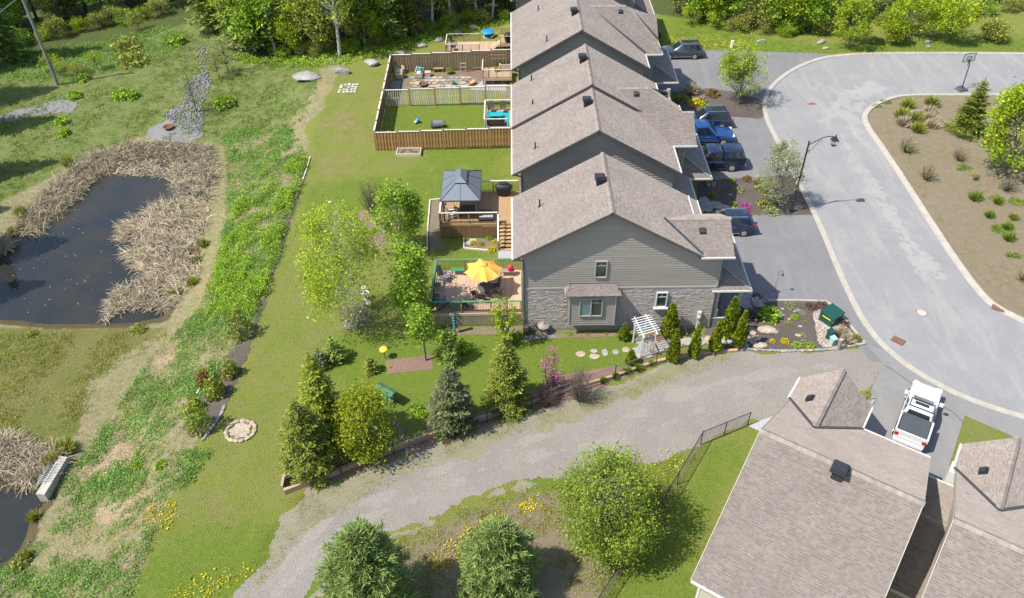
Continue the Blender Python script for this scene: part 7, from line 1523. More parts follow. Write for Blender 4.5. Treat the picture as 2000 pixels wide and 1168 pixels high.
for i, (x, y, w, d, m, lb) in enumerate([(1134, 692, 20, .9, 'rock_tan', 'leftmost tan stepping stone on the side lawn'), (1160, 686, 16, .8, 'flagstone_grey', 'grey stepping stone, rear one near the left end'), (1161, 697, 21, .8, 'rock_tan', 'tan stepping stone, front one near the left end'), (1181, 689, 14, 1.6, 'flagstone_grey', 'upright grey stepping stone in the middle of the row'), (1203, 688, 14, 1.2, 'flagstone_grey', 'grey stepping stone, second from the right'), (1222, 684, 17, .9, 'rock_tan', 'rightmost tan stepping stone by the arbor')]): slab('stepping_stone', lb, x, y, w, d, m, i, th=.04, dz=.004)
o = G(1340, 670); t = thing('flagstone_path', 'grey flagstone path running from the arbor to the porch', 'path', (o.x, o.y, 0)); i = 0
for x, y, w, d in [(1243, 690, 26, 1.3), (1258, 680, 26, 1.2), (1278, 676, 28, 1.1), (1300, 673, 26, 1.1), (1250, 668, 20, 1.0), (1322, 669, 26, 1.1), (1344, 668, 26, 1.0), (1366, 667, 26, 1.1), (1388, 665, 26, 1.1), (1408, 664, 22, 1.2), (1430, 668, 22, 1.2), (1456, 662, 20, 1.2), (1470, 668, 18, 1.0), (1456, 676, 16, 1.0), (1440, 664, 14, 1.2), (1264, 694, 22, 1.0), (1288, 684, 22, 1.0)]: i += 1; slab('flagstone', None, x, y, w, d, 'flagstone_grey' if i % 3 else 'rock_tan', 50 + i, t, o, .04, .018 + .0012 * i)
o = G(1450, 590); t = thing('front_walk', 'large pale flagstones of the front walk under the porch roof', 'path', (o.x, o.y, 0))
for i, (x, y, w, d) in enumerate([(1452, 588, 34, 1.2), (1470, 582, 30, 1.1), (1480, 594, 26, 1.0), (1458, 600, 24, 1.0)]): slab('flagstone', None, x, y, w, d, 'flagstone_grey', 80 + i, t, o, .06, .03 + .002 * i)
o = G(1400, 400); t = thing('front_walk', 'pale grey flagstone walk in the shade beside the blue SUV', 'path', (o.x, o.y, 0))
for i, (x, y, w, d) in enumerate([(1376, 396, 26, 1.6), (1400, 402, 30, 1.0), (1380, 408, 26, 1.0), (1414, 407, 26, .9), (1366, 412, 20, 1.0)]): slab('flagstone', None, x, y, w, d, 'flagstone_grey', 90 + i, t, o, .06, .03 + .002 * i)
o = G(1560, 682); t = thing('stone_edging', 'row of flat stones edging the mulch bed along the lane', 'edging', (o.x, o.y, 0))
for i in range(26):
    x = 1444 + i * 7.6; y = 682 - 4 * math.sin(i / 25 * 3.14) * -1; g = G(x, y); W = width_m(x, y, rnd.uniform(9, 16)); inst('edging_stone', (ROCKS + ROCKT + ROCKSL)[i * 5 % 12], t, (g.x - o.x, g.y - o.y, .07), rnd.uniform(-.3, .3), (W, W * .75, .45))
t = thing('bed_kerb', 'thin pale concrete strip edging the mulch bed on the driveway side', 'edging', G(1616, 592)); o = G(1616, 592)
for a, b in zip([(1500, 588), (1560, 588), (1614, 590), (1632, 604), (1662, 640), (1690, 672)], [(1560, 588), (1614, 590), (1632, 604), (1662, 640), (1690, 672), (1630, 683)]): a = G(*a) - o; b = G(*b) - o; MB().bar(a + Vector((0, 0, .06)), b + Vector((0, 0, .06)), .16, .13).build('kerb_block', 'kerb_concrete', t)
o = G(470, 842); t = thing('fire_ring', 'round stone fire ring on the left lawn', 'fire pit', o)
for i in range(15): a = i / 15 * 6.283; inst('ring_stone', ROCKT[i % 4], t, (.88 * math.cos(a), .82 * math.sin(a), .07), a + 1.57, (.5, .42, .4))
for i in range(20): a = i * 2.4 / 2.1; r = .62 * math.sqrt(i / 20); MB().prism([(.2 * math.cos(k) * rnd.uniform(.8, 1.2), .17 * math.sin(k) * rnd.uniform(.8, 1.2)) for k in (0, 1.1, 2.3, 3.4, 4.5, 5.5)], 0, .04).build('flat_stone', 'rock_tan', t, False, (r * math.cos(a * 2.1), r * math.sin(a * 2.1), .012 + .001 * i))
o = G(680, 173); t = thing('white_pavers', 'cluster of white paving blocks set in the lawn below the boulders', 'paving', o)
for i in range(5):
    for j in range(4):
        if rnd.random() < .92: MB().bb(0, rnd.uniform(.24, .34), 0, rnd.uniform(.26, .44), 0, .04).build('paver', 'paver_pale', t, False, (-.95 + i * .4 + rnd.uniform(-.04, .04), -1.0 + j * .55 + rnd.uniform(-.06, .06), .01 + .001 * (i * 4 + j)), rnd.uniform(-.15, .15))
for x, y, lb in ((644, 395, 'small flat white stone on the lawn above the birch clump'), (655, 494, 'small flat white stone in the lawn beside the birch crown')): slab('flat_stone', lb, x, y, 8, .8, 'paver_pale', x, dz=.005)
o = G(108, 940); t = thing('culvert_headwall', 'concrete drain headwall with a metal grate at the lower left pond', 'drain', o); a = G(130, 902) - o; b = G(88, 980) - o; a.z = b.z = .15
MB().bar(a, b, .55, 1.0).build('wall', 'concrete_old', t); d = (b - a).normalized(); s = Vector((-d.y, d.x, 0)) * (1 if d.y > 0 else -1); s = Vector((-abs(s.x), s.y * (1 if s.x < 0 else -1), 0))
for k in range(7): p = a.lerp(b, .22 + k * .075); MB().bar(p + Vector((.22, .02, .7)), p + Vector((-.75, -.12, .35)), .03).build('grate_bar', 'galvanised', t)
for f in (-.65, -.15): MB().bar(a.lerp(b, .18) + Vector((f, .0, .56 + f * .3)), a.lerp(b, .72) + Vector((f, .0, .56 + f * .3)), .05).build('grate_frame', 'galvanised', t)
o = G(330, 252); t = thing('fire_bowl', 'rusty fire bowl on the grey stone dust above the pond', 'fire pit', o); MB().lathe((0, 0, .08), [(.25, 0), (.42, .08), (.52, .2), (.55, .24), (.46, .24), (.3, .1)], 18).build('bowl', 'rust', t, True)
for k in range(3): MB().bar((.25 * math.cos(k * 2.1), .25 * math.sin(k * 2.1), 0), (.3 * math.cos(k * 2.1), .3 * math.sin(k * 2.1), .12), .04).build('leg', 'rust', t)
# lawn bed edging strips
for nm, pts, lb in (('bed_edging', [(606, 308), (598, 335), (592, 352)], 'pale wooden edging strip at the top of the weed belt'), ('bed_edging', [(834, 490), (836, 440), (840, 392), (860, 390)], 'grey edging strip left of the gazebo deck'), ('bed_edging', [(906, 466), (906, 486), (952, 490)], 'grey edging strip in front of the gazebo deck'), ('bed_edging', [(384, 772), (396, 752)], 'short tan board at the mulch strip')):
    o = G(*pts[0]); t = thing(nm, lb, 'edging', o)
    for a, b in zip(pts, pts[1:]): MB().bar(G(*a) - o + Vector((0, 0, .06)), G(*b) - o + Vector((0, 0, .06)), .1, .14).build('strip', 'picket_wood' if '3' not in lb else 'timber', t)
o = G(425, 830); t = thing('stone_edging', 'line of grey stones edging the bed beside the fire ring', 'edging', o)
for i in range(11):
    f = i / 10; x = 438 - 30 * f ** 1.4 - 10 * f; y = 795 + 62 * f; g = G(x, y); inst('edging_stone', (ROCKS + ROCKSL)[i % 8], t, g - o + Vector((0, 0, .06)), 1.2, (.5, .32, .3))
o = G(788, 860); t = thing('stone_edging', 'curved grey stone edging by the golden conifer', 'edging', o)
for i in range(10): f = i / 9; x = 770 + 26 * f ** .6; y = 826 + 62 * f; g = G(x, y); inst('edging_stone', ROCKS[i % 5], t, g - o + Vector((0, 0, .05)), 1.4, (.5, .25, .22))
# stone lantern, hose reel
o = G(1061, 650); t = thing('stone_lantern', 'stacked stone garden lantern on the slate by the house corner', 'lantern', o)
for z0, w_, h_ in ((0, .55, .22), (.22, .42, .2), (.42, .34, .26)): MB().bb(-w_ / 2, w_ / 2, -w_ / 2, w_ / 2, z0, z0 + h_).build('block', 'rock_tan', t)
MB().lathe((0, 0, .68), [(.45, 0), (.46, .06), (.25, .16), (.12, .24), (.04, .34)], 8).build('cap', 'rock_grey', t); inst('top_stone', ROCKS[0], t, (0, 0, 1.02), 0, .28)
o = G(1028, 652); t = thing('hose_reel', 'dark hose reel standing at the house corner', 'hose reel', o); MB().cyl((-.14, 0, .5), (.14, 0, .5), .32, .32, 16).build('reel', 'dark_wicker', t)
for x in (-.18, .18): MB().bar((x, -.2, 0), (x, .1, .9), .04).build('frame', 'charcoal', t); MB().bar((x, .25, 0), (x, 0, .55), .04).build('frame', 'charcoal', t)
o = G(1048, 654); t = thing('watering_pipe', 'dark curved pipe beside the stone lantern', 'pipe', o); MB().tube([(-.2, 0, 0), (-.1, 0, .45), (.2, .05, .5), (.45, .05, .1)], .035).build('pipe', 'charcoal', t)
o = G(1336, 655); t = thing('garden_tool', 'long-handled tool leaning on the stone wall behind the cedars', 'tool', o); MB().bar((.25, -.1, 0), (-.35, .75, 1.5), .04).build('handle', 'timber', t); MB().box((.28, -.12, .08), (.3, .05, .2)).build('blade', 'charcoal', t)
# teal pole, bird feeder, swing bench, bird bath
o = G(889, 650); t = thing('totem_pole', 'teal painted garden totem in front of the umbrella deck', 'ornament', o); MB().cyl((0, 0, 0), (0, 0, 1.9), .05).build('pole', 'teal_paint', t)
for i in range(5): MB().lathe((0, 0, .5 + i * .28), [(.06, 0), (.14, .08), (.14, .16), (.06, .24)], 8).build('bead', 'teal_paint', t)
o = G(752, 699); t = thing('bird_feeder', 'yellow-topped bird feeder on the lawn above the mulch rectangle', 'bird feeder', o); MB().cyl((0, 0, 0), (0, 0, .7), .03).build('post', 'charcoal', t); MB().lathe((0, 0, .55), [(.12, 0), (.14, .2), (.14, .24)], 10).build('cage', 'charcoal', t); MB().lathe((0, 0, .8), [(.3, 0), (.28, .08), (.12, .18), (.03, .2)], 12).build('cap', 'yellow_sticker', t)
o = G(757, 784); t = thing('garden_swing', 'garden swing with a green fabric canopy in the fenced garden', 'swing', o, -.62); t.scale = (.68, .68, .68)
for x in (-.85, .85):
    for y in (-.5, .5): MB().bar((x, y, 0), (x, y * .3, 1.7), .05).build('leg', 'charcoal', t)
MB().add([(-1.05, -.45, 1.62), (1.05, -.45, 1.62), (1.05, .05, 1.82), (-1.05, .05, 1.82), (1.05, .5, 1.66), (-1.05, .5, 1.66), (-1.05, -.47, 1.5), (1.05, -.47, 1.5)], [(0, 1, 2, 3), (3, 2, 4, 5), (6, 7, 1, 0)]).build('canopy', 'canopy_green', t); MB().bb(-.75, .75, -.25, .2, .45, .52).build('seat', 'green_paint', t); MB().box((0, .25, .75), (1.5, .05, .5)).build('backrest', 'green_paint', t)
for x, y, lb, s in ((715, 584, 'pale stone bird bath beside the birch clump', .8), (711, 570, 'small pale lantern ornament behind the bird bath', .5), (719, 602, 'pale garden statue right of the birch stems', .65)):
    o = G(x, y); t = thing('garden_ornament', lb, 'ornament', o); MB().lathe((0, 0, 0), [(.2 * s, 0), (.1 * s, .1), (.08 * s, .5 * s), (.1 * s, .6 * s)], 12).build('pedestal', 'rock_grey', t); MB().lathe((0, 0, .6 * s), [(.1 * s, 0), (.36 * s, .1), (.38 * s, .15), (.3 * s, .12)], 14).build('basin', 'paver_pale', t)
o = G(751, 681); t = thing('watering_can', 'small blue-grey can on the lawn above the bird feeder', 'can', o); MB().lathe((0, 0, 0), [(.14, 0), (.15, .3), (.1, .34)], 10).build('body', 'grey_plastic', t); MB().cyl((.1, 0, .1), (.35, 0, .35), .03).build('spout', 'grey_plastic', t)
# utility boxes
o = G(1621, 626); t = thing('transformer_box', 'dark green utility transformer box with a yellow sticker', 'utility box', o, math.radians(36)); t.scale = (.9, .9, .95); b = MB(); b.prism([(-.72, -.6), (.72, -.6), (.72, .6), (-.72, .6)], .05, .85); b.build('cabinet', 'transformer_green', t)
MB().add([(-.76, -.64, .86), (.76, -.64, .86), (.76, .64, .98), (-.76, .64, .98), (-.76, -.64, .80), (.76, -.64, .80), (.76, .64, .92), (-.76, .64, .92)], [(0, 1, 2, 3), (4, 5, 1, 0), (5, 6, 2, 1), (6, 7, 3, 2), (7, 4, 0, 3)]).build('lid', 'transformer_green', t); MB().bb(-.8, .8, -.68, .68, -.05, .05).build('base', 'slab_concrete', t); MB().bb(-.735, -.722, -.4, .35, .62, .70).build('sticker', 'yellow_sticker', t); MB().bb(-.68, -.56, -.62, -.602, .5, .66).build('lock', 'trim_white', t)
for x, y, m, s, lb, rz in ((1619, 662, 'transformer_green', 1.0, 'small dark green pedestal box on the pebbles', .5), (1624, 674, 'pedestal_pale', .9, 'pale green pedestal box in front of the dark one', .45)):
    o = G(x, y); t = thing('utility_pedestal', lb, 'utility box', o, rz); MB().bb(-.2 * s, .2 * s, -.18 * s, .18 * s, 0, .75 * s).build('cabinet', m, t); MB().add([(-.23 * s, -.21 * s, .74 * s), (.23 * s, -.21 * s, .74 * s), (.23 * s, .21 * s, .86 * s), (-.23 * s, .21 * s, .86 * s), (-.23 * s, -.21 * s, .70 * s), (.23 * s, -.21 * s, .70 * s), (.23 * s, .21 * s, .7 * s), (-.23 * s, .21 * s, .7 * s)], [(0, 1, 2, 3), (4, 5, 1, 0), (5, 6, 2, 1), (6, 7, 3, 2), (7, 4, 0, 3)]).build('lid', m, t)
o = G(1637, 682); t = thing('wooden_post', 'short grey wooden post at the corner of the pebble bed', 'post', o); MB().cyl((0, 0, -.1), (0, 0, .95), .15, .145, 10).build('log', 'pole_wood', t); MB().cyl((0, 0, .95), (0, 0, .965), .13, .1, 10).build('cut_end', 'timber', t)
o = G(1511, 573); t = thing('shepherd_hook', 'thin metal hook with a hanging lantern by the driveway', 'hook', o); MB().tube([(0, 0, 0), (0, 0, 2.0), (.1, 0, 2.2), (.28, 0, 2.15), (.32, 0, 2.0)], .012).build('rod', 'black_metal', t); MB().lathe((.32, 0, 1.72), [(.03, .22), (.1, .15), (.1, .02), (.02, 0)], 8).build('lantern', 'charcoal', t)
planter('white pot with dark red flowers at the porch walk', G(1476, 590), .4, .4, 'cushion_white', 'purple'); planter('pale square pot in the shaded porch bed, left one', G(1383, 363), .22, .35, 'cushion_grey', 'olive'); planter('pale square pot in the shaded porch bed, right one', G(1392, 363), .22, .35, 'cushion_grey', 'olive')
# porch chairs
sling_chair('dark rocking chair on the porch of the nearest house', (14.2, 43.2, .86), -.8, 'black_metal'); sling_chair('dark chair on the porch of the second house', (13.9, 54.2, .8), -.3, 'black_metal')
# covers in the road
o = G(1800, 611); t = thing('manhole_cover', 'round tan manhole cover in the road', 'manhole cover', (o.x, o.y, .010)); MB().lathe((0, 0, 0), [(.40, 0), (.40, .006), (.36, .008)], 24).build('ring', 'rusty_iron', t); MB().lathe((0, 0, .0085), [(.34, 0), (.34, .004), (.32, .006)], 24).build('lid', 'pebble', t)
for x, y, lb, rz in ((1754, 666, 'brown catch basin grate at the kerb near the gravel lane', -.75), (1949, 603, 'brown catch basin grate at the inner kerb on the right', -.6)):
    o = G(x, y); t = thing('catch_basin', lb, 'drain', (o.x, o.y, .06), rz); MB().bb(-.42, .42, -.3, .3, 0, .01).build('frame', 'rust', t)
    for i in range(9): MB().bb(-.36 + i * .085, -.32 + i * .085, -.25, .25, .0105, .02).build('grate_bar', 'rusty_iron', t)
o = G(1586, 203); t = thing('valve_cover', 'small orange rusty valve cover in the bend of the road', 'manhole cover', (o.x, o.y, .010)); MB().bb(-.45, .45, -.22, .22, 0, .006).build('plate', 'rusty_iron', t); MB().lathe((0, 0, .0065), [(.16, 0), (.16, .004), (.14, .006)], 14).build('lid', 'rust', t)
o = G(1905, 353); t = thing('small_sign', 'small dark sign lying on the island below the maple', 'sign', o); MB().box((0, 0, .2), (.5, .06, .28), M=Matrix.Rotation(.4, 3, 'X')).build('board', 'charcoal', t); MB().bb(-.2, -.15, -.03, .03, 0, .2).build('stake', 'timber', t); MB().bb(.15, .2, -.03, .03, 0, .2).build('stake', 'timber', t)
o = G(1429, 94); t = thing('utility_pedestal', 'white utility pedestal on the far verge behind the young tree', 'utility box', o); MB().lathe((0, 0, 0), [(.22, 0), (.24, .1), (.2, .7), (.12, .85)], 10).build('body', 'trim_white', t); MB().lathe((0, 0, .8), [(.2, 0), (.18, .1), (.05, .15)], 10).build('cap', 'trim_white', t)
# street lamp
t = thing('street_lamp', 'tall black street lamp with a curved arm and lantern head', 'street lamp', (23.31, 56.1, 0)); MB().lathe((0, 0, 0), [(.16, 0), (.16, .35), (.1, .5), (.085, 1.0)], 12).build('base', 'black_metal', t); MB().cyl((0, 0, .9), (0, 0, 6.75), .085, .065, 10).build('pole', 'black_metal', t); MB().lathe((0, 0, 6.7), [(.09, 0), (.09, .1), (.03, .16)], 10).build('cap', 'black_metal', t)
MB().tube([(0, .0, 6.45), (.5, 0, 6.8), (1.0, 0, 7.1), (1.4, 0, 7.22), (1.75, 0, 7.2), (1.95, 0, 7.1)], .035, 6).build('arm', 'black_metal', t); MB().tube([(0, 0, 5.75), (.4, 0, 6.15), (.75, 0, 6.75)], .02, 6).build('brace', 'black_metal', t)
for c_, r_ in (((.12, 0, 5.85), .13), ((.85, 0, 6.85), .13)): MB().tube([(c_[0] + r_ * math.cos(k * .524), 0, c_[2] + r_ * math.sin(k * .524)) for k in range(13)], .016, 5).build('scroll', 'black_metal', t)
MB().add([(1.72, -.28, 6.88), (2.28, -.28, 6.88), (2.28, .28, 6.88), (1.72, .28, 6.88), (2.0, 0, 7.28)], [(0, 1, 4), (1, 2, 4), (2, 3, 4), (3, 0, 4), (3, 2, 1, 0)]).build('lantern_roof', 'black_metal', t); MB().lathe((2.0, 0, 7.2), [(.05, 0), (.06, .1), (.02, .16)], 8).build('finial', 'black_metal', t)
for sx in (-1, 1):
    for sy in (-1, 1): MB().bar((2.0 + sx * .25, sy * .25, 6.88), (2.0 + sx * .15, sy * .15, 6.42), .025).build('lantern_bar', 'black_metal', t)
MB().bb(1.84, 2.16, -.16, .16, 6.39, 6.42).build('lantern_base', 'black_metal', t); MB().cyl((2.0, 0, 6.5), (2.0, 0, 6.8), .06, .05, 8).build('bulb', 'cushion_white', t)
# basketball hoop
o = G(1878, 176); t = thing('basketball_hoop', 'portable basketball hoop standing at the inner kerb', 'basketball hoop', o, .25); MB().add([(-.55, -.45, 0), (.55, -.45, 0), (.55, .5, 0), (-.55, .5, 0), (-.4, -.3, .22), (.4, -.3, .22), (.25, .4, .32), (-.25, .4, .32)], [(0, 1, 5, 4), (1, 2, 6, 5), (2, 3, 7, 6), (3, 0, 4, 7), (4, 5, 6, 7)]).build('base', 'charcoal', t)
MB().tube([(0, .05, .2), (.1, .3, 2.6), (.12, .5, 3.1)], .05, 8).build('pole', 'black_metal', t); bbx = MB()
for a_, b_ in (((-.6, .62, 2.9), (.75, .62, 2.9)), ((-.6, .62, 3.75), (.75, .62, 3.75)), ((-.6, .62, 2.9), (-.6, .62, 3.75)), ((.75, .62, 2.9), (.75, .62, 3.75)), ((-.15, .61, 3.05), (.35, .61, 3.05)), ((-.15, .61, 3.4), (.35, .61, 3.4)), ((-.15, .61, 3.05), (-.15, .61, 3.4)), ((.35, .61, 3.05), (.35, .61, 3.4))): MB().bar(a_, b_, .05, .05).build('backboard_frame', 'black_metal', t)
def clear_mat():
    m, nt, bs = base_mat('clear_acrylic'); bs.inputs['Base Color'].default_value = (.8, .85, .9, 1); bs.inputs['Roughness'].default_value = .05; bs.inputs['Transmission Weight'].default_value = 1.0; bs.inputs['IOR'].default_value = 1.1
clear_mat(); MB().bb(-.57, .72, .625, .645, 2.93, 3.72).build('backboard', 'clear_acrylic', t); MB().tube([(.1 + .22 * math.cos(k * .524), .35 + .22 * math.sin(k * .524), 3.05) for k in range(13)], .014, 5).build('rim', 'rust', t); MB().bar((.1, .5, 2.5), (.1, .62, 3.2), .06).build('bracket', 'black_metal', t)
# utility pole and its wire
pb = G(113, 166); up_ = Vector(at_y(45, 0, pb.y)); d = (up_ - pb).normalized(); t = thing('utility_pole', 'leaning grey wooden utility pole at the upper left', 'utility pole', pb); MB().cyl((0, 0, -.2), d * 11.5, .19, .14, 10).build('pole', 'pole_wood', t); MB().box(d * 11.2, (.2, .2, .3)).build('pole_cap', 'galvanised', t); MB().bar(d * 10.6 - Vector((.9, 0, 0)), d * 10.6 + Vector((.9, 0, 0)), .1, .12).build('crossarm', 'pole_wood', t)
p0 = Vector(at_y(-10, 32, 80)); p1 = Vector(at_y(30, 0, 83)); dd = p1 - p0; o = tag(MB().cyl(p0 - dd * 6, p1 + dd * 3, .03, .03, 5).build('overhead_wire', 'galvanised'), 'single overhead wire crossing the upper left corner', 'wire')
sheet('bungalow_walk', [(1460, 832), (1485, 822), (1530, 806), (1545, 815), (1500, 850)], .03, 'slab_concrete')
o = G(1690, 775); t = thing('corner_bed', 'tiny planted bed with pale stones beside the bungalow garage', 'planter', o)
for i, (x, y) in enumerate(((0, 0), (.3, -.5), (-.4, .3), (.45, -.1))): inst('bed_stone', ROCKS[i], t, (x, y, .08), i, .4)
o = inst('bed_plant', MD['olive']['crown'], t, (0, .1, .05), 0, .8)
# ================================================================== vehicles
def paint(name, c): plain(name, c, .28, .03, 1, metal=.25, spec=.5, coat=.8)
paint('paint_grey', (.045, .055, .07)); paint('paint_navy', (.012, .025, .075)); paint('paint_blue', (.010, .055, .20)); paint('paint_midnight', (.014, .022, .055)); paint('paint_black', (.012, .012, .014))
plain('paint_white', (.60, .60, .61), .3, .02, 1, spec=.5, coat=.6)
def car_glass():
    m, nt, bs = base_mat('car_glass'); bs.inputs['Base Color'].default_value = (.015, .022, .026, 1); bs.inputs['Roughness'].default_value = .04; bs.inputs['Specular IOR Level'].default_value = .9
car_glass(); plain('tyre', (.02, .02, .021), .9); plain('alloy', (.50, .51, .53), .3, .1, metal=.7); plain('lamp_red', (.45, .012, .012), .25); plain('lamp_clear', (.65, .68, .7), .15, .1); plain('chrome', (.65, .66, .68), .15, .05, metal=.9); plain('bed_liner', (.045, .047, .05), .8, .2); plain('tonneau', (.055, .062, .068), .6, .1)
def loft(secs, mat, name, parent, caps=True):
    """rounded body from cross-sections (x, zbottom, ztop, half width)"""
    vs, fs = [], []; m = 12
    for x, zb, zt, w_ in secs:
        h = zt - zb; ring = [(w_ * .86, zb), (w_ * .98, zb + h * .14), (w_, zb + h * .45), (w_ * .985, zb + h * .78), (w_ * .93, zb + h * .94), (w_ * .78, zt)]
        for y, z in ring: vs.append((x, y, z))
        for y, z in ring[::-1]: vs.append((x, -y, z))
    n = len(secs)
    for i in range(n - 1):
        for k in range(m): fs.append((i * m + k, i * m + (k + 1) % m, (i + 1) * m + (k + 1) % m, (i + 1) * m + k))
    fs += [tuple(range(m)), tuple(range((n - 1) * m, n * m))[::-1]]
    return MB().add(vs, [f[::-1] for f in fs]).build(name, mat, parent, True)
def cabin(parent, body, xb, xf, zb, txb, txf, zt, wb, wt, panes, name='cabin', pillars=True):
    """greenhouse: belt ring to roof ring; panes are (u0,u1) along each side"""
    B = [(xb, wb), (xf, wb * .96)]; ring0 = [(xb, -wb * .9), (xb + .12, -wb), (xf - .25, -wb), (xf, -wb * .8), (xf, wb * .8), (xf - .25, wb), (xb + .12, wb), (xb, wb * .9)]
    ring1 = [(txb, -wt * .9), (txb + .12, -wt), (txf - .2, -wt), (txf, -wt * .82), (txf, wt * .82), (txf - .2, wt), (txb + .12, wt), (txb, wt * .9)]
    ring2 = [(x * .0 + (x + (.1 if x < (txb + txf) / 2 else -.12)), y * .86) for x, y in ring1]
    vs = [(x, y, zb) for x, y in ring0] + [(x, y, zt - .05) for x, y in ring1] + [(x, y, zt) for x, y in ring2]; n = 8
    fs = [(k, (k + 1) % n, n + (k + 1) % n, n + k) for k in range(n)] + [(n + k, n + (k + 1) % n, 2 * n + (k + 1) % n, 2 * n + k) for k in range(n)] + [tuple(range(2 * n, 3 * n))]
    cb = MB().add(vs, fs).build(name, body, parent, True)
    def pane(a, b, c, d, off, nm):
        q = [Vector(p) + Vector(off) for p in (a, b, c, d)]; MB().ext(q, Vector(off) * .5).build(nm, 'car_glass', cb)
    def P(i, j, u, v):
        a = Vector((*ring0[i], zb)).lerp(Vector((*ring0[j], zb)), u); b = Vector((*ring1[i], zt - .05)).lerp(Vector((*ring1[j], zt - .05)), u); return a.lerp(b, v)
    pane(P(3, 4, .06, .06), P(3, 4, .94, .06), P(3, 4, .94, .94), P(3, 4, .06, .94), (.012, 0, .006), 'windshield')
    pane(P(7, 0, .06, .18), P(7, 0, .94, .18), P(7, 0, .94, .92), P(7, 0, .06, .92), (-.012, 0, .006), 'rear_window')
    for u0, u1 in panes:
        pane(P(1, 2, u0, .1), P(1, 2, u1, .1), P(1, 2, u1, .92), P(1, 2, u0, .92), (0, -.010, .004), 'side_window'); pane(P(6, 5, u1, .1), P(6, 5, u0, .1), P(6, 5, u0, .92), P(6, 5, u1, .92), (0, .010, .004), 'side_window')
    return cb
def wheels(t, xs, hw, r=.36):
    me = MB().cyl((0, -.12, 0), (0, .12, 0), r, r, 20).mesh('tyre', 'tyre', True); rb = MB().cyl((0, -.128, 0), (0, .128, 0), r * .62, r * .62, 18); 
    sp = MB()
    for k in range(5): a = k * 1.2566; sp.bar((math.cos(a) * .04, -.132, math.sin(a) * .04), (math.cos(a) * r * .62, -.132, math.sin(a) * r * .62), .05, .02, (0, 1, 0)); sp.bar((math.cos(a) * .04, .132, math.sin(a) * .04), (math.cos(a) * r * .62, .132, math.sin(a) * r * .62), .05, .02, (0, 1, 0))
    rim = rb.mesh('rim', 'alloy', True); spk = sp.mesh('spokes', 'chrome')
    arch = MB().cyl((0, -.03, 0), (0, .03, 0), r + .075, r + .075, 20).mesh('wheel_arch', 'bed_liner', True)
    for x in xs:
        for s in (-1, 1):
            inst('wheel_arch', arch, t, (x, s * (hw - .022), r + .02)); w_ = inst('wheel', me, t, (x, s * (hw - .10), r)); inst('rim', rim, w_); inst('spokes', spk, w_)
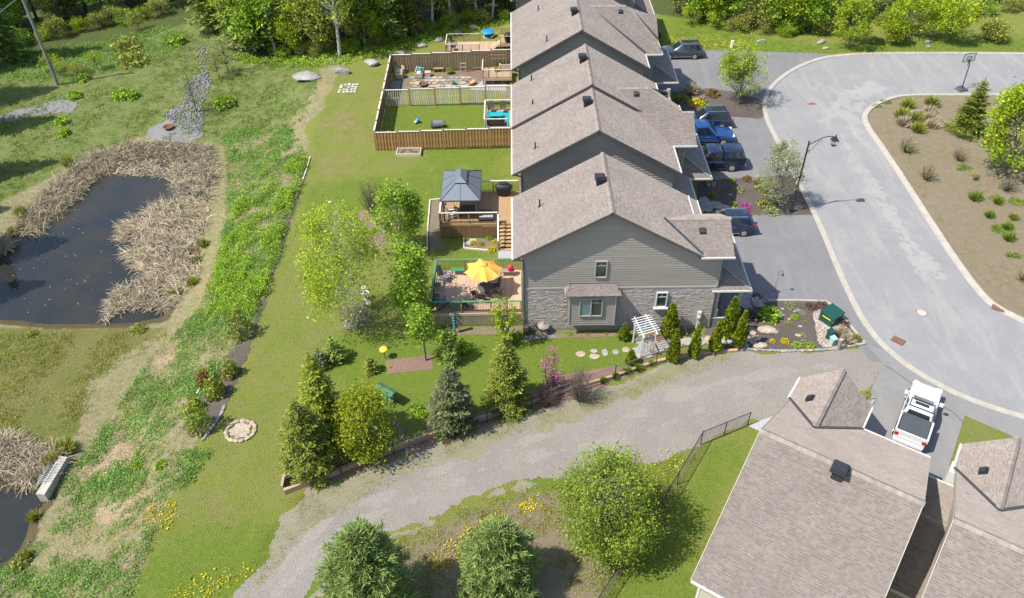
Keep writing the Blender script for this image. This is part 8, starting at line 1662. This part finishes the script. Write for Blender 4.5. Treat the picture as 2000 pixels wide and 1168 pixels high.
def vehicle(kind, label, cat, body, loc, rz, L=4.65, W=1.84, Hh=1.7, cap=False, ton=False, rack=False):
    t = thing('suv' if kind == 'suv' else 'pickup_truck', label, cat, loc, rz, 'parked vehicles'); w2 = W / 2; h = L / 2; gc = .24
    if kind == 'suv':
        loft([(-h, .42, .82, w2 * .80), (-h + .08, .32, 1.0, w2 * .93), (-h + .45, .27, 1.06, w2 * .99), (-h * .3, gc, 1.04, w2), (h * .32, gc, 1.02, w2), (h * .62, .26, .99, w2 * .98), (h - .25, .28, .90, w2 * .92), (h - .06, .34, .76, w2 * .80), (h, .42, .62, w2 * .68)], body, 'body', t)
        cb = cabin(t, body, -h + .12, h * .40, .98, -h + .55, h * .06, Hh, w2 * .93, w2 * .74, [(.03, .27), (.31, .60), (.64, .97)])
        for s in (-1, 1): MB().bar((-h + .75, s * w2 * .66, Hh + .06), (h * .02, s * w2 * .66, Hh + .06), .04, .035).build('roof_rail', 'alloy', cb); MB().box((h * .33, s * (w2 + .08), 1.08), (.14, .2, .13)).build('mirror', body, t)
        MB().bb(-h * .55, h * .02, -w2 * .4, w2 * .4, Hh + .002, Hh + .012).build('sunroof', 'car_glass', cb); wheels(t, (-h * .585, h * .58), w2, .35)
    else:
        bx = -h + (1.72 if ton else 2.0)
        loft([(-h, .5, .95, w2 * .92), (-h + .05, .42, 1.12, w2 * .97), (bx, .38, 1.13, w2), (h * .25, .38, 1.14, w2), (h * .55, .38, 1.13, w2 * .98), (h - .3, .40, 1.05, w2 * .95), (h - .05, .44, .95, w2 * .88), (h, .5, .78, w2 * .8)], body, 'body', t)
        cb = cabin(t, body, bx, h * .44, 1.10, bx + .14, h * (.04 if ton else .15), Hh, w2 * .94, w2 * .80, [(.04, .47), (.52, .96)])
        bl = MB().bb(-h + .14, bx - .02, -w2 + .12, w2 - .12, 1.132, 1.137).build('bed_floor', 'bed_liner', t)
        for s in (-1, 1): MB().bb(-h + .04, bx, s * w2 * .97 - .05, s * w2 * .97 + .05 if s < 0 else s * w2 * .97 + .02, 1.08, 1.38).build('bed_side', body, t); MB().box((h * .38, s * (w2 + .1), 1.2), (.16, .24, .2)).build('mirror', body, t)
        MB().bb(-h + .02, -h + .11, -w2 * .92, w2 * .92, .8, 1.38).build('tailgate', body, t); MB().bb(-h - .08, -h + .03, -w2 * .9, w2 * .9, .5, .68).build('rear_bumper', 'chrome' if body != 'paint_white' else body, t)
        if cap:
            cp = cabin(t, body, -h + .06, bx + .02, 1.36, -h + .28, bx - .02, Hh + .02, w2 * .96, w2 * .78, [(.08, .48), (.52, .92)], 'bed_cap')
        if ton: MB().bb(-h + .12, bx - .03, -w2 + .13, w2 - .13, 1.36, 1.40).build('tonneau_cover', 'tonneau', t)
        wheels(t, (-h * .60, h * .62), w2, .40)
        if rack:
            for x in (bx + .3, h * .02): MB().bar((x, -w2 * .74, Hh + .1), (x, w2 * .74, Hh + .1), .05, .04).build('roof_bar', 'black_metal', cb)
            for s in (-1, 1): MB().bar((bx + .25, s * w2 * .72, Hh + .06), (h * .04, s * w2 * .72, Hh + .06), .04, .04).build('roof_rail', 'black_metal', cb)
            MB().bb(-h * .10, -h * .02, -w2 * .4, w2 * .45, Hh + .005, Hh + .05).build('sunroof', 'car_glass', cb)
    zl = .82 if kind == 'suv' else .98
    for s in (-1, 1):
        MB().box((h - .2, s * w2 * .72, zl - .05), (.3, .36, .15), s * -.3).build('headlight', 'lamp_clear', t); MB().box((-h + .07, s * w2 * .84, zl + .1), (.14, .22, .26 if kind != 'suv' else .2)).build('tail_light', 'lamp_red', t)
        MB().bb(-h * .45, h * .45, s * w2 - .02, s * w2 + .012, .30, .35).build('side_sill', 'bed_liner' if kind != 'suv' else 'chrome', t)
        for x in (-h * .22, h * .12): MB().box((x, s * (w2 + .002), .92 if kind == 'suv' else 1.0), (.18, .03, .03)).build('door_handle', 'chrome' if body != 'paint_white' else body, t)
    MB().bb(h - .03, h + .01, -w2 * .45, w2 * .45, .5, .72).build('grille', 'black_metal', t); MB().bb(-h - .012, -h + .02, -.26, .26, .72 if kind == 'suv' else .55, .84 if kind == 'suv' else .66).build('licence_plate', 'cushion_white', t)
    return t
PI = math.pi
vehicle('suv', 'dark grey SUV parked in front of the fourth house', 'car', 'paint_grey', (18.9, 87.0, .02), PI, 4.9)
vehicle('suv', 'navy SUV parked behind the bright blue pickup', 'car', 'paint_navy', (18.75, 71.1, .02), PI + .02, 4.9, 1.9, 1.75)
vehicle('truck', 'bright blue pickup parked facing the road', 'truck', 'paint_blue', (17.85, 68.0, .02), 0, 5.9, 2.02, 1.98)
vehicle('truck', 'dark blue pickup with a bed cap parked facing the house', 'truck', 'paint_midnight', (17.8, 63.5, .02), PI, 5.9, 2.02, 1.98, cap=True)
vehicle('suv', 'dark blue SUV half hidden by the roof of the nearest house', 'car', 'paint_navy', (17.15, 53.6, .02), PI, 4.6, 1.86, 1.68)
vehicle('suv', 'black SUV mostly hidden behind the fourth house', 'car', 'paint_black', (14.9, 92.3, .02), PI, 4.8, 1.9, 1.75)
u = Matrix.Rotation(RZ, 3, 'Z'); p = A0 + u @ Vector((6.72, 12.45, .03))
vehicle('truck', 'white pickup with a dark bed cover and roof bars beside the bungalow', 'truck', 'paint_white', p, RZ + PI / 2 + .02, 5.3, 1.88, 1.72, ton=True, rack=True)
